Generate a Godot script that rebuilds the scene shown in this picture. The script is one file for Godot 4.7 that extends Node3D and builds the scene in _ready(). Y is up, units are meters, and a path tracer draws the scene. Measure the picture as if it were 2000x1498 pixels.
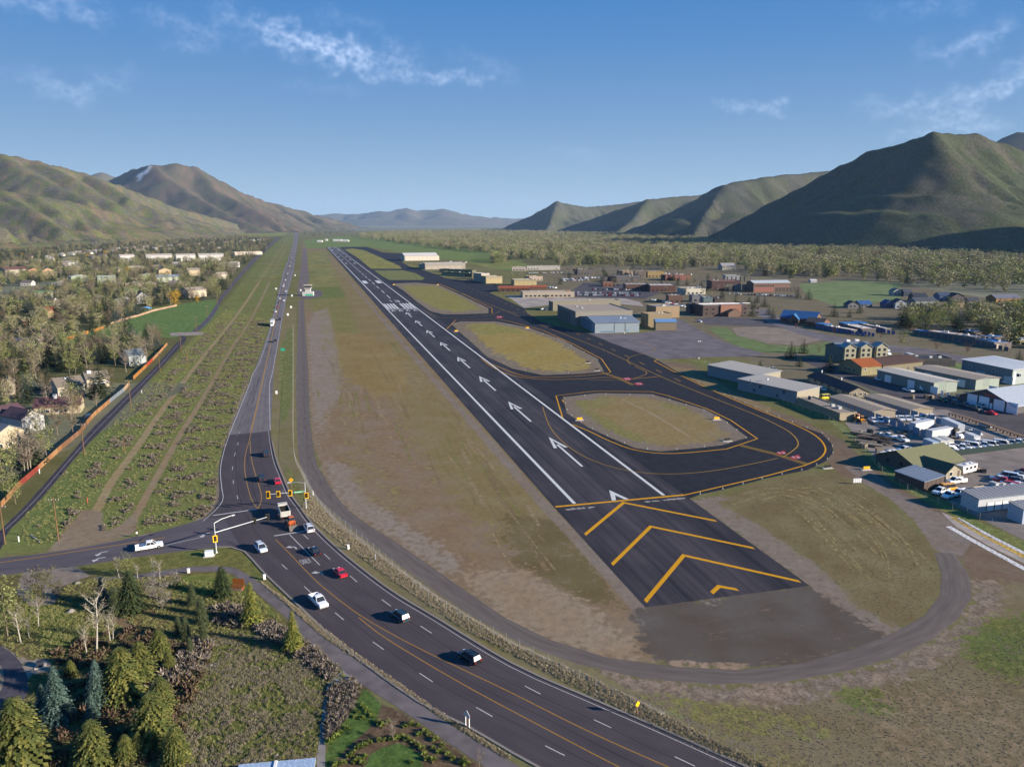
extends Node3D
# A valley airport seen from the air: metres,y up,the camera above the origin looking along -z.

var rng := RandomNumberGenerator.new()
var mats := {}
var taken := {}
var cache := {}

# ---------------------------------------------------------------- mesh builder
class MB:
	var v := PackedVector3Array()
	var n := PackedVector3Array()
	var c := PackedColorArray()
	var t := PackedVector2Array()
	var t2 := PackedVector2Array()
	var col := Color(1,1,1)
	var f := Transform3D()
	func tri(a: Vector3,b: Vector3,d: Vector3):
		a = f * a; b = f * b; d = f * d
		var nn := (d - a).cross(b - a).normalized()
		v.append(a); v.append(b); v.append(d)
		n.append(nn); n.append(nn); n.append(nn)
		c.append(col); c.append(col); c.append(col)
	func quad(a: Vector3,b: Vector3,d: Vector3,e: Vector3):
		tri(a,b,d)
		tri(a,d,e)
	func box(p: Vector3,s: Vector3):   # p = centre of the underside
		slab(Vector3(p.x - s.x / 2,p.y,p.z - s.z / 2),Vector3(p.x + s.x / 2,p.y + s.y,p.z + s.z / 2))
	func slab(a: Vector3,b: Vector3):
		var q := [Vector3(a.x,a.y,b.z),Vector3(b.x,a.y,b.z),Vector3(b.x,a.y,a.z),Vector3(a.x,a.y,a.z),Vector3(a.x,b.y,b.z),Vector3(b.x,b.y,b.z),Vector3(b.x,b.y,a.z),Vector3(a.x,b.y,a.z)]
		hexa(q)
	func hexa(q: Array):   # 0-3 bottom,4-7 top,both anticlockwise seen from above,starting at the front left
		quad(q[4],q[7],q[6],q[5])
		quad(q[0],q[1],q[2],q[3])
		for i in 4:
			var j := (i + 1) % 4
			quad(q[i],q[i + 4],q[j + 4],q[j])
	func tube(a: Vector3,b: Vector3,r0: float,r1: float,sides := 6,cap := true):
		var d := (b - a).normalized()
		var u := d.cross(Vector3(0.3,0.2,0.93) if absf(d.z) < 0.8 else Vector3(1,0,0)).normalized()
		var w := d.cross(u)
		for i in sides:
			var g := TAU * i / sides
			var h := TAU * (i + 1) / sides
			var e0 := u * cos(g) + w * sin(g)
			var e1 := u * cos(h) + w * sin(h)
			quad(a + e0 * r0,b + e0 * r1,b + e1 * r1,a + e1 * r0)
			if cap:
				tri(b,b + e1 * r1,b + e0 * r1)
				tri(a,a + e0 * r0,a + e1 * r0)
	func disc_x(p: Vector3,r: float,w: float,sides := 12):   # a wheel across x
		tube(p - Vector3(w / 2,0,0),p + Vector3(w / 2,0,0),r,r,sides)
	func extrude(poly: Array,z0: float,z1: float):   # outline in x,y (clockwise seen from +z),pulled along z
		var p := PackedVector2Array(poly)
		var idx := Geometry2D.triangulate_polygon(p)
		for i in range(0,idx.size(),3):
			var a := p[idx[i]]
			var b := p[idx[i + 1]]
			var d := p[idx[i + 2]]
			if (b - a).cross(d - a) > 0:
				var s := b; b = d; d = s
			tri(Vector3(a.x,a.y,z1),Vector3(b.x,b.y,z1),Vector3(d.x,d.y,z1))
			tri(Vector3(a.x,a.y,z0),Vector3(d.x,d.y,z0),Vector3(b.x,b.y,z0))
		for i in p.size():
			var a := p[i]
			var b := p[(i + 1) % p.size()]
			quad(Vector3(a.x,a.y,z1),Vector3(a.x,a.y,z0),Vector3(b.x,b.y,z0),Vector3(b.x,b.y,z1))
	func mesh(m: Material = null,smooth := false) -> ArrayMesh:
		var a := []
		a.resize(Mesh.ARRAY_MAX)
		a[Mesh.ARRAY_VERTEX] = v
		if smooth:
			var sum := {}
			for i in v.size():
				var k := Vector3i((v[i] * 500.0).round())
				sum[k] = sum.get(k,Vector3.ZERO) + n[i]
			for i in v.size():
				n[i] = (sum[Vector3i((v[i] * 500.0).round())] as Vector3).normalized()
		a[Mesh.ARRAY_NORMAL] = n
		a[Mesh.ARRAY_COLOR] = c
		if t.size() == v.size(): a[Mesh.ARRAY_TEX_UV] = t
		if t2.size() == v.size(): a[Mesh.ARRAY_TEX_UV2] = t2
		var o := ArrayMesh.new()
		o.add_surface_from_arrays(Mesh.PRIMITIVE_TRIANGLES,a)
		if m: o.surface_set_material(0,m)
		return o

# ---------------------------------------------------------------- naming and parenting
func numbered(called: String) -> String:
	if not taken.has(called):
		taken[called] = 0
		return called
	taken[called] += 1
	return "%s_%03d" % [called,taken[called]]

func tag(o: Node3D,label: String,category: String,group := ""):
	o.set_meta("label",label)
	o.set_meta("category",category)
	if group: o.set_meta("group",group)
	return o

func thing(called: String,label: String,category: String,at := Vector3.ZERO,turn := 0.0,group := "") -> Node3D:
	var o := Node3D.new()
	o.name = numbered(called)
	add_child(o)
	o.position = at
	o.rotation.y = turn
	tag(o,label,category,group)
	return o

func part(called: String,mesh: Mesh,parent: Node3D = null,m: Material = null) -> MeshInstance3D:
	var o := MeshInstance3D.new()
	o.mesh = mesh
	if m: o.material_override = m
	if parent:
		o.name = called
		parent.add_child(o,true)
	else:
		o.name = numbered(called)
		add_child(o)
	return o

func struct(called: String,mesh: Mesh,m: Material = null,kind := "structure") -> MeshInstance3D:
	var o := part(called,mesh,null,m)
	o.set_meta("kind",kind)
	return o

func dup(root: Node3D,called: String,at: Vector3,turn: float,label: String,group := "",scale := Vector3.ONE) -> Node3D:
	var r: Node3D = root.duplicate()
	r.name = numbered(called)
	add_child(r)
	r.position = at
	r.rotation.y = turn
	r.scale = scale
	r.set_meta("label",label)
	if group: r.set_meta("group",group)
	elif r.has_meta("group"): r.remove_meta("group")
	return r

# ---------------------------------------------------------------- materials
func hexc(h: int) -> Color:
	return Color8((h >> 16) & 255,(h >> 8) & 255,h & 255)

func lin(h: int) -> Color:
	return hexc(h).srgb_to_linear()

func mat(h: int,rough := 0.85,metal := 0.0,spec := 0.4) -> StandardMaterial3D:
	var k := "%x %f %f %f" % [h,rough,metal,spec]
	if not mats.has(k):
		var m := StandardMaterial3D.new()
		m.albedo_color = hexc(h)
		m.roughness = rough
		m.metallic = metal
		m.metallic_specular = spec
		mats[k] = m
	return mats[k]

func vmat(rough := 0.9,spec := 0.3,back := 0.0) -> StandardMaterial3D:
	var k := "v %f %f %f" % [rough,spec,back]
	if not mats.has(k):
		var m := StandardMaterial3D.new()
		m.vertex_color_use_as_albedo = true
		m.roughness = rough
		m.metallic_specular = spec
		if back > 0:
			m.backlight_enabled = true
			m.backlight = Color(back,back,back * 0.6)
		mats[k] = m
	return mats[k]

func noise(freq: float,seed_ := 1,oct := 4,kind := FastNoiseLite.TYPE_SIMPLEX_SMOOTH) -> FastNoiseLite:
	var n := FastNoiseLite.new()
	n.noise_type = kind
	n.frequency = freq
	n.seed = seed_
	n.fractal_octaves = oct
	return n

# a tile that repeats: grey noise between lo and hi (1 is white) with some speckle
func tile(size: int,freq: float,lo: float,hi: float,speckle := 0.0,stretch := 1,seed_ := 1) -> ImageTexture:
	var k := "tile %d %f %f %f %f %d %d" % [size,freq,lo,hi,speckle,stretch,seed_]
	if cache.has(k): return cache[k]
	var im := noise(freq,seed_,4).get_seamless_image(size,size / stretch,false,false,0.15)
	im.convert(Image.FORMAT_L8)
	if stretch > 1: im.resize(size,size,Image.INTERPOLATE_CUBIC)
	var d := im.get_data()
	var r := RandomNumberGenerator.new()
	r.seed = seed_
	for i in d.size():
		var g := lo + (hi - lo) * (d[i] / 255.0) + (r.randf() - 0.5) * speckle
		d[i] = int(clampf(g,0.0,1.0) * 255.0)
	im = Image.create_from_data(size,size,false,Image.FORMAT_L8,d)
	cache[k] = ImageTexture.create_from_image(im)
	return cache[k]

# a colour with grain on it,laid in world space
func grain(h: int,metres: float,tex: Texture2D,rough := 0.95,spec := 0.25) -> StandardMaterial3D:
	var k := "g %x %f %s %f" % [h,metres,tex.get_instance_id(),rough]
	if not mats.has(k):
		var m := StandardMaterial3D.new()
		m.albedo_color = hexc(h)
		m.albedo_texture = tex
		m.uv1_triplanar = true
		m.uv1_world_triplanar = true
		m.uv1_scale = Vector3.ONE / metres
		m.roughness = rough
		m.metallic_specular = spec
		mats[k] = m
	return mats[k]

# ---------------------------------------------------------------- flat sheets
func pts(a: Array) -> PackedVector2Array:
	var p := PackedVector2Array()
	for i in range(0,a.size(),2):
		p.append(Vector2(a[i],a[i + 1]))
	return p

# smooth curve through points
func curve(p: PackedVector2Array,step := 4.0) -> PackedVector2Array:
	var o := PackedVector2Array()
	for i in p.size() - 1:
		var a := p[maxi(i - 1,0)]
		var b := p[i]
		var d := p[i + 1]
		var e := p[mini(i + 2,p.size() - 1)]
		var k := clampi(int(b.distance_to(d) / step),1,40)
		for j in k:
			o.append(b.cubic_interpolate(d,a,e,float(j) / k))
	o.append(p[p.size() - 1])
	return o

func sheet(b: MB,p: PackedVector2Array,y: float):
	var idx := Geometry2D.triangulate_polygon(p)
	if idx.is_empty(): print("polygon not simple ",p.slice(0,2))
	for i in range(0,idx.size(),3):
		var q := [p[idx[i]],p[idx[i + 1]],p[idx[i + 2]]]
		if (q[1] - q[0]).cross(q[2] - q[0]) < 0:
			q = [q[0],q[2],q[1]]
		b.tri(Vector3(q[0].x,y,q[0].y),Vector3(q[1].x,y,q[1].y),Vector3(q[2].x,y,q[2].y))

# a strip between two edges of equal length,u across and v along in metres
func strip(b: MB,l: PackedVector2Array,r: PackedVector2Array,y: float):
	var along := 0.0
	for i in l.size() - 1:
		var a := Vector3(l[i].x,y,l[i].y)
		var d := Vector3(r[i].x,y,r[i].y)
		var e := Vector3(l[i + 1].x,y,l[i + 1].y)
		var g := Vector3(r[i + 1].x,y,r[i + 1].y)
		var nx := along + (l[i].distance_to(l[i + 1]) + r[i].distance_to(r[i + 1])) / 2
		b.quad(a,e,g,d)
		for q in [Vector2(0,along),Vector2(0,nx),Vector2(1,nx),Vector2(0,along),Vector2(1,nx),Vector2(1,along)]:
			b.t.append(q)
		along = nx

func offset_line(p: PackedVector2Array,off: float) -> PackedVector2Array:
	var o := PackedVector2Array()
	for i in p.size():
		var d := (p[mini(i + 1,p.size() - 1)] - p[maxi(i - 1,0)]).normalized()
		o.append(p[i] + Vector2(-d.y,d.x) * off)
	return o

func line(b: MB,p: PackedVector2Array,w: float,y: float):
	var l := offset_line(p,-w / 2)
	var r := offset_line(p,w / 2)
	for i in p.size() - 1:
		b.quad(Vector3(l[i].x,y,l[i].y),Vector3(l[i + 1].x,y,l[i + 1].y),Vector3(r[i + 1].x,y,r[i + 1].y),Vector3(r[i].x,y,r[i].y))

func resample(p: PackedVector2Array,n: int) -> PackedVector2Array:
	var total := 0.0
	for i in p.size() - 1: total += p[i].distance_to(p[i + 1])
	var o := PackedVector2Array()
	var seg := 0
	var done := 0.0
	for k in n:
		var at := total * k / (n - 1)
		while seg < p.size() - 2 and done + p[seg].distance_to(p[seg + 1]) < at:
			done += p[seg].distance_to(p[seg + 1])
			seg += 1
		o.append(p[seg].lerp(p[seg + 1],clampf((at - done) / maxf(p[seg].distance_to(p[seg + 1]),1e-6),0,1)))
	return o

func _ready():
	rng.seed = 7
	# ---- camera
	var cam := Camera3D.new()
	cam.name = "camera"
	cam.fov = 52.167
	cam.near = 1.0
	cam.far = 60000.0
	cam.position = Vector3(0,75,0)
	cam.rotation_degrees = Vector3(-11.634,0,0)
	add_child(cam)
	# ---- sky,air and exposure
	var e := Environment.new()
	e.background_mode = Environment.BG_SKY
	e.tonemap_mode = Environment.TONE_MAPPER_LINEAR
	e.tonemap_exposure = EXPOSURE
	e.sdfgi_enabled = true
	e.ssao_enabled = true
	e.ssil_enabled = true
	var sm := ProceduralSkyMaterial.new()
	sm.sky_top_color = hexc(0x004e86)
	sm.sky_horizon_color = hexc(0x7b8e98)
	sm.sky_curve = 0.09
	sm.sky_energy_multiplier = 1.0
	sm.ground_bottom_color = hexc(0x4f4a3c)
	sm.ground_horizon_color = hexc(0x7d8a90)
	sm.sun_angle_max = 2.0
	sm.sky_cover = cirrus()
	sm.sky_cover_modulate = Color(0.52,0.52,0.53)
	var sky := Sky.new()
	sky.sky_material = sm
	e.sky = sky
	e.fog_enabled = true
	e.fog_density = 0.000024
	e.fog_light_color = hexc(0xa9c8ee)
	var we := WorldEnvironment.new()
	we.name = "world_environment"
	we.environment = e
	add_child(we)
	# ---- low evening sun from the right,a little behind the camera
	var sun := DirectionalLight3D.new()
	sun.name = "sun"
	sun.light_energy = 1.6
	sun.light_color = Color(1.0,0.95,0.88)
	sun.light_angular_distance = 0.53
	sun.shadow_enabled = true
	add_child(sun)
	sun.look_at_from_position(Vector3(0.905,0.312,0.29) * 100.0,Vector3.ZERO)
	# ---- the place
	print("t0 ",Time.get_ticks_msec())
	mountains()
	print("mountains ",Time.get_ticks_msec())
	ground()
	print("ground ",Time.get_ticks_msec())
	pavements()
	print("pavements ",Time.get_ticks_msec())
	buildings()
	print("buildings ",Time.get_ticks_msec())
	vehicles()
	furniture()
	print("vehicles ",Time.get_ticks_msec())
	vegetation()
	print("vegetation ",Time.get_ticks_msec())

const EXPOSURE := 2.3

# thin streaked cirrus,over the whole sky
func cirrus() -> ImageTexture:
	var w := 3072
	var h := 1536
	var im := Image.create_empty(w,h,false,Image.FORMAT_RGBA8)
	im.fill(Color(1,1,1,0))
	var d := im.get_data()
	var fine := noise(1.6,5,5)
	var mid := noise(0.5,9,4)
	# azimuth and height in degrees along each streak,its width in degrees and its density
	var streaks := [
		[[-19.14,12.67,-16.96,12.32,-15.06,11.83,-13.11,11.43,-11.12,10.89,-8.74,10.66,-7.01,10.70],0.75,0.62],[[-16.34,12.06,-14.42,11.62,-12.12,11.11,-9.78,10.50],0.55,0.4],[[-9.80,9.80,-8.43,9.71,-5.99,9.69,-3.53,9.73,-1.42,9.55],0.33,0.5],
		[[-4.22,11.07,-2.11,10.77,0.00,9.88],0.5,0.16],[[-33.12,12.95,-29.68,12.62,-25.94,12.33],0.6,0.42],[[-23.94,12.55,-21.32,12.06,-19.85,11.35],0.5,0.32],[[-22.62,10.91,-20.95,11.01],0.3,0.3],
		[[-31.41,8.56,-29.89,8.24,-27.80,7.59],0.55,0.24],[[-29.43,7.59,-27.50,7.85,-24.85,8.92],0.5,0.2],[[13.79,7.87,15.63,7.62,17.27,7.55,18.29,7.76],0.28,0.42],[[16.80,7.38,17.46,7.10,18.29,6.75],0.24,0.36],
		[[26.16,10.16,28.08,10.21,29.38,10.59,30.49,11.07],0.5,0.4],[[22.92,7.29,25.31,7.03,27.83,7.30,30.21,7.70,32.43,8.53],0.55,0.36],[[26.23,6.38,27.92,6.37,29.55,6.48],0.36,0.36],[[24.88,5.34,27.99,5.68,31.22,5.71],0.28,0.4],
		[[29.19,7.38,30.69,8.12,32.61,9.06],0.6,0.3],[[23.05,12.72,26.47,12.60,28.63,12.64],0.4,0.16],[[-13.67,13.32,-11.03,13.11,-9.01,12.77],0.4,0.14],[[-15.89,8.91,-12.57,8.82,-10.53,8.69],0.3,0.1],[[1.44,5.24,4.32,4.78,6.47,4.52],0.3,0.1]]
	var r := RandomNumberGenerator.new()
	r.seed = 3
	for k in 70:
		var a := 36.0 + r.randf() * 288.0
		var el := 5.0 + r.randf() * 50.0
		var tilt := r.randf_range(-0.35,0.35)
		var ln := r.randf_range(3,10)
		streaks.append([[a - ln,el - tilt * ln,a,el + r.randf_range(-0.6,0.6),a + ln,el + tilt * ln],r.randf_range(0.3,0.7),r.randf_range(0.12,0.5)])
	for s in streaks:
		var p := curve(pts(s[0]),0.6)
		var lo := p[0]
		var hi := p[0]
		for q in p:
			lo = lo.min(q)
			hi = hi.max(q)
		var pad: float = s[1] * 2.6
		var total: int = p.size()
		for row in range(int((90 - hi.y - pad) / 180 * h),int((90 - lo.y + pad) / 180 * h)):
			if row < 0 or row >= h: continue
			var el := 90 - (row + 0.5) / h * 180
			for colu in range(int((lo.x - pad) / 360 * w),int((hi.x + pad) / 360 * w)):
				var az := (colu + 0.5) / w * 360
				var at := Vector2(az,el)
				at += Vector2(0,mid.get_noise_2d(az * 1.2,el * 1.5) * s[1] * 1.6)
				var best := 1e9
				var along := 0.0
				for i in total - 1:
					var q := Geometry2D.get_closest_point_to_segment(at,p[i],p[i + 1])
					var dd := q.distance_squared_to(at)
					if dd < best:
						best = dd
						along = float(i) / total
				var fall := exp(-best / (s[1] * s[1]))
				if fall < 0.02: continue
				var ends := smoothstep(0.0,0.3,along) * (1.0 - smoothstep(0.65,1.0,along))
				var n := 0.5 + 0.8 * fine.get_noise_2d(az * 0.5 + el * 0.4,el * 5.5 - az * 1.3) + 0.5 * mid.get_noise_2d(az * 1.2,el * 3.0)
				var a: float = clampf(fall * (0.35 + 0.65 * ends) * clampf(n,0,1.3) * s[2],0,1)
				var k := (row * w + posmod(colu,w)) * 4 + 3
				d[k] = mini(255,d[k] + int(a * 255))
	im = Image.create_from_data(w,h,false,Image.FORMAT_RGBA8,d)
	return ImageTexture.create_from_image(im)

# ---------------------------------------------------------------- hills
# each range: crest and spur lines (x,y,z triples) from which the slopes fall away
func range_mesh(called: String,lines: Array,slope: float,x0: float,x1: float,z0: float,z1: float,cell: float,rough: float,cols: Array,seed_: int,snow := [],crest := 1.0):
	var segs := []
	for n in lines.size():
		var l: Array = lines[n]
		var run := 0.0
		for i in range(0,l.size() - 3,3):
			segs.append([Vector2(l[i],l[i + 2]),Vector2(l[i + 3],l[i + 5]),float(l[i + 1]),float(l[i + 4]),slope * (crest if n == 0 else 1.0),run + n * 5000.0])
			run += Vector2(l[i],l[i + 2]).distance_to(Vector2(l[i + 3],l[i + 5]))
	var nx := int((x1 - x0) / cell) + 1
	var nz := int((z1 - z0) / cell) + 1
	var big := noise(1.0 / 420,seed_,4)
	var small := noise(1.0 / 110,seed_ + 1,4)
	var tint := noise(1.0 / 380,seed_ + 2,5)
	var tint2 := noise(1.0 / 70,seed_ + 3,4)
	var hs := PackedFloat32Array()
	hs.resize(nx * nz)
	var soft := rough * 0.8
	var round_ := cell * 1.1
	var gully := noise(1.0 / (cell * 9.0),seed_ + 5,3)
	gully.fractal_type = FastNoiseLite.FRACTAL_RIDGED
	for j in nz:
		for i in nx:
			var p := Vector2(x0 + i * cell,z0 + j * cell)
			var w := p + Vector2(big.get_noise_2d(p.x,p.y),big.get_noise_2d(p.x + 900,p.y - 400)) * rough * 1.3
			var best := -60.0
			var along := 0.0
			var down := 0.0
			var top := -1e9
			for s in segs:
				var q := Geometry2D.get_closest_point_to_segment(w,s[0],s[1])
				var ab: Vector2 = s[1] - s[0]
				var y: float = lerpf(s[2],s[3],clampf((q - s[0]).dot(ab) / ab.length_squared(),0,1))
				var d := sqrt(q.distance_squared_to(w) + round_ * round_) - round_   # rounded crests
				var u: float = d * s[4]
				var h := y - u + (u * u * 0.28 / maxf(y,60.0) if u < y else 0.28 * u)
				if h > top:
					top = h
					along = s[5] + q.distance_to(s[0]) + d * 0.35
					down = clampf(u / maxf(y,20.0),0,1)
				if best - h < soft and h - best < soft:
					var k := maxf(soft - absf(best - h),0.0) / soft
					best = maxf(best,h) + k * k * soft * 0.25
				else:
					best = maxf(best,h)
			if best > -20:
				best -= (0.55 - 0.55 * gully.get_noise_2d(along,down * 60.0)) * rough * 3.4 * 4.0 * down * (1.0 - down)
				best += (small.get_noise_2d(p.x,p.y) * 0.45 + big.get_noise_2d(p.x - 300,p.y) * 0.6) * rough * clampf(best / 60.0,0,1)
			hs[j * nx + i] = best
	var v := PackedVector3Array()
	var c := PackedColorArray()
	var idx := PackedInt32Array()
	for j in nz:
		for i in nx:
			var p := Vector3(x0 + i * cell,maxf(hs[j * nx + i],-8.0),z0 + j * cell)
			v.append(p)
			var t := clampf(0.5 + tint.get_noise_2d(p.x,p.z) * 0.95 + tint2.get_noise_2d(p.x,p.z) * 0.2,0,0.999) * (cols.size() - 1)
			var a: Color = cols[int(t)]
			a = a.lerp(cols[int(t) + 1],t - int(t))
			for k in snow:
				if Vector2(p.x - k[0],(p.z - k[1]) * 0.6).length() < k[2] * (1.0 + tint2.get_noise_2d(p.x * 2,p.z * 2)): a = Color(0.7,0.72,0.76)
			c.append(a)
	for j in nz - 1:
		for i in nx - 1:
			var k := j * nx + i
			if maxf(maxf(hs[k],hs[k + 1]),maxf(hs[k + nx],hs[k + nx + 1])) < -6: continue
			idx.append_array(PackedInt32Array([k,k + 1,k + nx + 1,k,k + nx + 1,k + nx]))
	var nn := PackedVector3Array()
	nn.resize(v.size())
	for k in range(0,idx.size(),3):
		var f := (v[idx[k + 2]] - v[idx[k]]).cross(v[idx[k + 1]] - v[idx[k]])
		for m in 3: nn[idx[k + m]] += f
	for k in nn.size(): nn[k] = nn[k].normalized()
	var a := []
	a.resize(Mesh.ARRAY_MAX)
	a[Mesh.ARRAY_VERTEX] = v
	a[Mesh.ARRAY_NORMAL] = nn
	a[Mesh.ARRAY_COLOR] = c
	a[Mesh.ARRAY_INDEX] = idx
	var o := ArrayMesh.new()
	o.add_surface_from_arrays(Mesh.PRIMITIVE_TRIANGLES,a)
	var m := StandardMaterial3D.new()
	m.vertex_color_use_as_albedo = true
	m.albedo_texture = tile(512,0.03,0.55,1.0,0.22,1,21)
	m.uv1_triplanar = true
	m.uv1_world_triplanar = true
	m.uv1_scale = Vector3.ONE / 170.0
	m.roughness = 1.0
	m.metallic_specular = 0.1
	struct(called,o,m)

func mountains():
	var olive := [lin(0x8d7d66),lin(0x7e7b56),lin(0x747a4c),lin(0x84806a),lin(0x8a7a66),lin(0x76734f)]
	var near_ := [[1888,273,-2400,1666,244,-2400,1446,301,-2400,1325,322,-2350,1181,323,-2300],[1181,323,-2300,1137,217,-2200,1064,93,-2050,978,-2,-1880],[1181,323,-2300,1145,293,-2600,1064,223,-2800,956,139,-3000,775,-4,-3300],
		[1446,301,-2400,1364,149,-2200,1242,31,-1950],[1325,322,-2350,1286,220,-2250,1229,93,-2080]]
	range_mesh("hill_east",near_,0.95,600,2300,-3600,-1500,13,15,[lin(0x565a42),lin(0x60644e),lin(0x545c40),lin(0x625f52),lin(0x525840),lin(0x666252)],11)
	range_mesh("hill_east_spur",[[935,-27,-1440,1007,9,-1470,1189,89,-1550,1547,236,-1700]],0.75,900,2300,-2100,-1200,25,12,[lin(0x5c5d48),lin(0x5b6049)],12)
	var mids := [[2109,390,-4400,1553,327,-4200,1241,291,-4000,1014,252,-3900],[1014,252,-3900,909,126,-3700,765,0,-3400],[1014,252,-3900,868,133,-4250,591,-6,-4600],
		[1777,312,-5600,1219,253,-5400,877,221,-5200],[877,221,-5200,752,103,-4900,564,4,-4500],[877,221,-5200,633,123,-5500,256,-4,-5700],
		[1514,289,-7000,910,224,-6800,641,196,-6700,373,241,-6500],[373,241,-6500,293,90,-6100,220,0,-5700],[373,241,-6500,176,135,-6900,-95,15,-7400],[641,196,-6700,504,71,-6300,410,-2,-5800],
		[1241,291,-4000,1153,157,-3850,1044,38,-3700],[1219,253,-5400,1054,119,-5000]]
	range_mesh("hills_east_chain",mids,0.8,-200,2400,-8200,-3200,21,15,[lin(0x585b46),lin(0x62644e),lin(0x66645a),lin(0x585e46)],13)
	range_mesh("mountain_far_east",[[3160,521,-5400,3331,645,-5400,3583,658,-5400,4216,716,-5400]],0.6,2200,6000,-6600,-4600,60,30,[lin(0x4d4c44),lin(0x545048)],14)
	var left := [[-4028,585,-4300,-2517,405,-4000,-2362,375,-4050,-2218,325,-4200,-2149,275,-4400,-2093,176,-4900,-2003,102,-5400,-1999,49,-6000],[-2218,325,-4200,-1885,196,-3950,-1646,97,-3900,-1563,27,-4200],[-2517,405,-4000,-2178,279,-3700,-1850,167,-3500,-1678,95,-3500,-1591,26,-3700],
		[-2915,307,-3300,-2032,198,-3200,-1913,181,-3200,-1800,160,-3250,-1711,123,-3350,-1636,71,-3500,-1604,19,-3700],[-2032,198,-3200,-1758,119,-2900,-1551,56,-2750,-1511,9,-2900],[-2384,159,-2500,-1723,89,-2450,-1571,58,-2450,-1510,31,-2500,-1473,0,-2600],[-2149,275,-4400,-1925,128,-4500,-1827,40,-5000],[-2362,375,-4050,-2097,271,-3850,-1816,154,-3700,-1634,61,-3750],[-2294,277,-3300,-1947,167,-3000,-1713,91,-2850,-1593,25,-2850],[-1913,181,-3200,-1714,111,-3050,-1577,54,-3000,-1564,2,-3200],[-1800,160,-3250,-1657,93,-3200,-1602,29,-3350],[-2093,176,-4900,-1944,87,-4900,-1901,23,-5200]]
	range_mesh("hills_west",left,0.62,-3700,-900,-6300,-1900,21,14,[lin(0x6c6660),lin(0x6c7444),lin(0x7c755a),lin(0x68625c),lin(0x667040),lin(0x86745a),lin(0x706a5e),lin(0x757a40),lin(0x80705c)],15,[],1.75)
	var snowy := [[-3855,347,-7400,-3580,441,-7200,-3273,521,-7000,-3004,546,-6800,-2831,554,-6800,-2701,540,-6900,-2655,500,-7000,-2564,432,-7100,-2293,253,-7500,-2144,134,-7800],[-3004,546,-6800,-2758,414,-6500,-2445,264,-6200,-2110,145,-5900,-1826,50,-5700],[-2701,540,-6900,-2390,317,-6600,-2011,162,-6300,-1759,52,-6100],[-2564,432,-7100,-2243,221,-6900,-1916,66,-6800]]
	range_mesh("mountain_west",snowy,0.66,-5200,-1300,-9000,-5400,34,22,[lin(0x665e58),lin(0x6c6450),lin(0x5f6046),lin(0x726456),lin(0x7d6a56),lin(0x625c54),lin(0x66664a)],16,[[-3030,-6740,30],[-3085,-6690,26],[-3060,-6650,20]],1.5)
	range_mesh("mountain_west_far",[[-5723,583,-10500,-5343,712,-10500,-5055,609,-10500],[-2780,300,-9000,-2610,260,-9000,-2434,197,-9300,-2256,124,-9800,-2085,55,-10500],[-2610,260,-9000,-2282,144,-8500,-1998,55,-8000],[-2434,197,-9300,-2084,86,-8800]],0.55,-6600,-1200,-11500,-7400,70,30,[lin(0x776a58),lin(0x6e6a4c),lin(0x7d6f5a)],17)
	range_mesh("mountain_far_south",[[-5344,218,-19000,-4370,253,-19000,-3641,265,-19000,-3012,318,-18500,-2479,364,-18500,-2007,341,-18500,-1594,364,-18500,-1214,265,-19000,-499,185,-19500,374,148,-19500,2558,175,-20000],[-2479,364,-18500,-2275,209,-17800,-2037,75,-17200],[-1594,364,-18500,-1366,186,-17800,-1101,53,-17200],[-3012,318,-18500,-2976,176,-17900,-2952,75,-17400],[-3763,265,-19000,-3533,53,-17800]],0.34,-7000,4500,-21500,-15500,120,55,[lin(0x7a7060),lin(0x6f6c54)],18)

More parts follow.
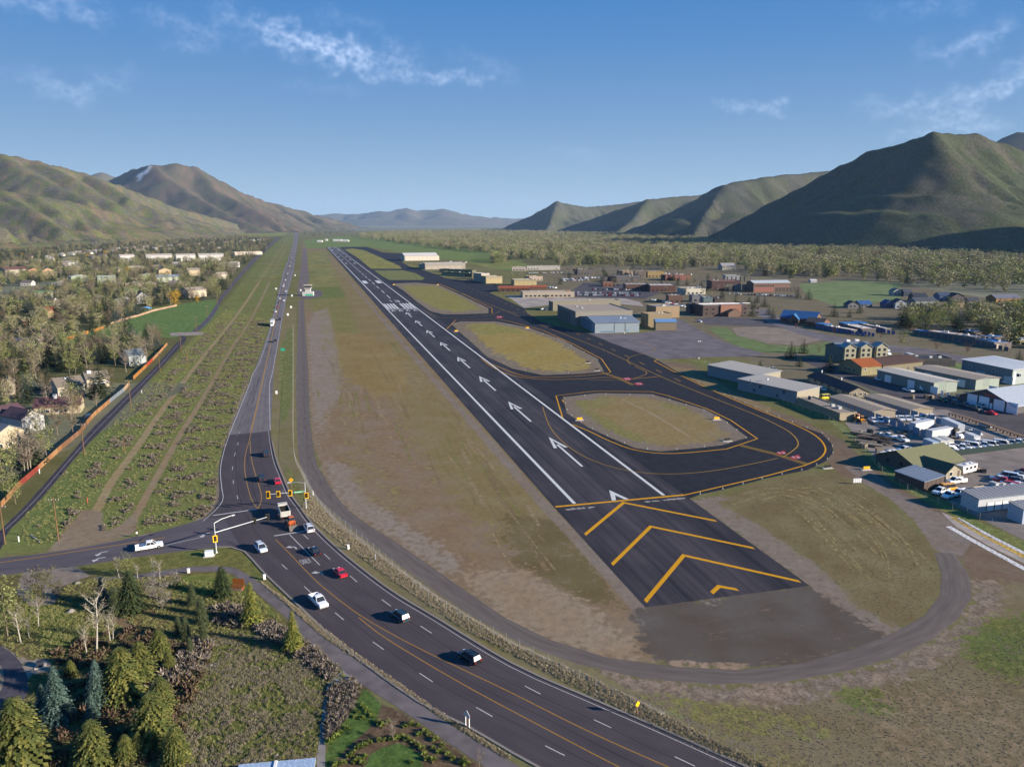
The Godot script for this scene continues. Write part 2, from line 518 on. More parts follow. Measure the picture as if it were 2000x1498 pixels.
# ---------------------------------------------------------------- ground colours,painted zone by zone
class Splat:
	var x0: float
	var z0: float
	var x1: float
	var z1: float
	var w: int
	var h: int
	var d := PackedByteArray()
	var n1: PackedByteArray
	var n2: PackedByteArray
	var n3: PackedByteArray
	func setup(a: float,b: float,e: float,f: float,ww: int,hh: int,coarse: float,seed_: int):
		x0 = a; z0 = b; x1 = e; z1 = f; w = ww; h = hh
		d.resize(w * h * 3)
		n1 = nz(coarse,seed_)
		n2 = nz(coarse * 0.18,seed_ + 1)
		n3 = nz(coarse * 0.05,seed_ + 2)
	func nz(metres: float,s: int) -> PackedByteArray:
		var n := FastNoiseLite.new()
		n.seed = s
		n.frequency = (x1 - x0) / w / metres
		n.fractal_octaves = 4
		var im := n.get_image(w,h,false,false,true)
		im.convert(Image.FORMAT_L8)
		return im.get_data()
	func zone(p: PackedVector2Array,ca: Color,cb: Color,feather: float,cover := 1.0,jag := 0.6):
		var q := PackedVector2Array()
		var lo := Vector2(1e9,1e9)
		var hi := Vector2(-1e9,-1e9)
		for a in p:
			var b := Vector2((a.x - x0) / (x1 - x0) * w,(z1 - a.y) / (z1 - z0) * h)
			q.append(b)
			lo = lo.min(b)
			hi = hi.max(b)
		var pw := (x1 - x0) / w
		var pad := feather / pw * 1.5 + 3
		var cx0 := clampi(int(lo.x - pad),0,w)
		var cx1 := clampi(int(hi.x + pad) + 1,0,w)
		var cy0 := clampi(int(lo.y - pad),0,h)
		var cy1 := clampi(int(hi.y + pad) + 1,0,h)
		if cx1 - cx0 < 2 or cy1 - cy0 < 2: return
		var im := Image.create_empty(cx1 - cx0,cy1 - cy0,false,Image.FORMAT_L8)
		for y in range(cy0,cy1):
			var xs := []
			for i in q.size():
				var a := q[i]
				var b := q[(i + 1) % q.size()]
				if (a.y <= y + 0.5) != (b.y <= y + 0.5):
					xs.append(a.x + (y + 0.5 - a.y) / (b.y - a.y) * (b.x - a.x))
			xs.sort()
			for i in range(0,xs.size() - 1,2):
				var s0 := clampi(int(round(xs[i])),cx0,cx1)
				var s1 := clampi(int(round(xs[i + 1])),cx0,cx1)
				if s1 > s0: im.fill_rect(Rect2i(s0 - cx0,y - cy0,s1 - s0,1),Color(1,1,1))
		var f := int(maxf(1.0,feather / pw))
		if f > 1:
			var sw := maxi(2,(cx1 - cx0) / f)
			var sh := maxi(2,(cy1 - cy0) / f)
			im.resize(sw,sh,Image.INTERPOLATE_TRILINEAR if false else Image.INTERPOLATE_LANCZOS)
			im.resize(cx1 - cx0,cy1 - cy0,Image.INTERPOLATE_BILINEAR)
		var m := im.get_data()
		var ra := ca.r8; var ga := ca.g8; var ba := ca.b8
		var rb := cb.r8 - ra; var gb := cb.g8 - ga; var bb := cb.b8 - ba
		var k := 0
		var thr := (1.0 - cover) * 255.0 + 22.0
		for y in range(cy0,cy1):
			var row := y * w
			for x in range(cx0,cx1):
				var mm := m[k]
				k += 1
				if mm < 8: continue
				var i := row + x
				var a := (mm - 127 + (n2[i] - 127) * jag + (n1[i] - 127) * jag * 0.5) * 0.016 + 0.5
				if mm == 255 and a < 1.0: a = maxf(a,0.85)
				if cover < 1.0: a = minf(a,(n2[i] * 0.5 + n1[i] * 0.3 + n3[i] * 0.2 - thr) * 0.03 + 0.5)
				if a <= 0: continue
				if a > 1: a = 1
				var t := (n1[i] * 0.4 + n2[i] * 0.5 + n3[i] * 0.7) / 255.0 * 1.9 - 1.0
				var o := i * 3
				d[o] = int(d[o] + (ra + rb * t - d[o]) * a)
				d[o + 1] = int(d[o + 1] + (ga + gb * t - d[o + 1]) * a)
				d[o + 2] = int(d[o + 2] + (ba + bb * t - d[o + 2]) * a)
	# soil is never one colour: blotches and specks of drier and damper earth everywhere
	func mottle(k: float):
		for i in w * h:
			var g := 1.0 + (n2[i] + n3[i] * 1.3 - 293.0) * 0.0011 * k
			var r := 1.0 + (n1[i] - 127) * 0.0002 * k
			var o := i * 3
			d[o] = clampi(int(d[o] * g * r * 1.03),0,255)
			d[o + 1] = clampi(int(d[o + 1] * g * 1.02),0,255)
			d[o + 2] = clampi(int(d[o + 2] * g / r),0,255)
	func material() -> StandardMaterial3D:
		var m := StandardMaterial3D.new()
		var im := Image.create_from_data(w,h,false,Image.FORMAT_RGB8,d)
		m.albedo_texture = ImageTexture.create_from_image(im)
		m.texture_repeat = true
		m.roughness = 1.0
		m.metallic_specular = 0.1
		return m

var splats := []

func zone(p: Array,ca: int,cb: int,feather := 2.0,cover := 1.0,jag := 0.6):
	var q := pts(p)
	if feather >= 1.2:
		feather *= 2.2
		jag = 1.1
	for s in splats: s.zone(q,hexc(ca),hexc(cb),feather,cover,jag)

# a band of the given width along a line
func band(p: Array,width: float,ca: int,cb: int,feather := 0.5,cover := 1.0,jag := 0.5):
	var c := curve(pts(p),6.0)
	var l := offset_line(c,-width / 2)
	var r := offset_line(c,width / 2)
	r.reverse()
	l.append_array(r)
	for s in splats: s.zone(l,hexc(ca),hexc(cb),feather,cover,jag)

func ground():
	var near_ := Splat.new()
	near_.setup(-150,-365,150,-85,1300,1214,14.0,31)
	var mid := Splat.new()
	mid.setup(-480,-1010,480,-365,1280,860,30.0,41)
	var far := Splat.new()
	far.setup(-3200,-7010,3200,-1010,900,844,200.0,51)
	splats = [near_,mid,far]
	zone([-40000,100,40000,100,40000,-40000,-40000,-40000],0x7a7454,0x66653f,1.0)
	zones()
	for s in splats: s.mottle(1.0)
	var b := ArrayMesh.new()
	var outer := StandardMaterial3D.new()
	outer.albedo_color = hexc(0x6c6b4c)
	outer.albedo_texture = tile(512,0.02,0.6,1.0,0.1,1,24)
	outer.uv1_triplanar = true
	outer.uv1_world_triplanar = true
	outer.uv1_scale = Vector3.ONE / 900.0
	outer.roughness = 1.0
	for s in splats:
		var q := MB.new()
		q.quad(Vector3(s.x0,0,s.z1),Vector3(s.x0,0,s.z0),Vector3(s.x1,0,s.z0),Vector3(s.x1,0,s.z1))
		for u in [Vector2(0,0),Vector2(0,1),Vector2(1,1),Vector2(0,0),Vector2(1,1),Vector2(1,0)]: q.t.append(u)
		var m: StandardMaterial3D = s.material()
		m.detail_enabled = true
		m.detail_blend_mode = BaseMaterial3D.BLEND_MODE_MUL
		m.detail_albedo = grit()
		m.detail_uv_layer = BaseMaterial3D.DETAIL_UV_2
		m.uv2_triplanar = true
		m.uv2_world_triplanar = true
		m.uv2_scale = Vector3.ONE / (11.0 if s == near_ else 31.0 if s == mid else 190.0)
		add_surface(b,q,m)
		ground_mats.append(m)
	var o := MB.new()
	var near_x := near_.x1
	for r in [[-26000,300,26000,-85],[-26000,-85,-480,-1010],[480,-85,26000,-1010],[-480,-85,-near_x,-365],[near_x,-85,480,-365],[-26000,-1010,-3200,-7010],[3200,-1010,26000,-7010],[-26000,-7010,26000,-26000]]:
		o.quad(Vector3(r[0],0,r[1]),Vector3(r[0],0,r[3]),Vector3(r[2],0,r[3]),Vector3(r[2],0,r[1]))
	add_surface(b,o,outer)
	struct("ground",b)

func grit() -> ImageTexture:
	if not cache.has("grit"):
		var im: Image = tile(512,0.13,0.72,1.1,0.3,1,25).get_image()
		im.convert(Image.FORMAT_RGBA8)
		cache["grit"] = ImageTexture.create_from_image(im)
	return cache["grit"]

func add_surface(o: ArrayMesh,q: MB,m: Material):
	var a := []
	a.resize(Mesh.ARRAY_MAX)
	a[Mesh.ARRAY_VERTEX] = q.v
	a[Mesh.ARRAY_NORMAL] = q.n
	if q.t.size() == q.v.size(): a[Mesh.ARRAY_TEX_UV] = q.t
	o.add_surface_from_arrays(Mesh.PRIMITIVE_TRIANGLES,a)
	o.surface_set_material(o.get_surface_count() - 1,m)

func zones():
	# town and fields beyond
	zone([-460.6,-434.2,-3403,-3307,-2188,-4256,-2584,-7460,-1872,-6630,-510.5,-1797,-262.9,-705.1,-199.2,-470.8,-154.7,-286.6,-126.75,-188.7,-159,-175.6],0x6d6848,0x575a38,4.0)
	zone([-872.1,-3307,-929.8,-4256,-547,-4256,0,-3307,0,-1797,-39.27,-1518,-151,-1669,-247,-1914,-446.7,-2477,-589,-2285],0x74824f,0x657544,6.0)
	zone([-2019,-5422,-2536,-7460,-1872,-6630,-1290,-4585,-1327.3,-3972],0x86854a,0x747a44,10.0)
	zone([-129.42,-1669,-39.27,-1518,20.98,-1623,26.71,-1375.4,0,-1230.5,-43.51,-1343.8],0x667a40,0x7c7a50,4.0)
	zone([0,-933.9,89.04,-1375.4,378.1,-1461.3,558.3,-1230.5,668.5,-933.9,180.8,-241.2,143.8,-265.3,135.99,-311.4,133.87,-402.8,111.51,-565.2,46.13,-705.1],0x7c7262,0x6a6450,4.0)
	# airfield turf left of the runway
	zone([-872.1,-3307,-589,-2285,-551.3,-2377,-106.69,-656.5,6.29,-218.6,12.42,-195.5,26.44,-143.41,25.97,-123.48,17.85,-123.97,7.43,-129.72,0,-137.32,-10.66,-151.2,-29.74,-178.1,-39.47,-190.1,-46.95,-202.8,-55.3,-221.9,-69.77,-264,-96.44,-363.1,-187.3,-705.1,-296.2,-1113],0x8a7866,0x776650,1.0)
	zone([-471,-1797,-530.1,-2285,-182.3,-933.9,-98.5,-565.2,-93.38,-470.8,-133.82,-565.2,-184.5,-705.1,-248,-933.9],0x807b50,0x6f6c44,6.0,0.8)
	zone([-528.1,-2047,-519,-2200,-239.8,-1113,-200.1,-949.2,-244.3,-933.9],0x727448,0x807a50,3.0,0.9)
	zone([-240.5,-919,-199.3,-933.9,-167.8,-803.8,-199.1,-782],0x6c7444,0x60693e,2.0)
	zone([-417.7,-1797,-394.5,-1797,-113.12,-664.2,-46.33,-410.2,-7.19,-265.3,8.49,-205.7,15.78,-174.1,21.92,-143.83,14.37,-144.9,1.17,-166.9,-13.77,-199.7,-27.93,-241.2,-48.12,-311.4,-65.06,-375.5,-106.35,-538.3,-185.8,-864.1],0x8a7a5a,0x756a4a,4.0,0.8)
	zone([-127.62,-538.3,-99.26,-538.3,-60.45,-434.2,-46.98,-351.5,-57.54,-330.3,-75.12,-363.1,-97.1,-417.9],0x8f7d55,0x7a6a48,3.0,0.85)
	zone([-2.66,-192.2,8.12,-195.9,15.78,-174.1,21.92,-143.83,17.11,-141.74,8.56,-151.6,0,-166.9],0x776a4c,0x60573e,3.0,0.75)
	zone([-168.8,-664.2,-166.1,-705.1,-101.7,-451.8,-75.66,-340.6,-75.32,-311.4,-67.41,-265.3,-59.16,-241.2,-49.35,-233.2,-43.67,-212,-32.47,-195.9,-11.5,-164.2,-10.85,-154,-30.03,-180,-41.94,-195.9,-48.12,-205.7,-55.02,-223.3,-68.88,-264,-95.47,-363.1,-148.69,-565.2],0x8f8276,0x807468,2.0,0.85)
	zone([-186.5,-751.3,-176.7,-751.3,-130.1,-565.2,-94.42,-434.2,-68.61,-330.3,-55.22,-272.1,-44.24,-235.8,-30,-207.7,-27.06,-195.9,-34.43,-199.7,-44.52,-216.4,-51.76,-241.2,-58.17,-272.1,-73.47,-330.3,-100.75,-434.2,-131.17,-538.3],0x6a7040,0x7c7450,1.5,0.5)
	zone([-72.81,-351.5,-53.11,-330.3,-30.9,-252.8,-20.38,-212,-30.27,-221,-44.64,-252.8,-59.51,-294.4],0x7c7d4c,0x86795a,2.5,0.4)
	zone([-11.16,-158.9,1.13,-161.5,15.4,-144.9,22.05,-131.14,24.99,-123.97,17.89,-124.29,5.63,-131.14,-4.05,-142.78],0x968572,0x857562,2.0,0.8)
	band([-569.7,-2377,-113.57,-656.5,3.9,-218.6,10.53,-195.5,25.02,-143.41,25.81,-131.14],3.2,0x877b70,0x776b61,0.6)
	# mower and tyre lines along the runway,and across the gravel
	for k in 90:
		var s0 := rng.randf_range(-40,330)
		var t0 := -rng.randf_range(26,40 + clampf(s0,0,200) * 0.35)
		var ln := rng.randf_range(14,50)
		var p := [rw(s0,t0),rw(s0 + ln * 0.5,t0 + rng.randf_range(-0.8,0.8)),rw(s0 + ln,t0 + rng.randf_range(-1.5,1.5))]
		band([p[0].x,p[0].y,p[1].x,p[1].y,p[2].x,p[2].y],rng.randf_range(0.4,1.3),[0x8f7f68,0x6a5c46,0x7a7248][k % 3],[0x84745c,0x77684f,0x6d6a44][k % 3],0.4,0.62)
	# gravel beyond the blast pad,and round it
	zone([22.64,-141.74,26.44,-143.41,62.45,-154.2,67.5,-149.32,73.48,-135.59,64.5,-128.5,53.55,-123.97,39.43,-121.42,26.47,-122.36,24.6,-124.29],0x6a625c,0x524b46,1.3)
	zone([48.12,-205.7,60.94,-208.6,63.7,-183.6,68.57,-163.1,74.15,-135.97,69.14,-131.5,62.28,-153.7,52.63,-190.1],0x867a70,0x786c62,1.2)
	zone([25.88,-123.97,29.52,-124.29,42.54,-123,38.51,-121.26,29.01,-121.89],0x9a8570,0x8a7766,1.0,0.7)
	zone([39.02,-149.32,42.95,-148.19,40.78,-143.83,37.47,-144.9],0x8a7f76,0x7c7066,1.0,0.6)
	for k in 34:
		var s0 := -61.0 - rng.randf() * 24.0
		var t0 := rng.randf_range(-16,12)
		var p := [rw(s0,t0),rw(s0 + rng.randf_range(-1,1),t0 + 5),rw(s0 + rng.randf_range(-2,2),t0 + 11)]
		band([p[0].x,p[0].y,p[1].x,p[1].y,p[2].x,p[2].y],rng.randf_range(0.25,0.6),[0x6c615a,0x4a413c][k % 2],[0x645952,0x544a44][k % 2],0.3,0.5)
	# the straw-coloured mound inside the bend
	zone([55.59,-201.6,70.43,-218.6,90.45,-228.2,101.37,-228.2,102.29,-212.8,101.39,-192.9,98.66,-172,92.64,-156.4,86.33,-146.64,74.15,-135.97,69.7,-140.1,68.57,-163.1,63.81,-183.9],0x8a7d5c,0x665c44,1.2)
	for k in 80:
		var q := pts([59.76,-201.6,75.7,-212,84.77,-201.6,85.62,-175.6,84.49,-151.6] if k % 3 else [70.55,-214.1,89.91,-218.6,94.7,-195.9,92.46,-169.7,82.12,-144.9])
		var c := offset_line(curve(q,3.0),rng.randf_range(-9,11))
		var i0 := rng.randi_range(0,c.size() / 2)
		var l := c.slice(i0,mini(i0 + rng.randi_range(4,14),c.size()))
		if l.size() > 2:
			var flat := []
			for p in l: flat.append_array([p.x,p.y])
			band(flat,rng.randf_range(0.22,0.45),0x5c5238 if k % 2 else 0x998c66,0x6a6044 if k % 2 else 0x8a7e5a,0.25,0.6)
	# between taxiway and the fence
	zone([80.83,-427.6,96.4,-414.8,101.13,-360.7,105.76,-315,112.49,-292.8,116.29,-264,113.08,-236.9,111.7,-214.1,114.39,-194.8,121.02,-156.4,108.54,-138.7,98.54,-144.9,98.16,-154,101.94,-165.5,98.69,-170.3,103.46,-190.4,104.74,-205.7,103.19,-218.2,99.81,-228.2,101.06,-241.2,108.51,-252.8,111.79,-275.6,106.57,-292.8,96.54,-327.3,89.78,-359.5],0x7e6e60,0x6b5c4e,1.0)
	zone([104.56,-235.8,111.44,-233.2,109.6,-209.8,113,-192.2,110.09,-175.6,103.51,-168.3,98.69,-170.3,103.46,-190.4,104.74,-205.7,103.19,-218.2],0x857a72,0x766b64,1.0,0.9)
	zone([82.63,-414.8,95.72,-399.9,100.87,-342.7,107.04,-306.1,102.92,-306.1,92.54,-345.9],0x8a7a5e,0x7c6c54,1.5,0.8)
	zone([97.14,-430.9,109.39,-391.4,111.04,-345.9,117.16,-311.4,122.36,-292.8,119.43,-258.9,115.85,-241.2,113.47,-225.7,113.2,-209.8,114.99,-195.9,121.9,-157.7,126.47,-164.2,119.81,-188,117.48,-205.7,117.69,-223.3,120.42,-244,124.03,-265.3,125.34,-290.5,122.77,-309.6,117.29,-330.3,114.48,-381.9,107.37,-425.9],0x667640,0x7a7a50,0.8,0.95)
	# field at the lower right
	zone([0.94,-131.14,13.19,-121.89,25.52,-117.46,35.96,-116.73,46.9,-117.76,61.75,-122.36,73.81,-128.67,84.06,-136.35,92.38,-144.9,99.35,-156.4,117.64,-151.6,93.56,-96.98,78.63,-79.04,31.52,-87.14,32.75,-96.98,23.11,-104.89,12.35,-113.18],0x857760,0x6c634c,1.5)
	zone([13.19,-121.89,25.52,-117.46,35.96,-116.73,46.9,-117.76,61.75,-122.36,73.81,-128.67,84.06,-136.35,92.38,-144.9,99.35,-156.4,104.12,-154,95.47,-140.71,83.43,-129.37,69.93,-121.1,58.84,-115.86,45.72,-112.08,34,-111,22.91,-112.35,12.82,-118.06],0x74675c,0x84776a,1.5,0.9)
	zone([80.68,-130.25,90.2,-137.71,112.91,-144.9,106.11,-122.68,85.46,-118.06,79.58,-122.68],0x566434,0x6a6c42,2.0,0.75)
	zone([51.72,-114.86,59.16,-116.58,62.17,-112.35,58.75,-107.75,53.9,-108.38],0x5c6836,0x72704a,1.2,0.72)
	zone([16.72,-115.14,27.14,-113.04,38.45,-109.68,48.15,-105.87,45.22,-102.29,34.6,-104.65,23.9,-109.03,18,-112.35],0x66703c,0x7a734c,1.2,0.6)
	zone([23.78,-108.38,32.29,-104.65,40.61,-97.83,45.97,-87.14,36.78,-87.14,29.56,-100.02],0x6c6a40,0x7a7050,1.5,0.6)
	zone([56.66,-111,76.07,-116.58,87.19,-108.38,72.24,-87.14,54.4,-90.79],0x8f7f68,0x7a6c58,2.0,0.55)
	# verge between highway and perimeter road
	zone([-217.7,-705.1,-194.7,-705.1,-77.31,-272.1,-68.36,-241.2,-62.06,-225.7,-55.27,-209.4,-47.18,-195.1,-38.29,-181.3,-16.68,-151.6,-9.06,-141.74,2.8,-130.25,13.22,-122.2,24.03,-109.68,35.98,-96.98,32.75,-96.98,21.74,-105.87,12.35,-113.18,0,-123.16,-14.86,-139.3,-25.99,-151.6,-40.68,-171.5,-55.74,-195.9,-68.61,-223.8,-84.09,-264,-114.86,-363.1],0x86795f,0x6f6a48,0.6)
	zone([-141.63,-470.8,-161.7,-565.2,-159.1,-565.2,-100.06,-351.5,-87.29,-294.4,-87.4,-286.6,-106.87,-351.5],0x65703f,0x767650,1.0,0.75)
	zone([-73.62,-241.2,-65.61,-225.7,-56.62,-205.7,-46.25,-185.3,-48.82,-185.3,-56.98,-201.6,-67.93,-225.7],0x66703c,0x7a7350,0.7,0.7)
	band([-37.03,-171.2,-26.6,-157.7,-15.19,-142.78,-3.73,-130.25,6.99,-121.1,16.36,-112.35],1.6,0x5f6a36,0x6f6a44,0.6,0.5)
	band([-71.25,-252.8,-62.37,-225.7,-48.7,-195.9,-37.17,-178.1,-16.35,-149.32,0,-130.25,12.89,-118.81,23.9,-109.03],1.0,0x9a9082,0x8a8074,0.5,0.8)
	# left of the highway: sagebrush strip,two dirt tracks
	zone([-1561,-5680,-901.9,-3307,-503.5,-1797,-309.1,-1062.2,-188.4,-610.8,-128.12,-375.5,-105.38,-286.6,-92.02,-235.8,-80.8,-204.4,-79.49,-191.5,-90.09,-180,-99.35,-173.8,-117.44,-168,-135.93,-161.5,-151.6,-181.9,-126.75,-188.7,-154.7,-286.6,-199.2,-470.8,-262.9,-705.1,-656.3,-2121,-1597,-5680],0x777b4a,0x666c3e,1.5)
	zone([-556.9,-1797,-732.4,-2585,-311.8,-1062.2,-190.4,-610.8,-126.01,-363.1,-95.72,-246.9,-83.71,-212,-87.55,-188.7,-94.08,-188.7,-113.31,-252.8,-145.14,-375.5,-197,-565.2],0x7c7656,0x6c6c44,3.0,0.5)
	zone([-126.29,-192.2,-137.08,-230.7,-150.9,-279.2,-175.2,-375.5,-162.4,-363.1,-133.48,-258.9,-120.83,-212,-112.46,-181.9,-117.99,-172.6],0x5f6c3c,0x6c7446,2.0,0.8)
	band([-107.3,-175,-110.26,-195.9,-117.63,-218.6,-126.71,-252.8,-147.43,-328.3,-178.1,-448.2,-255.2,-751.3,-461.4,-1518,-1081.9,-3843],2.5,0x9b8a6a,0x8a7a5c,0.7)
	band([-97.55,-175,-96.07,-183.6,-106.05,-221.9,-119.85,-273.5,-137.1,-342.7,-170.6,-470.8,-229.7,-705.1,-487.5,-1669,-1067.1,-3843],2.1,0x93816a,0x85745a,0.6)
	zone([-111.78,-185.3,-113.97,-197.8,-108.23,-195.9,-101.09,-181.9,-99.12,-187,-99.84,-195.9,-95.65,-188.7,-92.95,-181.3,-97.55,-175,-107.87,-169.7],0x8d7e6c,0x7d6e5c,1.0)
	zone([-93.99,-241.2,-94.71,-246.9,-82.1,-212,-79.77,-201.6,-79.21,-190.8,-81.29,-189.4,-82.09,-205.7],0x8a7f74,0x7a6f66,0.6)
	band([-92.34,-238.5,-84.88,-216.4,-80.49,-202.8,-79.74,-190.4,-88.16,-181.3,-99.35,-173.8,-110.4,-168],1.6,0x83786c,0x756a5e,0.6)
	zone([-128.62,-375.5,-106.54,-290.5,-103.09,-276.3,-96.83,-252.8,-91.69,-235.8,-99.05,-258.9,-105.79,-282.8,-125,-357.2],0x8a7d72,0x7a6e64,0.5)
	# left verge of path and lawns
	zone([-336.4,-565.2,-301.4,-525.8,-293.7,-565.2,-322.9,-705.1,-294.1,-776.7,-262.9,-705.1,-223,-565.2,-218.3,-525.8,-227,-513.8,-263.3,-525.8,-278.1,-495.7,-302.3,-509.2],0x5a7442,0x67794a,2.0)
	zone([-607.7,-933.9,-594.9,-973.1,-600.2,-1062.2,-558.1,-998.2,-499.6,-832.9,-490.9,-751.3],0x617848,0x6a7a4c,2.0)
	# corner lawn,park and garden at the lower left
	zone([-96.71,-162.3,-85.34,-167.2,-76.22,-170.6,-69.83,-172.6,-66.08,-172.9,-61.97,-170,-58.3,-165.2,-53.05,-157.9,-53.15,-154,-56.05,-156.9,-61.8,-162,-66.19,-162.8,-71.79,-162.3,-77.14,-160.5,-84.34,-157.9,-94.06,-157.4],0x62673a,0x6c6a40,0.7)
	zone([-128.33,-151.6,-110.34,-156.9,-96.57,-162,-89.3,-158.9,-76.91,-159.9,-70.3,-159.4,-65.03,-159.7,-61.3,-158.7,-56.32,-153.7,-48.76,-144.9,-38.05,-131.32,-27.13,-119.11,-30.36,-116.29,-29.9,-110.47,-27.64,-96.98,-23.23,-79.04,-78.63,-79.04],0x585838,0x6c6044,1.0)
	zone([-73.92,-156.9,-64.93,-159.4,-61.04,-157.9,-56,-152.8,-49.27,-144.9,-42.87,-136.74,-47.98,-140.71,-56.96,-149.32,-62.85,-148.19,-69.61,-149.32],0x5c6e34,0x6e7040,1.0)
	zone([-57,-132.96,-49.71,-133.89,-41.29,-131.14,-35.14,-129.02,-29.72,-121.1,-30.6,-115.86,-29.65,-108.38,-27.64,-96.98,-26.11,-90.79,-43.52,-90.79,-48.15,-105.87,-53.58,-119.56],0x6b6c42,0x59602f,1.5)
	zone([-95,-132.96,-90.43,-134.83,-81.46,-125.95,-77.86,-127.64,-76.95,-132.96,-89.3,-144.9,-99.14,-149.32,-104.04,-147.08],0x5a6c30,0x6a6a3e,1.2)
	zone([-77.99,-142.78,-70.9,-142.78,-62.92,-135.78,-67.17,-134.45,-74.51,-137.71],0x7d664a,0x6b573e,1.0,0.9)
	band([-76.97,-139.7,-70.82,-134.45,-65.39,-132.6,-60.11,-129.02],2.0,0x83725c,0x75644e,0.5)
	zone([-107.16,-158.9,-101.41,-162.6,-96.57,-162,-91.42,-157.7,-94.77,-152.8,-91.87,-144.9,-95.84,-143.83,-102.31,-149.32],0x8a8078,0x7c726a,0.6)
	zone([-93.27,-130.25,-87.8,-125.95,-84.53,-124.29,-82.33,-125.12,-79.95,-123.32,-78.93,-120.79,-81.42,-119.87,-81.19,-118.06,-84.88,-122.68,-89.37,-126.28],0x958c84,0x867c74,0.5)
	# lawns and planting bed at the bottom edge
	zone([-26.73,-119.26,-24.34,-116.58,-20.75,-111.67,-17.34,-109.94,-9.48,-102.06,-3.88,-96.77,0,-87.14,-19.7,-87.14,-25.91,-96.98,-26.95,-108.38],0x5c4c3e,0x6a5a48,0.8)
	zone([-25.13,-115.43,-23.85,-115.71,-20.73,-111.54,-20.72,-109.03,-21.64,-105.26,-23.36,-102.29,-24.89,-98.91,-25.86,-96.77,-26.29,-96.77,-27.13,-102.29,-25.89,-107.11,-25.09,-111],0x4d6232,0x57693a,0.5)
	zone([-20.69,-96.77,-20.45,-99.46,-19.03,-101.14,-16.92,-102.06,-14.96,-101.37,-13.24,-99.46,-12.36,-96.77,-11.56,-90.79,-19.59,-90.79],0x485e32,0x526838,0.5)
	zone([-30.26,-115.86,-26.64,-118.81,-24.3,-115.43,-25.09,-111,-26.05,-107.11,-27.13,-102.29,-28.27,-105.87,-29.14,-111],0x5f5a44,0x4f5034,0.8)
	# infields between runway and taxiway
	infields()

func infields():
	var a := [22.17,-334.3,38.97,-342.7,61.99,-340.6,67.7,-331.3,79.29,-310.5,82.31,-293.6,83.85,-268.7,72.01,-258.9,62.19,-255.2,49.57,-251.6,41.92,-255.2,35.2,-268,28.45,-282.8,21.97,-305.2]
	zone(a,0x83776c,0x756a60,1.0)
	zone([27.27,-325.3,40.54,-336.4,60.1,-332.3,66.68,-320.6,75.97,-301,77.35,-286.6,78.23,-272.1,67.36,-261.4,54.44,-258.9,45.87,-260.2,40.5,-272.1,33.29,-290.5,27.2,-311.4],0x8f7d5e,0x7d704c,2.0)
	zone([27.27,-325.3,40.54,-336.4,43.02,-320.6,31.38,-311.4,42.85,-275.6,51.17,-260.2,42.94,-264,34.37,-282.8,27.86,-307],0x6c6f3a,0x7d7850,1.2,0.62)
	zone([63.27,-325.3,72.12,-315.9,70.17,-307,62.76,-311.4],0x6c6f3a,0x7d7850,1.2,0.6)
	band([47.58,-330.3,56.72,-301,63.66,-268.7],1.4,0x988a72,0x8a7c62,0.6)
	zone([-46.02,-588.7,-39.47,-601.1,-11.84,-601.1,11.89,-565.2,33.29,-504.6,37.97,-478.8,47.79,-434.2,47.2,-394.2,36.22,-388.7,15.37,-384.6,0,-402.8,-14.61,-441.1,-26.18,-495.7,-37.21,-543.5],0x83776a,0x756a5e,1.0)
	zone([-33.69,-582.6,-15.55,-591.7,10.84,-548.8,29.45,-495.7,36.46,-459.2,42.23,-424.3,39.88,-399.9,20.84,-391.4,5.45,-410.2,-8.9,-448.2,-19.63,-495.7],0x9a8a58,0x8a7a48,2.5)
	zone([-34.12,-576.7,-15.47,-588.7,0,-565.2,10.54,-533.2,-3.55,-538.3,-17.32,-525.8,-24.82,-538.3],0x7a7a44,0x888050,2.0,0.7)
	zone([-149.32,-981.3,-122,-998.2,-90.38,-965,-53.92,-826.9,-20.97,-696.5,-19.79,-656.5,-42.54,-649.1,-57,-649.1,-70.41,-672,-93.48,-761.3,-121.15,-877.2],0x84796c,0x776c60,1.0)
	zone([-132.77,-949.2,-92.63,-949.2,-55.83,-815.2,-27.03,-688.2,-47.86,-664.2,-68.37,-696.5,-94.44,-782],0x8c8252,0x7b7846,2.5)
	zone([-219.9,-1257,-172.7,-1257,-143.96,-1180.7,-118.34,-1072,-119.26,-1043.1,-162.6,-1043.1,-188.5,-1134.7],0x84806a,0x75784a,2.0)
	zone([-465.4,-2330,-401,-2159,-195.9,-1375.4,-178.1,-1284.7,-229.7,-1284.7,-323.5,-1669,-473.9,-2241],0x7a7d46,0x86804e,3.0)
	zone([-214,-1518,-138.48,-1257,-82.78,-1062.2,-132.83,-1205.1,-182.7,-1343.8],0x7a8048,0x88804e,2.0)

# ---------------------------------------------------------------- runway frame: s metres along from its near end,t metres to the right
const R0 := Vector2(29.97,-204.87)
const RU := Vector2(-0.2526,-0.96757)
const RV := Vector2(0.96757,-0.2526)

func rw(s: float,t: float) -> Vector2:
	return R0 + RU * s + RV * t

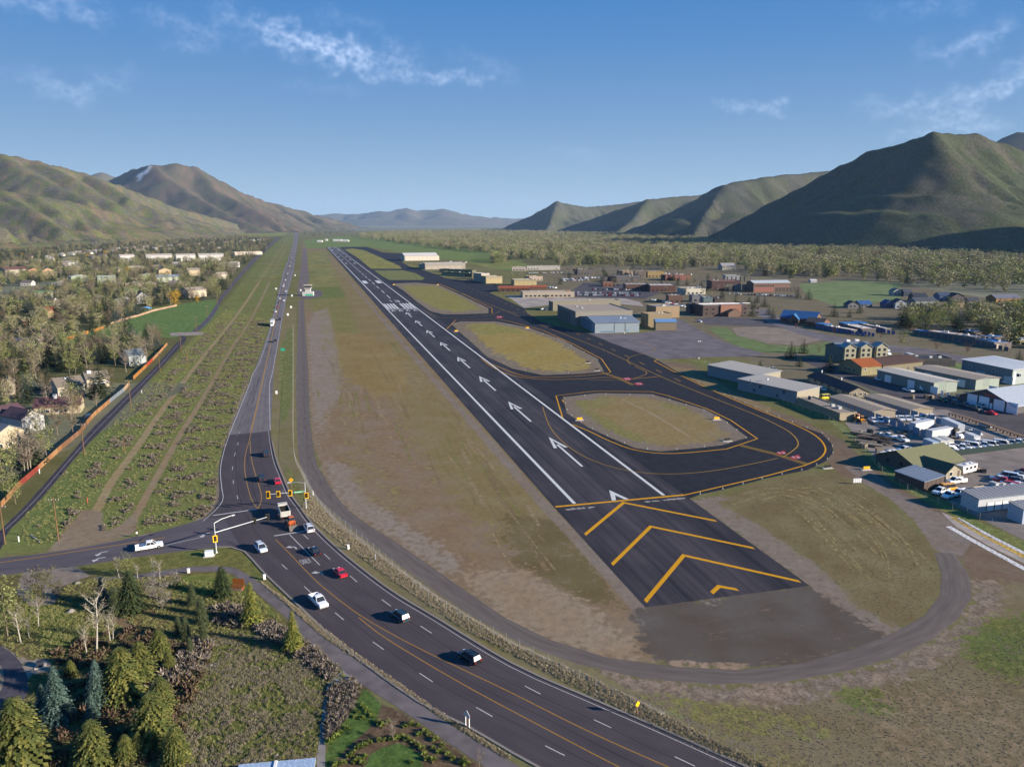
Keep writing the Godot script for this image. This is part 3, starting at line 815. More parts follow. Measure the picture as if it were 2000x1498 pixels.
# asphalt laid in lanes: lengthwise streaks of a lighter and a darker mix
func lane_texture(lanes: int,dark: int,light: int,seed_: int,contrast := 1.0) -> ImageTexture:
	var w := 320
	var h := 640
	var im := Image.create_empty(w,h,false,Image.FORMAT_RGB8)
	var r := RandomNumberGenerator.new()
	r.seed = seed_
	var lane := []
	for i in lanes: lane.append(r.randf())
	var n := noise(0.05,seed_,3)
	var m := noise(0.006,seed_ + 1,4)
	var a := hexc(dark)
	var b := hexc(light)
	var d := PackedByteArray()
	d.resize(w * h * 3)
	for y in h:
		var yy := absf(y - h / 2.0)   # mirrored,so that it repeats
		for x in w:
			var p := float(x) / w * lanes
			var g: float = lane[mini(int(p),lanes - 1)] * 0.45 * contrast + 0.28 + n.get_noise_2d(x * 0.96,yy * 0.02) * 0.5 * contrast + m.get_noise_2d(x * 1.6,yy) * 0.5 + (r.randf() - 0.5) * 0.22
			g = clampf(g,0,1)
			var k := (y * w + x) * 3
			d[k] = int((a.r + (b.r - a.r) * g) * 255)
			d[k + 1] = int((a.g + (b.g - a.g) * g) * 255)
			d[k + 2] = int((a.b + (b.b - a.b) * g) * 255)
	return ImageTexture.create_from_image(Image.create_from_data(w,h,false,Image.FORMAT_RGB8,d))

func lane_material(tex: Texture2D,every: float,rough := 0.88) -> StandardMaterial3D:
	var m := StandardMaterial3D.new()
	m.albedo_texture = tex
	m.uv1_scale = Vector3(1,1.0 / every,1)
	m.roughness = rough
	m.metallic_specular = 0.3
	return m

func paint(called: String,b: MB,parent: Node3D,h: int):
	part(called,b.mesh(),parent,grain(h,3.0,tile(256,0.05,0.62,1.05,0.3,1,67),0.8))

func stripe(called: String,parent: Node3D,h: int,p: PackedVector2Array,w: float,y: float):
	var b := MB.new()
	line(b,p,w,y)
	paint(called,b,parent,h)

func flat_text(text: String,called: String,parent: Node3D,at: Vector2,y: float,dir: Vector2,wide: float,tall: float,h: int):
	var t := TextMesh.new()
	t.text = text
	var f := SystemFont.new()
	f.font_names = PackedStringArray(["Droid Sans"])
	t.font = f
	t.font_size = 64
	t.pixel_size = 0.01
	t.depth = 0.002
	var box := t.get_aabb()
	var o := part(called,t,parent,grain(h,3.0,tile(256,0.06,0.78,1.0,0.16,1,61),0.8))
	var side := Vector2(-dir.y,dir.x)
	var k := Vector3(wide / box.size.x,tall / box.size.y,1.0)
	o.transform = Transform3D(Basis(Vector3(side.x,0,side.y) * k.x,Vector3(dir.x,0,dir.y) * k.y,Vector3(0,1,0)),Vector3(at.x,y,at.y))

const WHITE := 0xe2e2df
const YELLOW := 0xe3a41c
const DULL_YELLOW := 0xb08a3e

func pavements():
	runway()
	taxiways()
	highway()
	lesser_ways()

func runway():
	var b := MB.new()
	strip(b,PackedVector2Array([rw(-58.5,-18.8),rw(0,-19.4),rw(500,-19.4),rw(1200,-19.4),rw(2304,-19.4)]),PackedVector2Array([rw(-58.5,18.6),rw(0,19.0),rw(500,19.0),rw(1200,19.0),rw(2304,19.0)]),0.02)
	var o := struct("runway",b.mesh(lane_material(lane_texture(9,0x202027,0x443f43,5),150.0)))
	for t in [-13.2,13.2]:
		stripe("edge_line",o,WHITE,PackedVector2Array([rw(0.6,t),rw(2300,t)]),0.95,0.026)
	stripe("threshold_line",o,YELLOW,PackedVector2Array([rw(-0.4,-19.0),rw(-0.6,18.9)]),1.0,0.03)
	for k in 3:
		var s := -1.0 - 18.0 * k
		for t in [-1,1]:
			var q := MB.new()
			var tip := s - 0.3 if k == 0 else s
			sheet(q,PackedVector2Array([rw(tip,0),rw(tip - 18.5,t * 17.8),rw(tip - 19.9,t * 17.8),rw(tip - 1.5,0)]),0.026)
			paint("chevron",q,o,YELLOW)
	for t in [-1,1]:
		var q := MB.new()
		sheet(q,PackedVector2Array([rw(-53.2,0),rw(-55.6,t * 3.0),rw(-56.9,t * 3.0),rw(-54.6,0)]),0.026)
		paint("small_chevron",q,o,YELLOW)
	for k in 9:
		var s := 8.6 + 58.3 * k
		var q := MB.new()
		var back := 0.2 if k == 0 else s - 14.0
		for t in [-1.0,1.0]:
			sheet(q,PackedVector2Array([rw(s,0),rw(back,t * 2.5),rw(back,t * 1.3),rw(s - 4.5,0)]),0.026)
		if k > 0: line(q,PackedVector2Array([rw(s - 35.5,0),rw(s - 10.0,0)]),0.8,0.026)
		paint("displaced_threshold_arrow",q,o,WHITE)
	stripe("threshold_bar",o,WHITE,PackedVector2Array([rw(500,-13.4),rw(500,13.4)]),3.0,0.03)
	for t in [-9.5,-3.2,3.2,9.5]:
		var q := MB.new()
		sheet(q,PackedVector2Array([rw(496,t),rw(484,t - 1.9),rw(484,t - 0.9),rw(491,t)]),0.026)
		sheet(q,PackedVector2Array([rw(496,t),rw(491,t),rw(484,t + 0.9),rw(484,t + 1.9)]),0.026)
		paint("threshold_chevron",q,o,WHITE)
	for t in [-11.6,-8.8,-6.0,-3.2,3.2,6.0,8.8,11.6]:
		stripe("threshold_stripe",o,WHITE,PackedVector2Array([rw(505,t),rw(550,t)]),1.75,0.026)
	flat_text("1","runway_digit",o,rw(573,-2.6),0.027,RU,1.4,19.0,WHITE)
	flat_text("3","runway_digit",o,rw(573,3.4),0.027,RU,5.0,19.0,WHITE)
	for k in 26:
		var s := 604.0 + k * 61.0
		stripe("centre_stripe",o,WHITE,PackedVector2Array([rw(s,0),rw(s + 36.5,0)]),0.9,0.026)
	for s in [808.0,2010.0]:
		for t in [-8.6,8.6]:
			stripe("aiming_point_block",o,WHITE,PackedVector2Array([rw(s,t),rw(s + 46,t)]),5.6,0.026)
	for s in [1300.0,1450.0,1600.0,1760.0,1880.0,2120.0]:
		for t in [-8.0,8.0]:
			stripe("touchdown_stripe",o,WHITE,PackedVector2Array([rw(s,t),rw(s + 23,t)]),3.2,0.026)
	for t in [-10.0,-7.0,-4.0,4.0,7.0,10.0]:
		stripe("far_threshold_stripe",o,WHITE,PackedVector2Array([rw(2245,t),rw(2296,t)]),1.75,0.026)
	# paving joints,and streaks of tyre rubber
	for t in [-15.6,-9.6,-4.6,4.9,9.8,15.2]:
		stripe("paving_joint",o,0x4a4648,PackedVector2Array([rw(-58,t),rw(400,t),rw(1200,t)]),0.13,0.0225)
	for k in 26:
		var t := (-1.0 if k % 2 else 1.0) * (2.2 + 1.8 * sin(k * 2.3))
		var s := 560.0 + k * 19.0 if k % 3 else 30.0 + k * 16.0
		stripe("tyre_mark",o,0x17171b,PackedVector2Array([rw(s,t),rw(s + 22.0 + k % 5 * 6.0,t + 0.2)]),0.45,0.0235)
	# scraped paint,white dust left on the surface
	var r := RandomNumberGenerator.new()
	r.seed = 77
	for z in [[-3.2,-16.5,-9.0],[-3.0,6.0,17.5]]:
		for k in 26:
			var t := r.randf_range(z[1],z[2])
			var q := MB.new()
			var p := PackedVector2Array()
			for i in 7:
				var g := TAU * i / 7
				p.append(rw(z[0] + r.randf_range(-0.9,0.9) * 0.4 + sin(g) * r.randf_range(0.15,0.6),t + cos(g) * r.randf_range(0.3,1.1)))
			if p.size() > 3 and not Geometry2D.triangulate_polygon(p).is_empty():
				sheet(q,p,0.0255 + k * 0.0001)
				paint("paint_residue",q,o,0xa9a39f)

func taxi_line(o: Node3D,p: Array,w := 0.5,y := 0.034,h := YELLOW):
	stripe("taxi_line",o,h,curve(pts(p),3.0),w,y)

func taxiways():
	var dark := grain(0x25262f,23.0,tile(512,0.008,0.72,1.0,0.2,1,62),0.88,0.3)
	var b := MB.new()
	sheet(b,pts([40.67,-203.6,49.72,-206.5,52.97,-209.4,61.58,-214.1,76.57,-223.8,91.44,-231.7,100.68,-240.7,107.27,-251,110.86,-262.1,112.36,-274.2,107.78,-287.4,103.46,-302.7,97.42,-327.3,90.09,-354.9,85.37,-388.7,80.3,-432.6,76.57,-448.2,64.35,-487.1,52.47,-538.3,37.17,-565.2,23.44,-594.8,12.91,-656.5,10.94,-696.5,-24.41,-851.3,-15.08,-890.7,-18.83,-965,-39.36,-1102.4,-63.81,-1033.8,-91.33,-1081.9,-131.61,-1230.5,-178.1,-1375.4,-207.4,-1498.7,-272.4,-1945,-328.4,-2012,-453.1,-2477,-465.8,-2477,-532.1,-2451,-223.3,-1230.5,-92.26,-705.1,0,-349.2]),0.012)
	var o := struct("taxiway",b.mesh(dark))
	# infields lie on it,with the ground's own colours
	var near_: Splat = splats[0]
	var far: Splat = splats[1]
	for p in [[[22.17,-334.3,38.97,-342.7,61.99,-340.6,67.7,-331.3,79.29,-310.5,82.31,-293.6,83.85,-268.7,72.01,-258.9,62.19,-255.2,49.57,-251.6,41.92,-255.2,35.2,-268,28.45,-282.8,21.97,-305.2],0],[[-46.02,-588.7,-39.47,-601.1,-11.84,-601.1,11.89,-565.2,33.29,-504.6,37.97,-478.8,47.79,-434.2,47.2,-394.2,36.22,-388.7,15.37,-384.6,0,-402.8,-14.61,-441.1,-26.18,-495.7,-37.21,-543.5],1],[[-149.32,-981.3,-122,-998.2,-90.38,-965,-53.92,-826.9,-20.97,-696.5,-19.79,-656.5,-42.54,-649.1,-57,-649.1,-70.41,-672,-93.48,-761.3,-121.15,-877.2],1],[[-219.9,-1257,-172.7,-1257,-143.96,-1180.7,-118.34,-1072,-119.26,-1043.1,-162.6,-1043.1,-188.5,-1134.7],1],[[-473.9,-2241,-460.9,-2307,-401,-2159,-198.2,-1391.8,-180.9,-1299,-232.2,-1299,-323.5,-1669],2]]:
		var q := MB.new()
		sheet(q,pts(p[0]),0.05)
		var s: Splat = splats[p[1]]
		var ok := true
		for v in q.v:
			if v.x < s.x0 or v.x > s.x1 or v.z < s.z0 or v.z > s.z1: ok = false
			q.t.append(Vector2((v.x - s.x0) / (s.x1 - s.x0),(s.z1 - v.z) / (s.z1 - s.z0)))
		struct("infield",q.mesh(ground_mats[p[1]] if ok else grain(0x7d7f48,60.0,tile(512,0.02,0.6,1.0,0.2,1,63))))
	taxi_line(o,[48.56,-209,62.57,-217.3,77.35,-226.2,92.37,-236.4],0.55)
	taxi_line(o,[92.37,-236.4,99.23,-242.9,104.14,-250.4,106.99,-257.7,108.87,-268,108.45,-279.2,105.14,-294.4,99.42,-315,92.26,-344.8,86.73,-371.7,79.36,-419.5,78.83,-425.9,81.72,-430.9],0.55)
	# round the near infield
	taxi_line(o,[24.16,-304.4,21.63,-329.3],0.55)
	stripe("taxi_line",o,YELLOW,pts([19.84,-297.7,19.43,-337.4,37.59,-347,62.92,-345.9,68.89,-337.4,79.94,-313.2,84.69,-293.6,86.89,-267.3,72.6,-254.6]),0.5,0.034)
	taxi_line(o,[72.6,-254.6,61.39,-251,50.82,-249.2,41.3,-253.4,34.07,-264.7,28.15,-277.7,22.87,-287.4],0.5)
	# lead-off curves
	taxi_line(o,[12.73,-315.9,14.32,-282.8,19.23,-257.7,26.29,-241.2,36.24,-230.7,48.25,-227.7,61.45,-230.7,74.31,-236.9,86.37,-244],0.32,0.036,DULL_YELLOW)
	taxi_line(o,[88.42,-245.2,94.43,-252.8,98.8,-260.2,101.12,-270.7,100.95,-282.1,97.24,-301,88.52,-330.3,80.85,-356,73.77,-381.9,66.11,-414.8,55.13,-463,35.13,-533.2,15.79,-601.1,0,-656.5,-18.91,-722.9,-55.49,-851.3,-87.87,-965],0.45,0.036,DULL_YELLOW)
	taxi_line(o,[-17.27,-434.2,-10.86,-408.7,0,-384.6,14.97,-374.2,35.03,-375.5,45.49,-379.3,57.55,-375.5,73.77,-381.9],0.4,0.036,YELLOW)
	taxi_line(o,[37.29,-372.9,54.7,-372.9,66.07,-384.6,68.71,-394.2,65.17,-408.7],0.4,0.038,DULL_YELLOW)
	# around the second infield
	stripe("taxi_line",o,YELLOW,pts([50.44,-392.8,50.19,-432.6,39.09,-485,21.77,-551.4,0,-598,-12.15,-617.4,-44.1,-610.8,-46.9,-556.9]),0.5,0.034)
	taxi_line(o,[50.27,-391.4,35.73,-383.3,15.16,-379.3,7.63,-381.9,0,-392.8,-11.06,-416.4],0.45)
	taxi_line(o,[4.3,-656.5,-8.9,-680,-16.92,-645.4,-41.17,-627.6,-57.64,-627.6,-74.81,-672],0.4,0.036,DULL_YELLOW)
	stripe("taxi_line",o,YELLOW,pts([-16.78,-656.5,-17.78,-696.5,-55.49,-851.3,-90.61,-981.3]),0.5,0.034)
	# dashed taxiway edge beside the apron
	for k in 26:
		var c := resample(pts([81.25,-369.2,57.19,-480.9,37.17,-565.2,12.91,-656.5,-20.98,-803.8,-62.76,-965]),80)
		stripe("edge_dash",o,DULL_YELLOW,PackedVector2Array([c[k * 3],c[k * 3 + 1]]),0.5,0.034)
	taxi_line(o,[63.9,-414.8,64.09,-427.6,67.55,-439.4,74.2,-448.2,83.87,-459.2,86.53,-470.8,84.29,-487.1,79.87,-500.1],0.35,0.036,DULL_YELLOW)
	# holding position bars and red surface signs
	for p in [[78.5,-258.9,87.05,-248.6,93.41,-237.4],[45.84,-391.4,52.39,-378,56.83,-360.7]]:
		var c := pts(p)
		for off in [-0.9,-0.3,0.3,0.9]:
			stripe("holding_bar",o,DULL_YELLOW,offset_line(c,off),0.28,0.04)
	for p in [[87.61,-249.8,91.34,-252.8,91.17,-249.8,87.49,-246.9],[90.59,-245.2,94.45,-248,94.22,-244.6,90.41,-241.8],[53.98,-376.7,57.62,-379.3,58.86,-374.2,54.84,-370.4],[58.04,-365.5,61.89,-366.7,62.32,-361.9,58.57,-359.5],[-13.73,-634.6,-9.21,-638.2,-6.59,-627.6,-11.4,-620.8]]:
		var q := MB.new()
		var c := pts(p)
		sheet(q,c,0.04)
		paint("red_surface_sign",q,o,0xb03a48)
		var dir := (c[0] - c[3]).normalized()
		flat_text("13","surface_digits",o,(c[0] + c[1] + c[2] + c[3]) / 4,0.046,dir,c[0].distance_to(c[1]) * 0.5,c[0].distance_to(c[3]) * 0.6,WHITE)

var ground_mats := []

func highway():
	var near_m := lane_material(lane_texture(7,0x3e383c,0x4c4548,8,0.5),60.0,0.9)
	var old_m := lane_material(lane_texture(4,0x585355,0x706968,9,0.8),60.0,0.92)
	var l := curve(pts([26.67,-83.74,13.6,-90.79,4.1,-96.98,-7.03,-106.61,-14.74,-112.49,-29.51,-128.15,-41.43,-143.2,-53.58,-158.9,-62.07,-170.3,-69.24,-181.9,-76.57,-195.9,-83.27,-212,-91.03,-232.7,-97.18,-252.8,-102.34,-272.1]),3.0)
	var r := curve(pts([50.79,-83.74,42.95,-89.39,32.75,-96.98,21.74,-105.87,12.35,-113.18,0,-123.16,-14.86,-139.3,-25.99,-151.6,-40.68,-171.5,-51.48,-188.7,-57.29,-199.7,-62.47,-209.4,-68.61,-223.8,-76.24,-242.3,-84.09,-264,-88.58,-277.7]),3.0)
	var b := MB.new()
	strip(b,resample(l,120),resample(r,120),0.03)
	var o := struct("highway",b.mesh(near_m))
	b = MB.new()
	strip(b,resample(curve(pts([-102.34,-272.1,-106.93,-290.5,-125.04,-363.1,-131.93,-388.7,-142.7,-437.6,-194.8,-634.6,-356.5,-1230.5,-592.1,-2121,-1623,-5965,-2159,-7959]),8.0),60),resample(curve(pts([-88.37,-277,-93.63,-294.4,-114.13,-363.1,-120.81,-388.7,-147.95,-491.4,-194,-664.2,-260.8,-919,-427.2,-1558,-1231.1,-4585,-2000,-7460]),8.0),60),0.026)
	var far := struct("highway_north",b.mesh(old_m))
	b = MB.new()
	strip(b,resample(curve(pts([-73.12,-192.2,-79.49,-191.5,-82.93,-187.3,-90.09,-180,-99.35,-173.8,-108.71,-169.1,-116.73,-166.9,-134.93,-160.2]),4.0),40),resample(curve(pts([-53.58,-158.9,-62.07,-170.3,-66.32,-172.9,-69.94,-172.9,-76.33,-170.9,-85.47,-167.5,-96.86,-162.6,-110.98,-157.9,-128.33,-151.6]),4.0),40),0.022)
	var side := struct("side_street",b.mesh(lane_material(lane_texture(5,0x48434a,0x5a5356,10,0.6),50.0,0.9)))
	b = MB.new()
	sheet(b,pts([-81.52,-212,-83.27,-212,-80.8,-204.4,-79.71,-197.4,-79.61,-191.1,-81.02,-188.7,-69.5,-181.9]),0.018)
	part("corner_fillet",b.mesh(),side,grain(0x504a4d,12.0,tile(256,0.06,0.75,1.0,0.2,1,61)))
	# kerbs: real steps of concrete
	kerb(curve(pts([42.88,-89.21,32.71,-96.87,21.72,-105.75,12.34,-113.04,0,-123,-14.84,-139.1,-25.95,-151.4,-40.62,-171.2,-51.4,-188.3,-57.19,-199.3,-62.35,-209,-68.47,-223.3,-76.08,-241.8,-83.7,-262.7]),4.0),0.45,o)
	kerb(curve(pts([13.59,-90.69,4.03,-96.87,-7.1,-106.49,-14.81,-112.35,-29.56,-127.98,-41.48,-142.99,-53.61,-158.7,-58.39,-165.5,-62.16,-170.6,-66.43,-173.2,-70.05,-173.2]),4.0),-0.45,o)
	# yellow centre lines
	stripe("centre_line",o,0xb08438,curve(pts([-57.06,-177.5,-51.29,-169.1,-44.78,-159.4,-38.82,-151.2,-29.24,-139.9,-19.66,-130.79,-13.54,-125.61,-6.5,-119.87,0,-114.57,11.12,-105.14,21.63,-97.19,33.41,-88.93]),3.0),0.2,0.036)
	stripe("centre_line",o,0xb08438,curve(pts([-29.76,-139.5,-24.76,-133.33,-17.67,-126.11,-11.17,-119.87,-4.47,-113.73,3.29,-106.99,11.11,-100.24,20.68,-92.22]),3.0),0.2,0.036)
	stripe("centre_line",o,0xb08a50,curve(pts([-67.84,-197.8,-72.32,-206.1,-79.32,-222.8,-84.85,-238,-88.88,-251.6,-92.65,-266.7,-95.72,-277.7]),2.5),0.22,0.036)
	stripe("centre_line",o,0xb08a50,curve(pts([-67.84,-197.8,-69.23,-205.2,-71.9,-212.8,-78.13,-227.7,-84.9,-244.6,-91.6,-264]),2.5),0.22,0.036)
	stripe("centre_line",far,0xb88e48,curve(pts([-95.72,-277.7,-104.61,-311.4,-118.49,-363.1,-125.47,-388.7,-153.1,-491.4,-188.2,-620.8,-293.1,-1015.7,-531.1,-1914,-1468.8,-5422]),8.0),0.45,0.034)
	# white edges
	stripe("edge_line",o,0xc9c5c2,offset_line(curve(pts([42.88,-89.21,32.71,-96.87,21.72,-105.75,12.34,-113.04,0,-123,-14.84,-139.1,-25.95,-151.4,-40.62,-171.2,-51.4,-188.3,-57.19,-199.3,-62.35,-209,-68.47,-223.3,-76.08,-241.8,-83.52,-262.7,-88.58,-277.7]),4.0),-0.75),0.13,0.036)
	stripe("edge_line",o,0xd2cfcb,curve(pts([-79.2,-189.4,-78.99,-194.4,-79.05,-199.7,-80.12,-206.1,-84.29,-216.4,-90.55,-232.7,-96.66,-252.8,-102.91,-276.3]),2.0),0.18,0.038)
	stripe("edge_line",far,0xd2cfcb,curve(pts([-102.91,-276.3,-106.34,-290.5,-124.31,-363.1,-131.16,-388.7,-142.12,-437.6,-193.9,-634.6,-354.9,-1230.5,-590.7,-2121,-1620,-5965]),6.0),0.2,0.034)
	stripe("edge_line",far,0xd2cfcb,curve(pts([-89.21,-279.2,-101.95,-320.6,-114.86,-363.1,-121.33,-388.7,-148.6,-491.4,-194.9,-664.2,-262,-919,-429.2,-1558,-1234,-4585]),6.0),0.2,0.034)
	# joints,sealed cracks and patches
	for f in [0.28,0.5,0.74]:
		var c := PackedVector2Array()
		var lr := resample(l,60)
		var rr := resample(r,60)
		for i in 60: c.append(lr[i].lerp(rr[i],f + 0.004 * sin(i * 0.7)))
		stripe("paving_joint",o,0x2e2a2d,c,0.1,0.0325)
	var fl := resample(curve(pts([-102.34,-272.1,-106.93,-290.5,-125.04,-363.1,-131.93,-388.7,-142.7,-437.6,-194.8,-634.6]),4.0),60)
	var fr := resample(curve(pts([-88.37,-277,-93.63,-294.4,-114.13,-363.1,-120.81,-388.7,-147.95,-491.4,-194,-664.2]),4.0),60)
	for k in 30:
		var i := rng.randi_range(1,44)
		var u := rng.randf_range(0.08,0.6)
		var c := PackedVector2Array()
		for j in 5: c.append(fl[i + (j if k % 2 else 0)].lerp(fr[i + (j if k % 2 else 0)],u + (0.0 if k % 2 else 0.09 * j) + rng.randf_range(-0.015,0.015)))
		stripe("sealed_crack",far,0x35322f,c,0.13,0.0285)
	# lane dashes
	for p in [[-26.49,-146.86,-24.2,-144.04],[-17.37,-136.16,-14.97,-133.52],[-8.36,-126.45,-6.26,-124.29],[2.11,-116.58,4.65,-114.29],[-34.72,-141.33,-32.42,-138.5],[-25.4,-130.43,-23.02,-127.81],[-15.73,-120.33,-13.22,-117.76],[-5.65,-110.73,-3.01,-108.38],[4.87,-101.48,7.57,-99.35],[12.6,-107.62,15.04,-105.63],[23.32,-99.13,25.79,-97.08],[-51.22,-180.6,-49.23,-177.8],[-43.37,-169.1,-41.37,-166.1],[-35.13,-157.7,-33,-154.7],[-59.88,-176.2,-57.85,-173.2],[-43.66,-152.6,-41.4,-149.54],[-51.51,-163.4,-49.69,-161],[-90.98,-246.3,-92.06,-250.4],[-86.54,-231.7,-87.65,-235.3],[-81.67,-218.6,-82.8,-221.9],[-75.87,-205.7,-77.15,-208.6],[-94.31,-258.9,-95.27,-262.7],[-98.82,-274.2,-99.6,-277]]:
		stripe("lane_dash",o,0xcfccc8,pts(p),0.17,0.036)
	stripe("lane_line",o,0xcfccc8,pts([-54.61,-180.6,-42.97,-163.1]),0.2,0.036)
	stripe("stop_bar",o,0xcfccc8,pts([-58.09,-179.7,-49.01,-183.9]),0.55,0.038)
	stripe("stop_bar",o,0xcfccc8,pts([-78.18,-193.3,-68.11,-197.8]),0.5,0.04)
	for p in [[-51.73,-172.9,-48.74,-168],[-42.25,-159.2,-39.7,-154.9],[-95.27,-169.4,-93.34,-170.3],[-94.26,-166.3,-92.21,-166.9],[-75.57,-180.3,-73.55,-181.6]]:
		turn_arrow(o if p[1] > -183.0 and p[0] > -90.0 else side,pts(p),0.04)
	flat_text("ONLY","lane_word",o,pts([-46.66,-165])[0],0.038,(pts([-51.73,-172.9])[0] - pts([-39.7,-154.9])[0]).normalized(),2.3,2.5,0xcfccc8)
	stripe("centre_line",side,0xb08438,curve(pts([-124.23,-161,-115.15,-164.4,-105.01,-168.9,-94.5,-173.8,-84.28,-178.7]),4.0),0.35,0.034)
	stripe("lane_line",side,0xcfccc8,pts([-82.63,-173.8,-74.83,-179.4]),0.18,0.034)

func turn_arrow(o: Node3D,d: PackedVector2Array,y: float):
	# d[0] is the arrow,d[1] a point behind it along the lane
	var u := (d[0] - d[1]).normalized()
	var l := Vector2(u.y,-u.x)
	var b := MB.new()
	line(b,curve(PackedVector2Array([d[0] - u * 1.5 - l * 0.5,d[0] - u * 0.3 - l * 0.45,d[0] + u * 0.4 + l * 0.3]),0.3),0.36,y)
	sheet(b,PackedVector2Array([d[0] + u * 0.6 + l * 1.5,d[0] + u * 1.15 + l * 0.3,d[0] - u * 0.35 + l * 0.3]),y)
	paint("turn_arrow",b,o,0xcfccc8)

func kerb(p: PackedVector2Array,w: float,parent: Node3D):
	var b := MB.new()
	var o := offset_line(p,w)
	for i in p.size() - 1:
		var a := Vector3(p[i].x,0,p[i].y)
		var c := Vector3(p[i + 1].x,0,p[i + 1].y)
		var e := Vector3(o[i + 1].x,0,o[i + 1].y)
		var f := Vector3(o[i].x,0,o[i].y)
		var up := Vector3(0,0.15,0)
		if w > 0:
			b.quad(a + up,c + up,e + up,f + up)
			b.quad(a,c,c + up,a + up)
			b.quad(f + up,e + up,e,f)
		else:
			b.quad(f + up,e + up,c + up,a + up)
			b.quad(a + up,c + up,c,a)
			b.quad(f,e,e + up,f + up)
	part("kerb",b.mesh(),parent,grain(0x8f867d,5.0,tile(256,0.06,0.75,1.0,0.2,1,61)))

func way(called: String,l: Array,r: Array,y: float,m: Material) -> MeshInstance3D:
	var b := MB.new()
	strip(b,resample(curve(pts(l),3.0),70),resample(curve(pts(r),3.0),70),y)
	return struct(called,b.mesh(m))

func patch(called: String,p: Array,y: float,m: Material) -> MeshInstance3D:
	var b := MB.new()
	sheet(b,pts(p),y)
	return struct(called,b.mesh(m))

func lesser_ways():
	var t := tile(512,0.005,0.8,1.0,0.12,1,64)
	way("perimeter_road",[-210.1,-771.5,-148.54,-538.3,-121.19,-434.2,-102.26,-363.1,-77.31,-272.1,-68.36,-241.2,-62.06,-225.7,-55.27,-209.4,-47.18,-195.1,-38.29,-181.3,-16.68,-151.6,-9.06,-141.74,0,-131.14,2.77,-129.02,13.2,-122.05,25.58,-117.76,36.04,-117.02,47,-118.06,61.9,-122.68,73.98,-129.02,83.78,-136.74,91.87,-144.9,96.93,-152.8,100.59,-161.5,102.41,-169.7],[-205,-771.5,-143.22,-538.3,-115.15,-434.2,-96.44,-363.1,-80.65,-302.7,-69.77,-264,-61.97,-238,-55.52,-222.8,-47.12,-203.6,-39.61,-190.8,-29.83,-178.7,-10.27,-151.6,0,-137.71,7.04,-131.14,17.93,-124.62,26.5,-122.52,39.38,-121.26,48.69,-122.84,59.25,-126.96,70.39,-133.15,79.15,-139.1,84.99,-144.9,89.83,-151.6,94.92,-161.5,97.91,-169.7],0.01,lane_material(lane_texture(4,0x544c48,0x6c625c,12,0.7),40.0,0.95))
	way("gravel_lane",[-212.4,-782,-254,-933.9,-475.7,-1797,-626.4,-2377],[-273.2,-1062.2,-286.8,-1113,-465.2,-1797,-617.2,-2377],0.01,grain(0x6d6260,30.0,t))
	patch("tower_apron",[-211.3,-782,-221.1,-826.9,-229.1,-890.7,-212.6,-877.2,-196.8,-815.2,-201.1,-782],0.014,grain(0x635a5c,20.0,t))
	# path along the park,its side branch,bike path
	way("sidewalk",[-90.48,-156.9,-84.1,-157.4,-77.02,-160.2,-71.79,-162.3,-66.19,-162.8,-61.8,-162,-56.05,-156.9,-50.66,-151.2,-43.44,-142.36,-35.63,-132.96,-25.47,-122.68,-14.65,-111.67,-7.37,-104.41,0,-97.94,8.16,-90.79],[-89.7,-155.4,-83.26,-155.7,-75.58,-157.7,-70.41,-159.7,-65.12,-159.9,-61.39,-158.9,-56.4,-154,-48.82,-145.11,-43.53,-139.1,-38.1,-131.5,-27.16,-119.26,-17.36,-110.07,-9.5,-102.29,-3.89,-96.98,4.01,-88.93],0.03,grain(0x6c6464,14.0,t))
	way("garden_path",[-28.77,-121.57,-29.82,-119.56,-30.61,-116.29,-29.9,-110.47,-28.49,-102.29,-27.4,-95.72,-26.39,-90.79],[-26.9,-119.26,-28.31,-117.76,-29.52,-116.29,-29.61,-113.04,-28.19,-105.87,-26.05,-95.72,-24.89,-90.79],0.026,grain(0x8a837e,9.0,t))
	var bike := way("bike_path",[-120.07,-161.5,-124.77,-175.6,-127.84,-185.3,-130.23,-195.1,-134.62,-210.7,-145.72,-248,-156.2,-282.1,-167.5,-325.3,-188.7,-405.7,-211.7,-487.1,-216.3,-509.2,-223.9,-520.9],[-116.09,-158.9,-119.46,-171.2,-124.43,-181.3,-127.18,-192.6,-131.1,-208.1,-143.03,-248,-151.6,-280.6,-163.2,-324.4,-187.3,-414.8,-209.4,-495.7,-218.1,-518.5,-225.2,-525.8],0.014,grain(0x403c46,12.0,t))
	stripe("centre_line",bike,0xb8b4b0,curve(pts([-126.47,-183.9,-128.74,-194,-132.85,-209.4,-144.38,-248,-153.9,-281.4,-165.6,-325.3,-188,-410.2,-211.8,-493.6]),4.0),0.12,0.02)
	way("bike_path_north",[-224.7,-543.5,-228.6,-565.2,-250.4,-645.4,-282.7,-751.3,-295.9,-792.8,-414.1,-1205.1,-621.4,-1945,-1136.2,-3843],[-220.1,-543.5,-224.5,-565.2,-243,-634.6,-276.2,-741.6,-288.9,-782,-407.9,-1205.1,-602.7,-1914,-1088.8,-3722],0.014,grain(0x57515a,30.0,t))
	patch("gravel_pullout",[-236.8,-538.3,-216.1,-543.5,-209.3,-525.8,-230.4,-523.4],0.016,grain(0x958a80,10.0,t))
	patch("park_drive",[-92.48,-129.02,-89.73,-127.3,-85.85,-123.97,-81.75,-119.26,-79.51,-115.86,-78.04,-112.08,-77.28,-107.75,-77.66,-105.87,-80.68,-103.46,-99.47,-131.14],0.014,grain(0x504b52,8.0,t))
	patch("park_drive_island",[-88.42,-122.68,-86.69,-120.79,-84.48,-117.32,-83.6,-115.14,-86.47,-114.43,-92.49,-123.48],0.05,grain(0x8a7d6c,8.0,t))
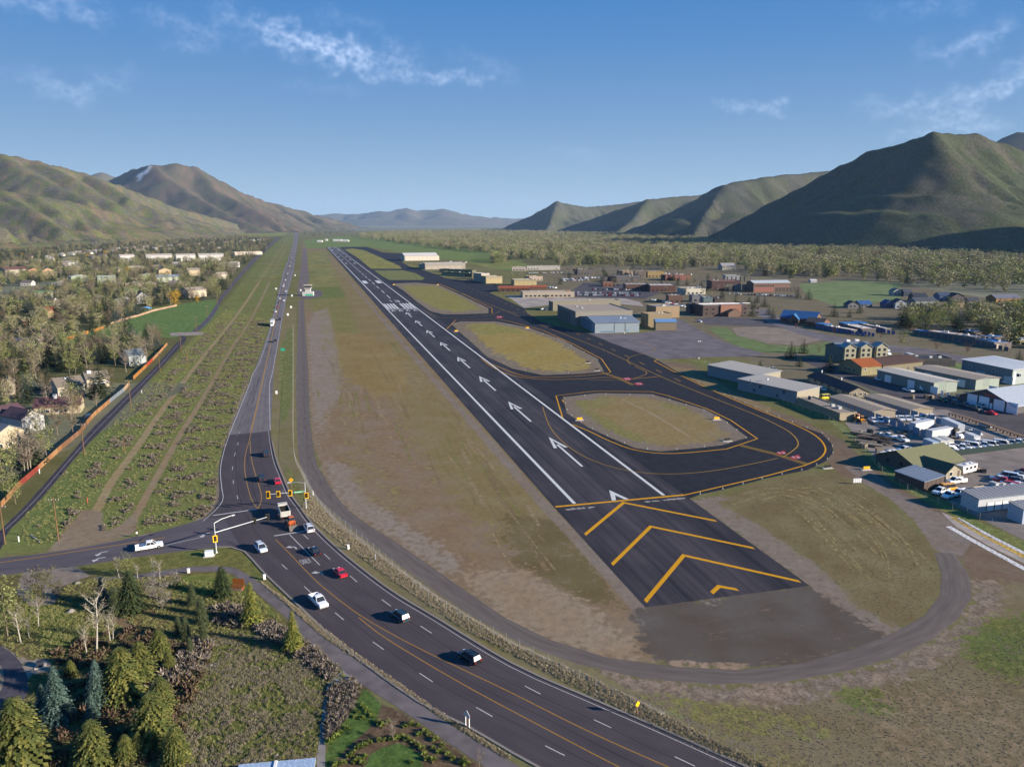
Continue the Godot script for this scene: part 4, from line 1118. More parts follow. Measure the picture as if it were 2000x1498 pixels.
	# aprons and lots on the right
	patch("apron",[52.35,-537,84.3,-533.2,118.2,-565.2,132.78,-620.8,134.34,-509.2,139.22,-478.8,148.08,-450,137.36,-441.1,110.22,-437.6,82.86,-430.9,76.57,-448.2,64.35,-487.1],0.014,grain(0x6d6669,40.0,t))
	patch("apron_far",[-8.03,-821,0,-776.7,10.97,-698.7,40.68,-732.1,67.85,-741.6,102.9,-732.1,120.46,-713.9,122.71,-751.3,113.06,-787.3,62.09,-792.8],0.014,grain(0xa0958d,60.0,t))
	patch("storage_yard",[127.3,-290.5,139.59,-296.1,159,-311.4,177.8,-311.4,177.6,-292.8,187,-260.2,166.2,-246.9,137.31,-236.9,119.74,-230.7,117.05,-238.5],0.014,grain(0x877d77,25.0,t))
	patch("storage_yard_south",[118.52,-228.2,137.03,-236.4,185.3,-257.7,174.7,-212,146.79,-175.6,123.31,-177.2,120.11,-197.8,119.37,-212],0.018,grain(0x80766f,25.0,t))
	patch("business_street",[161.2,-434.2,160.4,-388.7,164.4,-351.5,167.8,-320.6,176.9,-298.5,178.9,-275.6,186.8,-249.8,206,-252.8,244.4,-302.7,209.2,-311.4,196.3,-325.3,190.8,-357.2,175.2,-375.5,174,-402.8,172.7,-434.2],0.012,grain(0x524d50,25.0,t))
	patch("parking_lot",[145,-620.8,166.5,-634.6,191.4,-620.8,205.2,-601.1,208.2,-565.2,197,-565.2,166.8,-576.7,145.49,-582.6],0.012,grain(0x585458,30.0,t))
	patch("terminal_lot",[64.75,-864.1,90.85,-998.2,150.6,-965,160.9,-851.3,132.73,-782,103.48,-792.8,62.94,-803.8],0.012,grain(0x504c50,40.0,t))
	patch("vacant_lot",[159.8,-565.2,187.7,-570.9,214.7,-543.5,204.9,-509.2,177.9,-480.9,162.2,-491.4,152.5,-525.8],0.012,grain(0x86796c,30.0,t))
	way("access_street",[225.2,-688.2,212.5,-610.8,210.5,-551.4,220.2,-513.8,231.6,-487.1,249,-470.8,258.2,-442.8,284.6,-388.7],[209.2,-680,197.4,-601.1,196.7,-533.2,205.9,-487.1,213.6,-461.1,234.5,-448.2,245.9,-421.1,268.2,-365.5],0.016,grain(0x6d676a,40.0,t))
	patch("meadow",[354.4,-973.1,443.3,-1033.8,493.2,-998.2,385.4,-776.7,295.2,-705.1,304.2,-803.8],0.01,grain(0x6c7a4e,60.0,t))
	patch("lawn_strip",[141.25,-565.2,156.1,-565.2,151.8,-523.4,160.9,-487.1,175.7,-474.8,212.2,-502.4,209.4,-451.8,190,-434.2,167.5,-451.8,144.7,-455.5,138.35,-487.1],0.009,grain(0x657446,30.0,t))
	patch("roadside_lawn",[209.4,-451.8,232,-437.6,245.3,-410.2,262.4,-357.2,247,-335.3,229,-381.9,212.6,-410.2,197.8,-425.9],0.009,grain(0x687a48,30.0,t))
	patch("stained_pad",[113.37,-195.9,114.73,-192.9,116.55,-180.3,118.17,-169.1,121.02,-156.4,117.64,-151.6,114.97,-164.2,112.86,-174.1,111.78,-185.3],0.018,grain(0xa59a90,14.0,t))
	for p in [[109.96,-185.9,110.98,-177.2,112.4,-167.5,113.27,-161.5,114.7,-150.5],[115.26,-191.5,116.85,-178.7,118.53,-169.7,120.2,-158.4]]:
		var q := MB.new()
		line(q,curve(pts(p),4.0),1.5,0.024)
		struct("worn_paint_stripe",q.mesh(grain(0xd8d5d2,6.0,tile(256,0.03,0.55,1.2,0.3,1,66))))
	var q := MB.new()
	line(q,curve(pts([114.59,-192.2,115.85,-178.1,117.44,-168,118.82,-156.4]),4.0),1.7,0.024)
	struct("worn_yellow_stripe",q.mesh(grain(0xc9a54e,6.0,tile(256,0.03,0.5,1.2,0.3,1,66))))

# ---------------------------------------------------------------- buildings
const GLASS := 0x2a3038

# painted metal and boards,a little greyed by weather
func muted(h: int) -> int:
	var c := hexc(h)
	var g := c.get_luminance()
	c = c.lerp(Color(g,g,g),0.2).darkened(0.12)
	return c.to_rgba32() >> 8

func siding(h: int) -> Material:
	h = muted(h)
	return grain(h,4.0,tile(256,0.09,0.82,1.0,0.06,8,71),0.7,0.35)

func roofing(h: int,rough := 0.85) -> Material:
	return grain(h,7.0,tile(256,0.05,0.74,1.0,0.14,1,72),rough,0.3)

func glass() -> Material:
	return mat(GLASS,0.16,0.0,0.35)

# one opening on a face: u metres from its left seen from outside,y above ground; a leaf set in a frame that stands proud
func opening(o: Node3D,f: Array,face: String,called: String,u: float,y: float,w: float,h: float,hexa_: int,frame := -1):
	var W: float = f[6]
	var D: float = f[5]
	var b := MB.new()
	var at := Transform3D()
	match face:
		"f": at = Transform3D(Basis(),Vector3(u,y,0.03))
		"b": at = Transform3D(Basis(Vector3.UP,PI),Vector3(W - u,y,-D - 0.03))
		"l": at = Transform3D(Basis(Vector3.UP,-PI / 2),Vector3(-0.03,y,-D + u))
		"r": at = Transform3D(Basis(Vector3.UP,PI / 2),Vector3(W + 0.03,y,-u))
	b.f = at
	b.slab(Vector3(0,0,-0.02),Vector3(w,h,0.02))
	var p := part(called,b.mesh(),o,glass() if hexa_ == GLASS else mat(hexa_,0.6))
	if frame >= 0:
		var g := MB.new()
		g.f = at
		var t := 0.12
		g.slab(Vector3(-t,-t,-0.02),Vector3(w + t,0,0.07))
		g.slab(Vector3(-t,h,-0.02),Vector3(w + t,h + t,0.07))
		g.slab(Vector3(-t,0,-0.02),Vector3(0,h,0.07))
		g.slab(Vector3(w,0,-0.02),Vector3(w + t,h,0.07))
		part("frame",g.mesh(),p,mat(frame,0.7))

# f: x1,z1,x2,z2 of the front foot,height,depth. kind: flat,gable_x (ridge along the front),gable_z (ridge runs back),shed (rises to the back),shed_x (rises to the right)
func building(called: String,label: String,category: String,f: Array,kind: String,rise: float,wall: int,roof: int,open := [],group := "",front_wall := -1) -> Node3D:
	var a := Vector2(f[0],f[1])
	var c := Vector2(f[2],f[3])
	var d := c - a
	var w := d.length()
	f = f.duplicate()
	f.append(w)
	var h: float = f[4]
	var dep: float = f[5]
	var o := thing(called,label,category,Vector3(a.x,0,a.y),atan2(-d.y,d.x),group)
	var mid := a + d * 0.5 + Vector2(d.y,-d.x).normalized() * dep * 0.5
	keep_out.append([mid,minf(w,dep) * 0.5 + 1.0])
	if w > dep * 1.7 or dep > w * 1.7:
		var n := int(maxf(w,dep) / minf(w,dep)) + 1
		for k in n:
			var t := (k + 0.5) / n
			keep_out.append([a + (d * t + Vector2(d.y,-d.x).normalized() * dep * 0.5 if w > dep else d * 0.5 + Vector2(d.y,-d.x).normalized() * dep * t),minf(w,dep) * 0.5 + 1.0])
	var b := MB.new()
	var over := clampf(minf(w,dep) * 0.035,0.15,0.6)
	var r := MB.new()
	var th := 0.25
	match kind:
		"flat":
			b.slab(Vector3(0,0,-dep),Vector3(w,h,0))
			r.slab(Vector3(-0.06,h,-dep - 0.06),Vector3(w + 0.06,h + 0.12,0.06))
			var e := MB.new()
			var ph := minf(0.5,h * 0.1)
			e.slab(Vector3(-0.1,h + 0.12,-0.25),Vector3(w + 0.1,h + 0.12 + ph,0.1))
			e.slab(Vector3(-0.1,h + 0.12,-dep - 0.1),Vector3(w + 0.1,h + 0.12 + ph,-dep + 0.25))
			e.slab(Vector3(-0.1,h + 0.12,-dep + 0.25),Vector3(0.25,h + 0.12 + ph,-0.25))
			e.slab(Vector3(w - 0.25,h + 0.12,-dep + 0.25),Vector3(w + 0.1,h + 0.12 + ph,-0.25))
			part("parapet",e.mesh(),o,siding(front_wall if front_wall >= 0 else wall))
		"gable_x":
			b.f = Transform3D(Basis(Vector3.UP,PI / 2),Vector3(0,0,0))
			b.extrude([Vector2(0,0),Vector2(0,h),Vector2(dep / 2,h + rise),Vector2(dep,h),Vector2(dep,0)],0,w)
			r.f = b.f
			var k := rise / (dep / 2)
			r.extrude([Vector2(-over,h - over * k),Vector2(-over,h - over * k + th),Vector2(dep / 2,h + rise + th),Vector2(dep / 2,h + rise + 0.02)],-over,w + over)
			r.extrude([Vector2(dep / 2,h + rise + 0.02),Vector2(dep / 2,h + rise + th),Vector2(dep + over,h - over * k + th),Vector2(dep + over,h - over * k)],-over,w + over)
		"gable_z":
			b.extrude([Vector2(0,0),Vector2(0,h),Vector2(w / 2,h + rise),Vector2(w,h),Vector2(w,0)],-dep,0)
			var k := rise / (w / 2)
			r.extrude([Vector2(-over,h - over * k),Vector2(-over,h - over * k + th),Vector2(w / 2,h + rise + th),Vector2(w / 2,h + rise + 0.02)],-dep - over,over)
			r.extrude([Vector2(w / 2,h + rise + 0.02),Vector2(w / 2,h + rise + th),Vector2(w + over,h - over * k + th),Vector2(w + over,h - over * k)],-dep - over,over)
		"shed":
			b.f = Transform3D(Basis(Vector3.UP,PI / 2),Vector3(0,0,0))
			b.extrude([Vector2(0,0),Vector2(0,h),Vector2(dep,h + rise),Vector2(dep,0)],0,w)
			r.f = b.f
			r.extrude([Vector2(-over,h + 0.02),Vector2(-over,h + th),Vector2(dep + over,h + rise + th),Vector2(dep + over,h + rise + 0.02)],-over,w + over)
		"shed_x":
			b.extrude([Vector2(0,0),Vector2(0,h),Vector2(w,h + rise),Vector2(w,0)],-dep,0)
			r.extrude([Vector2(-over,h + 0.02),Vector2(-over,h + th),Vector2(w + over,h + rise + th),Vector2(w + over,h + rise + 0.02)],-dep - over,over)
	part("wall",b.mesh(),o,siding(wall))
	if front_wall >= 0:
		var fw := MB.new()
		fw.slab(Vector3(0.02,0.02,0.004),Vector3(w - 0.02,h - 0.05,0.03))
		part("front_panel",fw.mesh(),o,siding(front_wall))
	part("roof",r.mesh(),o,roofing(roof))
	if category != "house" and w * dep < 2500:
		var sm := MB.new()   # standing seams and,on flat roofs,small roof units
		var g := RandomNumberGenerator.new()
		g.seed = int(absf(a.x) * 7 + absf(a.y))
		if kind == "flat":
			for k in 3:
				var u := MB.new()
				u.box(Vector3(g.randf_range(0.2,0.8) * w,h + 0.12,-g.randf_range(0.2,0.8) * dep),Vector3(g.randf_range(0.8,1.8),g.randf_range(0.5,1.1),g.randf_range(0.8,1.6)))
				part("roof_unit",u.mesh(),o,mat(0xa8a8a6,0.6))
		else:
			var across := kind == "gable_x" or kind == "shed"
			var n := int((w if across else dep) / 1.5)
			var half: float = {"gable_x": dep / 2,"gable_z": w / 2,"shed": dep,"shed_x": w}[kind]
			for k in n:
				var t := (k + 0.5) * 1.5
				for side in [0,1] if kind.begins_with("gable") else [0]:
					var p0 := Vector3(t,h + th,-dep * side) if across else Vector3(w * side,h + th,-t)
					var p1 := Vector3(t,h + rise + th,-half) if across else Vector3(half,h + rise + th,-t)
					sm.tube(p0,p1,0.05,0.05,4,false)
			if n > 0: part("roof_seams",sm.mesh(),o,roofing(roof)).set_meta("kind","stuff")
	for e in open:
		if e[0] == "row":   # row,face,name,count,first u,step,y,w,h,colour,frame
			for k in e[3]: opening(o,f,e[1],e[2],e[4] + e[5] * k,e[6],e[7],e[8],e[9],e[10] if e.size() > 10 else -1)
		elif e[0] == "box":   # box,name,x,z,y,sx,sy,sz,colour
			var q := MB.new()
			q.box(Vector3(e[2],e[4],e[3]),Vector3(e[5],e[6],e[7]))
			part(e[1],q.mesh(),o,mat(e[8],0.7))
		else:
			opening(o,f,e[0],e[1],e[2],e[3],e[4],e[5],e[6],e[7] if e.size() > 7 else -1)
	return o

func buildings():
	airport_buildings()
	business_buildings()
	town_houses()

func airport_buildings():
	building("hangar","large concrete hangar with flat tan roof behind the blue hangar","hangar",[46.77,-573.8,89.97,-582.6,10.21,52.05],"flat",0,0x8f8a80,0xa8998a,[["row","l","door_panel",7,3.0,5.2,0.3,3.6,8.0,0x3d4450],["row","f","vent",3,12.0,14.0,6.0,1.2,0.8,0x555550]],"",0xa39a8c)
	building("hangar_annex","long low tan annex behind the large concrete hangar","hangar",[35.41,-676,96.06,-692.3,7.08,12],"flat",0,0x9a9078,0xa8a090)
	building("blue_hangar","blue metal hangar with low gabled grey roof facing the taxiway","hangar",[57.17,-535.8,88.5,-540.9,7.09,38.95],"gable_x",2.2,0x9fb0bc,0x8490a0,[["row","l","door_panel",5,3.0,5.4,0.2,4.6,6.6,0x3f6478],["f","window_strip",4.0,0.6,9.0,0.7,0x4a6878],["f","side_door",23.0,0.1,1.0,2.2,0x5f8294],["box","roof_vent",20.0,-6.0,9.0,0.8,1.3,0.8,0xb8bcc0],["box","gutter_pipe",22.0,0.08,0.0,0.14,7.0,0.1,0x5a7a8c]])
	building("service_building","tall ochre service building behind the small tan shed","building",[114.45,-620.8,134.62,-627.6,8.97,16],"flat",0,0xa88c68,0x8a9098,[["row","f","seam",4,5.0,5.0,0.2,0.12,7.0,0x9a7a4c]])
	building("service_shed","ochre shed with flat tan roof left of the small tan shed","building",[98.88,-565.2,117.11,-570.9,9.32,12],"flat",0,0x9a8460,0xc2a684,[["l","door_panel",2.0,0.1,3.5,4.0,0x6a5a40]])
	building("small_shed","small tan shed with pale blue gabled roof on the apron","building",[101.98,-551.4,116.49,-551.4,5.83,9],"gable_x",1.6,0xa89474,0x6f96c4,[["row","f","seam",5,2.5,2.8,0.1,0.1,5.4,0x9a8258]])
	building("terminal","long low cream terminal building facing the apron","terminal",[10.9,-795.5,63.77,-801,5.18,16],"flat",0,0xc9b8a0,0xb0a598,[["row","f","window",11,2.5,4.4,0.9,2.6,1.6,GLASS,0xb09878],["f","entrance",22.5,0.1,2.4,2.8,0x3a3430],["box","entrance_tower",47.0,-5.0,4.7,3.5,1.6,5.0,0x9a5a3c]])
	building("terminal_hall","red-brown roofed hall at the left end of the terminal","terminal",[-14.08,-864.1,19.14,-864.1,3.65,16],"gable_x",2.4,0x7d5c4c,0x96543c,[["row","f","window",6,3.0,5.5,0.8,2.4,1.5,GLASS,0x6a4a3c]])
	building("terminal_wing","small red-brown roofed wing behind the cream terminal","terminal",[20.88,-890.7,39.45,-890.7,2.89,10],"gable_x",1.8,0x8a6450,0x9c5a40)
	building("tan_hangar","square tan hangar with pale flat roof behind the terminal hall","hangar",[2.44,-937.7,25.73,-941.5,7.28,22],"flat",0,0xb8a87c,0xc4bc9c,[["row","f","door_panel",5,1.0,5.4,0.2,4.8,5.6,0xa4946a]])
	building("brick_hall","low pale hall with rust side beyond the tan hangar","building",[22.64,-1024.7,40.3,-1033.8,5.29,14],"flat",0,0xb09a84,0x8a8480,[["row","f","window",4,2.0,5.0,0.8,2.0,1.4,GLASS]])
	building("far_hangar","big white hangar with pale gabled roof at the far apron","hangar",[-213,-1569,-149.03,-1590,10.02,44],"gable_x",4.5,0xcfc4b4,0xdcd6d0,[["row","f","door_panel",8,2.0,8.6,0.3,8.0,8.6,0xbdb2a2]])
	building("hangar_row","long grey hangar row with white roof below the far white hangar","hangar",[-140.73,-1277.7,-76.57,-1299,9.42,26],"flat",0,0xb0a698,0xd4d0c8,[["row","f","door_panel",6,2.0,10.0,0.2,8.6,5.0,0x9c9284]])
	building("hangar_row","low pale hangar shed at the left end of the far hangar row","hangar",[-156.6,-1328.5,-140.59,-1291.8,6.39,20],"flat",0,0xb8ae9e,0xccc6bc,[["row","f","door_panel",2,1.0,6.0,0.2,5.0,4.0,0x9c9284]])
	building("green_hangar_row","low hangar row with dark green roof beside the taxiway","hangar",[-102.1,-1140.2,-55.56,-1097.2,4.77,13],"flat",0,0x6a6b52,0x56643f,[["row","f","door_panel",8,1.0,6.0,0.2,5.2,3.0,0x8a8a6c]])
	building("green_hangar_row","second dark green-roofed hangar row, further from the taxiway","hangar",[-112.1,-1217.7,-59.73,-1180.7,4.3,10],"flat",0,0x74745a,0x5f6b45,[["row","f","door_panel",8,1.0,6.4,0.2,5.4,2.6,0x8a8a6c]])
	building("box_hangar","narrow tan box hangar at the end of the green roofs","hangar",[-52.88,-1057.3,-42.24,-1057.3,8.18,14],"flat",0,0xa8946a,0xb4a684,[["f","door_panel",1.2,0.2,7.0,5.5,0x8f7d58]])
	building("box_hangar","pale box hangar between two tan ones","hangar",[-39.27,-1006.9,-29.04,-1015.7,10.39,16],"flat",0,0xbab09e,0xc4bcae,[["f","door_panel",1.2,0.2,7.0,6.5,0xa0968a]])
	building("box_hangar","wide tan box hangar nearest the apron","hangar",[-32.54,-981.3,-12.23,-989.7,8.24,18],"flat",0,0xb3a27c,0xc0b08c,[["row","f","door_panel",5,0.8,4.2,0.2,3.8,5.6,0x9c8c68]])
	for s in [[[-748.1,-3052,-730.4,-3052,4.83,20],"small white shed alone on the far green field"],[[-714.7,-3174,-682,-3174,6.03,20],"white farm shed left of its twin on the far field"],[[-671,-3132,-644.8,-3132,4.96,20],"white farm shed right of its twin on the far field"],[[-767.8,-3262,-757.3,-3262,5.16,12],"tiny white shed between the far farm sheds"]]:
		building("farm_shed",s[1],"shed",s[0],"gable_x",2.0,0xdcd8d2,0xe4e0dc)
	control_tower()

func control_tower():
	var o := thing("control_tower","white airport control tower beside the perimeter road","tower",Vector3(-212.2,0,-815.2),0.12)
	var b := MB.new()
	b.box(Vector3(0,0,-3),Vector3(11.0,4.2,7.0))
	part("base_building",b.mesh(),o,siding(0xd9d9d2))
	b = MB.new()
	b.slab(Vector3(-2.5,0.2,0.5),Vector3(5.3,2.0,0.56))
	part("green_panel",b.mesh(),o,mat(0x3f9a7c,0.7))
	b = MB.new()
	b.box(Vector3(0,4.2,-3),Vector3(5.2,3.2,5.2))
	part("shaft",b.mesh(),o,siding(0xdcd8d4))
	b = MB.new()
	b.hexa([Vector3(-3.4,7.4,0.4),Vector3(3.4,7.4,0.4),Vector3(3.4,7.4,-6.4),Vector3(-3.4,7.4,-6.4),Vector3(-3.6,8.3,0.6),Vector3(3.6,8.3,0.6),Vector3(3.6,8.3,-6.6),Vector3(-3.6,8.3,-6.6)])
	part("gallery",b.mesh(),o,siding(0xe0dcd8))
	b = MB.new()
	b.hexa([Vector3(-3.1,8.3,0.1),Vector3(3.1,8.3,0.1),Vector3(3.1,8.3,-6.1),Vector3(-3.1,8.3,-6.1),Vector3(-3.7,10.6,0.7),Vector3(3.7,10.6,0.7),Vector3(3.7,10.6,-6.7),Vector3(-3.7,10.6,-6.7)])
	part("cab_windows",b.mesh(),o,mat(0x39444c,0.1,0.0,0.7))
	b = MB.new()
	b.slab(Vector3(-4.0,10.6,-7.0),Vector3(4.0,11.3,1.0))
	part("roof",b.mesh(),o,roofing(0xc4b4a8))
	b = MB.new()
	b.tube(Vector3(1,11.3,-3),Vector3(1,14.0,-3),0.06,0.03,5)
	part("antenna",b.mesh(),o,mat(0xb0b0b0,0.5,0.5))
	b = MB.new()
	b.tube(Vector3(-1.5,11.3,-4),Vector3(-1.5,13.0,-4),0.05,0.03,5)
	part("antenna",b.mesh(),o,mat(0xb0b0b0,0.5,0.5))

func business_buildings():
	var dw := 0x343a42
	building("long_shed","long pale grey metal shed nearest the apron corner","shed",[114.02,-357.2,127.78,-365.5,5.23,31.57],"shed_x",0.6,0x9fa8ae,0xa9a5a0,[["l","window",26.0,1.4,1.2,1.8,dw,0xc4c8c8],["f","wall_stripe",0.2,4.6,9.0,0.3,0x8d8a7c],["l","corner_post",12.0,0.0,0.3,5.2,0x8a949a]],"",0xb4a88e)
	building("long_shed","pale grey metal shed with square dark windows on its shaded side","shed",[120.27,-322.5,132.79,-330.3,4.98,32.28],"shed_x",0.6,0x9fa8ae,0xaaa6a1,[["row","l","window",3,12.0,13.0,3.0,1.3,1.3,dw,0x8a949a],["row","l","window",3,9.0,12.6,1.0,1.2,1.2,dw,0x8a949a],["l","chimney_pipe",7.0,3.6,0.5,2.6,0xb4b8ba],["box","roof_vent",5.0,-20.0,6.2,0.6,0.7,0.6,0xd0d0d0]],"",0xb4a88e)
	building("storage_row","low tan storage row next to the grass strip","shed",[126.31,-292.8,133.51,-294.4,2.74,28.86],"flat",0,0xb0a080,0x9c8e80,[["row","l","seam",12,3.0,5.0,0.1,0.15,2.6,0x9a8c70]],"",0xbfae8a)
	building("workshop_row","long workshop with dark brown gabled roof and cream gable end","building",[146.9,-333.3,156.1,-334.3,2.28,37.82],"gable_z",2.2,0xb3a488,0x5a4a4c,[["f","window",2.6,1.2,0.9,1.0,dw,0xe0d4b8],["f","window",5.0,0.9,1.1,1.2,dw,0xe0d4b8],["f","window",7.0,0.9,1.1,1.2,dw,0xe0d4b8],["row","l","garage_door",9,3.0,6.4,0.1,3.4,2.4,0xa8987c],["row","l","window",8,7.0,6.4,1.2,1.2,0.9,dw],["box","roof_vent",4.0,-14.0,5.0,0.4,1.2,0.4,0xe0e0e0],["box","roof_vent",4.0,-32.0,5.0,0.4,1.2,0.4,0xe0e0e0]])
	building("storage_row","tan storage row with blue-grey roll-up doors, left of two","shed",[140.38,-296.1,150.5,-298.5,2.77,27.42],"gable_z",0.7,0xaa9c84,0x9c9082,[["row","l","garage_door",14,1.4,4.0,0.1,3.3,2.6,0x6a8298]])
	building("storage_row","tan storage row with blue-grey roll-up doors, right of two","shed",[157.6,-301,168.1,-304,2.19,26.19],"gable_z",0.7,0xaa9c84,0x9c9082,[["row","l","garage_door",14,1.4,4.2,0.1,3.5,2.4,0x6a8298],["f","lettering_strip",3.0,1.9,7.5,0.5,0x7d705c]])
	building("green_workshop","green-grey metal workshop with white doors in front of its twin","building",[188.1,-341.6,201,-345.9,4.78,33.58],"gable_z",0.7,0x8aa098,0xb8b2aa,[["l","garage_door",5.0,0.1,4.0,3.4,0xd4d8da],["l","garage_door",19.0,0.1,4.0,3.6,0xd4d8da],["l","garage_door",32.0,0.1,4.0,3.2,0xd4d8da],["l","side_door",38.0,0.1,1.1,2.2,0xd4d8da],["l","side_door",41.0,0.1,1.1,2.2,0xd4d8da],["row","f","pipe",4,3.4,1.2,0.6,0.16,3.8,0x5d6a64],["f","meter_box",4.0,0.3,3.4,0.8,0x6a6a64]],"",0xaab8aa)
	building("green_workshop","green-grey metal workshop behind its twin, tan roof","building",[211.3,-349.2,225.5,-354.9,4.64,33.3],"gable_z",0.7,0x7f98a0,0x9c9288,[["l","garage_door",6.0,0.1,4.0,3.4,0xc9d0d4],["l","garage_door",24.0,0.1,4.0,3.4,0xc9d0d4],["l","garage_door",40.0,0.1,4.0,3.4,0xc9d0d4],["row","f","pipe",5,5.0,0.9,0.8,0.16,3.6,0x5d6a64]],"",0xaab8aa)
	building("blue_workshop","blue-grey workshop with white roof edge at the right of the frame","building",[235,-360.7,256.9,-370.4,7.23,25.89],"shed",0.8,0x7b929c,0xd4d8da,[["row","l","garage_door",4,8.0,14.0,0.1,4.4,3.6,0xa4b4bc],["row","l","window",5,4.0,12.0,4.6,1.2,1.2,dw,0xb8c4c8],["f","white_pilaster",1.2,0.1,1.2,6.0,0xdfe2e0],["f","window",5.0,3.4,1.4,1.6,dw,0xdfe2e0]],"",0xb4c0bc)
	building("olive_house","olive gabled shop with rust-orange roof at the lane corner","building",[174.3,-383.3,186.1,-387.3,4.41,16],"gable_x",2.6,0xa49a6a,0xa65e34,[["row","l","window",3,4.0,3.0,1.2,1.6,1.4,dw,0xc8bc94],["f","window",1.6,2.6,1.2,1.2,dw,0xd8ccb0],["f","side_door",5.0,0.1,1.2,2.2,0x8a7d58]])
	building("brown_roof_shop","long shop with dark brown gabled roof behind the olive shop","building",[186.7,-387.3,213.2,-399.9,4.45,18],"gable_x",2.0,0x8a8260,0x5e4842,[["row","f","window",5,3.0,5.0,1.0,1.4,1.2,dw]])
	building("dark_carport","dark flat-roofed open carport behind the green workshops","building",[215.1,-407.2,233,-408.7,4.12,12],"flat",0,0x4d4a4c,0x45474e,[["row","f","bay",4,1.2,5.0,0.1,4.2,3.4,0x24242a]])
	building("white_barn","barn with wide pale blue-white roof and white doors at the right edge","building",[200.3,-303.5,238.8,-320.6,3.15,23.86],"gable_x",4.6,0x6a6266,0xb6bec8,[["l","garage_door",3.6,0.1,4.4,4.4,0xdcdfe2],["l","garage_door",8.8,0.1,4.4,4.4,0xdcdfe2],["l","garage_door",15.2,0.1,4.6,4.4,0xdcdfe2],["l","garage_door",20.6,0.1,4.6,4.4,0xdcdfe2],["l","side_door",13.6,0.1,1.1,2.3,0xe6e6e4],["l","lettering_panel",11.0,5.2,4.6,0.7,0x9a4a44]])
	var th := building("townhouse_block","grey-green townhouse block with three tan gabled bays","building",[178.7,-418.7,197.9,-421.9,7.45,16],"gable_x",2.6,0x74867c,0x73808c,[["l","window",5.0,1.0,3.0,1.8,dw,0xc4c8b8],["row","f","window",3,1.6,9.4,6.0,1.6,1.4,dw,0xd8d4b8],["row","f","porch_door",3,1.8,9.4,0.2,1.4,2.4,0x4a443c],["row","f","window",3,4.6,9.4,1.0,1.4,1.6,dw,0xd8d4b8],["box","roof_unit",8.0,-8.0,10.6,2.0,1.0,2.0,0xd0ccc8],["box","roof_unit",14.0,-9.0,10.6,2.4,0.9,2.0,0xc4c0bc]])
	for k in 3:
		var g := MB.new()
		g.extrude([Vector2(0.6 + k * 9.4,0),Vector2(0.6 + k * 9.4,8.6),Vector2(3.9 + k * 9.4,10.6),Vector2(7.2 + k * 9.4,8.6),Vector2(7.2 + k * 9.4,0)],0.0,2.0)
		part("gabled_bay",g.mesh(),th,siding(0xb8b290))
		g = MB.new()
		for y in [1.2,3.8,6.4]:
			for x in [1.4,4.6]: g.slab(Vector3(x + k * 9.4,y,2.0),Vector3(x + 1.5 + k * 9.4,y + 1.5,2.05))
		part("bay_windows",g.mesh(),th,glass())
		g = MB.new()
		g.extrude([Vector2(0.2 + k * 9.4,8.5),Vector2(3.9 + k * 9.4,10.75),Vector2(7.6 + k * 9.4,8.5),Vector2(7.6 + k * 9.4,8.8),Vector2(3.9 + k * 9.4,11.05),Vector2(0.2 + k * 9.4,8.8)],-4.0,2.4)
		part("bay_roof",g.mesh(),th,roofing(0x9aa2a4))
	# offices beyond
	var of := building("brick_office","brick office with orange centre block and gabled entrance","building",[155.2,-634.6,193.1,-641.8,8.54,22],"flat",0,0x604a46,0xb8b2ac,[["row","f","window",9,2.0,5.6,1.2,2.6,1.8,GLASS,0x8a6a58],["row","f","window",9,2.0,5.6,4.8,2.6,1.8,GLASS,0x8a6a58],["box","centre_block",24.0,-1.5,0.0,18.0,9.0,5.0,0x835c4c],["row","f","window",4,16.4,4.2,5.2,2.2,1.6,GLASS],["box","white_coping",24.0,-12.0,8.6,46.0,0.5,1.0,0xdcd8d4]])
	var en := MB.new()
	en.extrude([Vector2(19.0,0),Vector2(19.0,3.2),Vector2(24.0,6.0),Vector2(29.0,3.2),Vector2(29.0,0)],1.0,7.0)
	part("entrance_porch",en.mesh(),of,siding(0x8a6a54))
	building("dark_office","dark shingled office left of the brick office","building",[148.87,-652.8,158.7,-652.8,5.57,16],"gable_x",2.6,0x4a4448,0x44464c,[["row","f","window",4,1.6,3.0,1.2,1.6,1.4,GLASS]])
	building("red_workshop","red-brown workshop with wide grey door, white top storey behind","building",[222.9,-877.2,254.9,-877.2,10.23,24],"flat",0,0x6f4c46,0x8d6c62,[["row","f","garage_door",3,16.0,9.0,0.2,8.0,7.0,0x6a6a6a]])
	building("white_block","white block with vertical windows behind the red-brown workshop","building",[272.9,-1006.9,291.9,-1006.9,8.12,14],"flat",0,0xb4b4b0,0xa8aaa8,[["row","f","window",5,2.0,5.4,1.0,1.4,6.0,GLASS]])
	building("fire_station","long white-roofed building with brick left half and dark bays","building",[263.8,-857.7,305.7,-864.1,10.01,18],"gable_x",2.2,0x8d6a5a,0xc4cacc,[["row","f","garage_door",7,25.0,4.2,0.2,3.6,4.6,0x3a3430],["row","f","window",8,2.0,2.8,6.2,1.8,1.4,GLASS],["f","brick_panel",1.0,0.2,22.0,5.2,0x7d5046]])
	building("metal_hall","cream gabled hall at the foot of the wood","building",[336.6,-1263.9,357.9,-1263.9,6.49,26],"gable_x",4.0,0xcfc4ac,0xb0a8a4)
	building("blue_roof_clinic","clinic with bright blue roofs in several gables","building",[205.8,-598,226.7,-582.6,3.94,18],"gable_x",4.5,0x7d5c4a,0x34689a,[["row","f","window",7,2.0,4.6,1.0,2.2,1.6,GLASS,0xa88c74]])
	building("blue_roof_wing","front wing of the clinic with blue gabled roof","building",[207.8,-585.6,214.4,-582.6,3.48,12],"gable_z",3.6,0x8a6850,0x3c70a0,[["f","window",3.0,1.0,3.0,1.6,GLASS]])
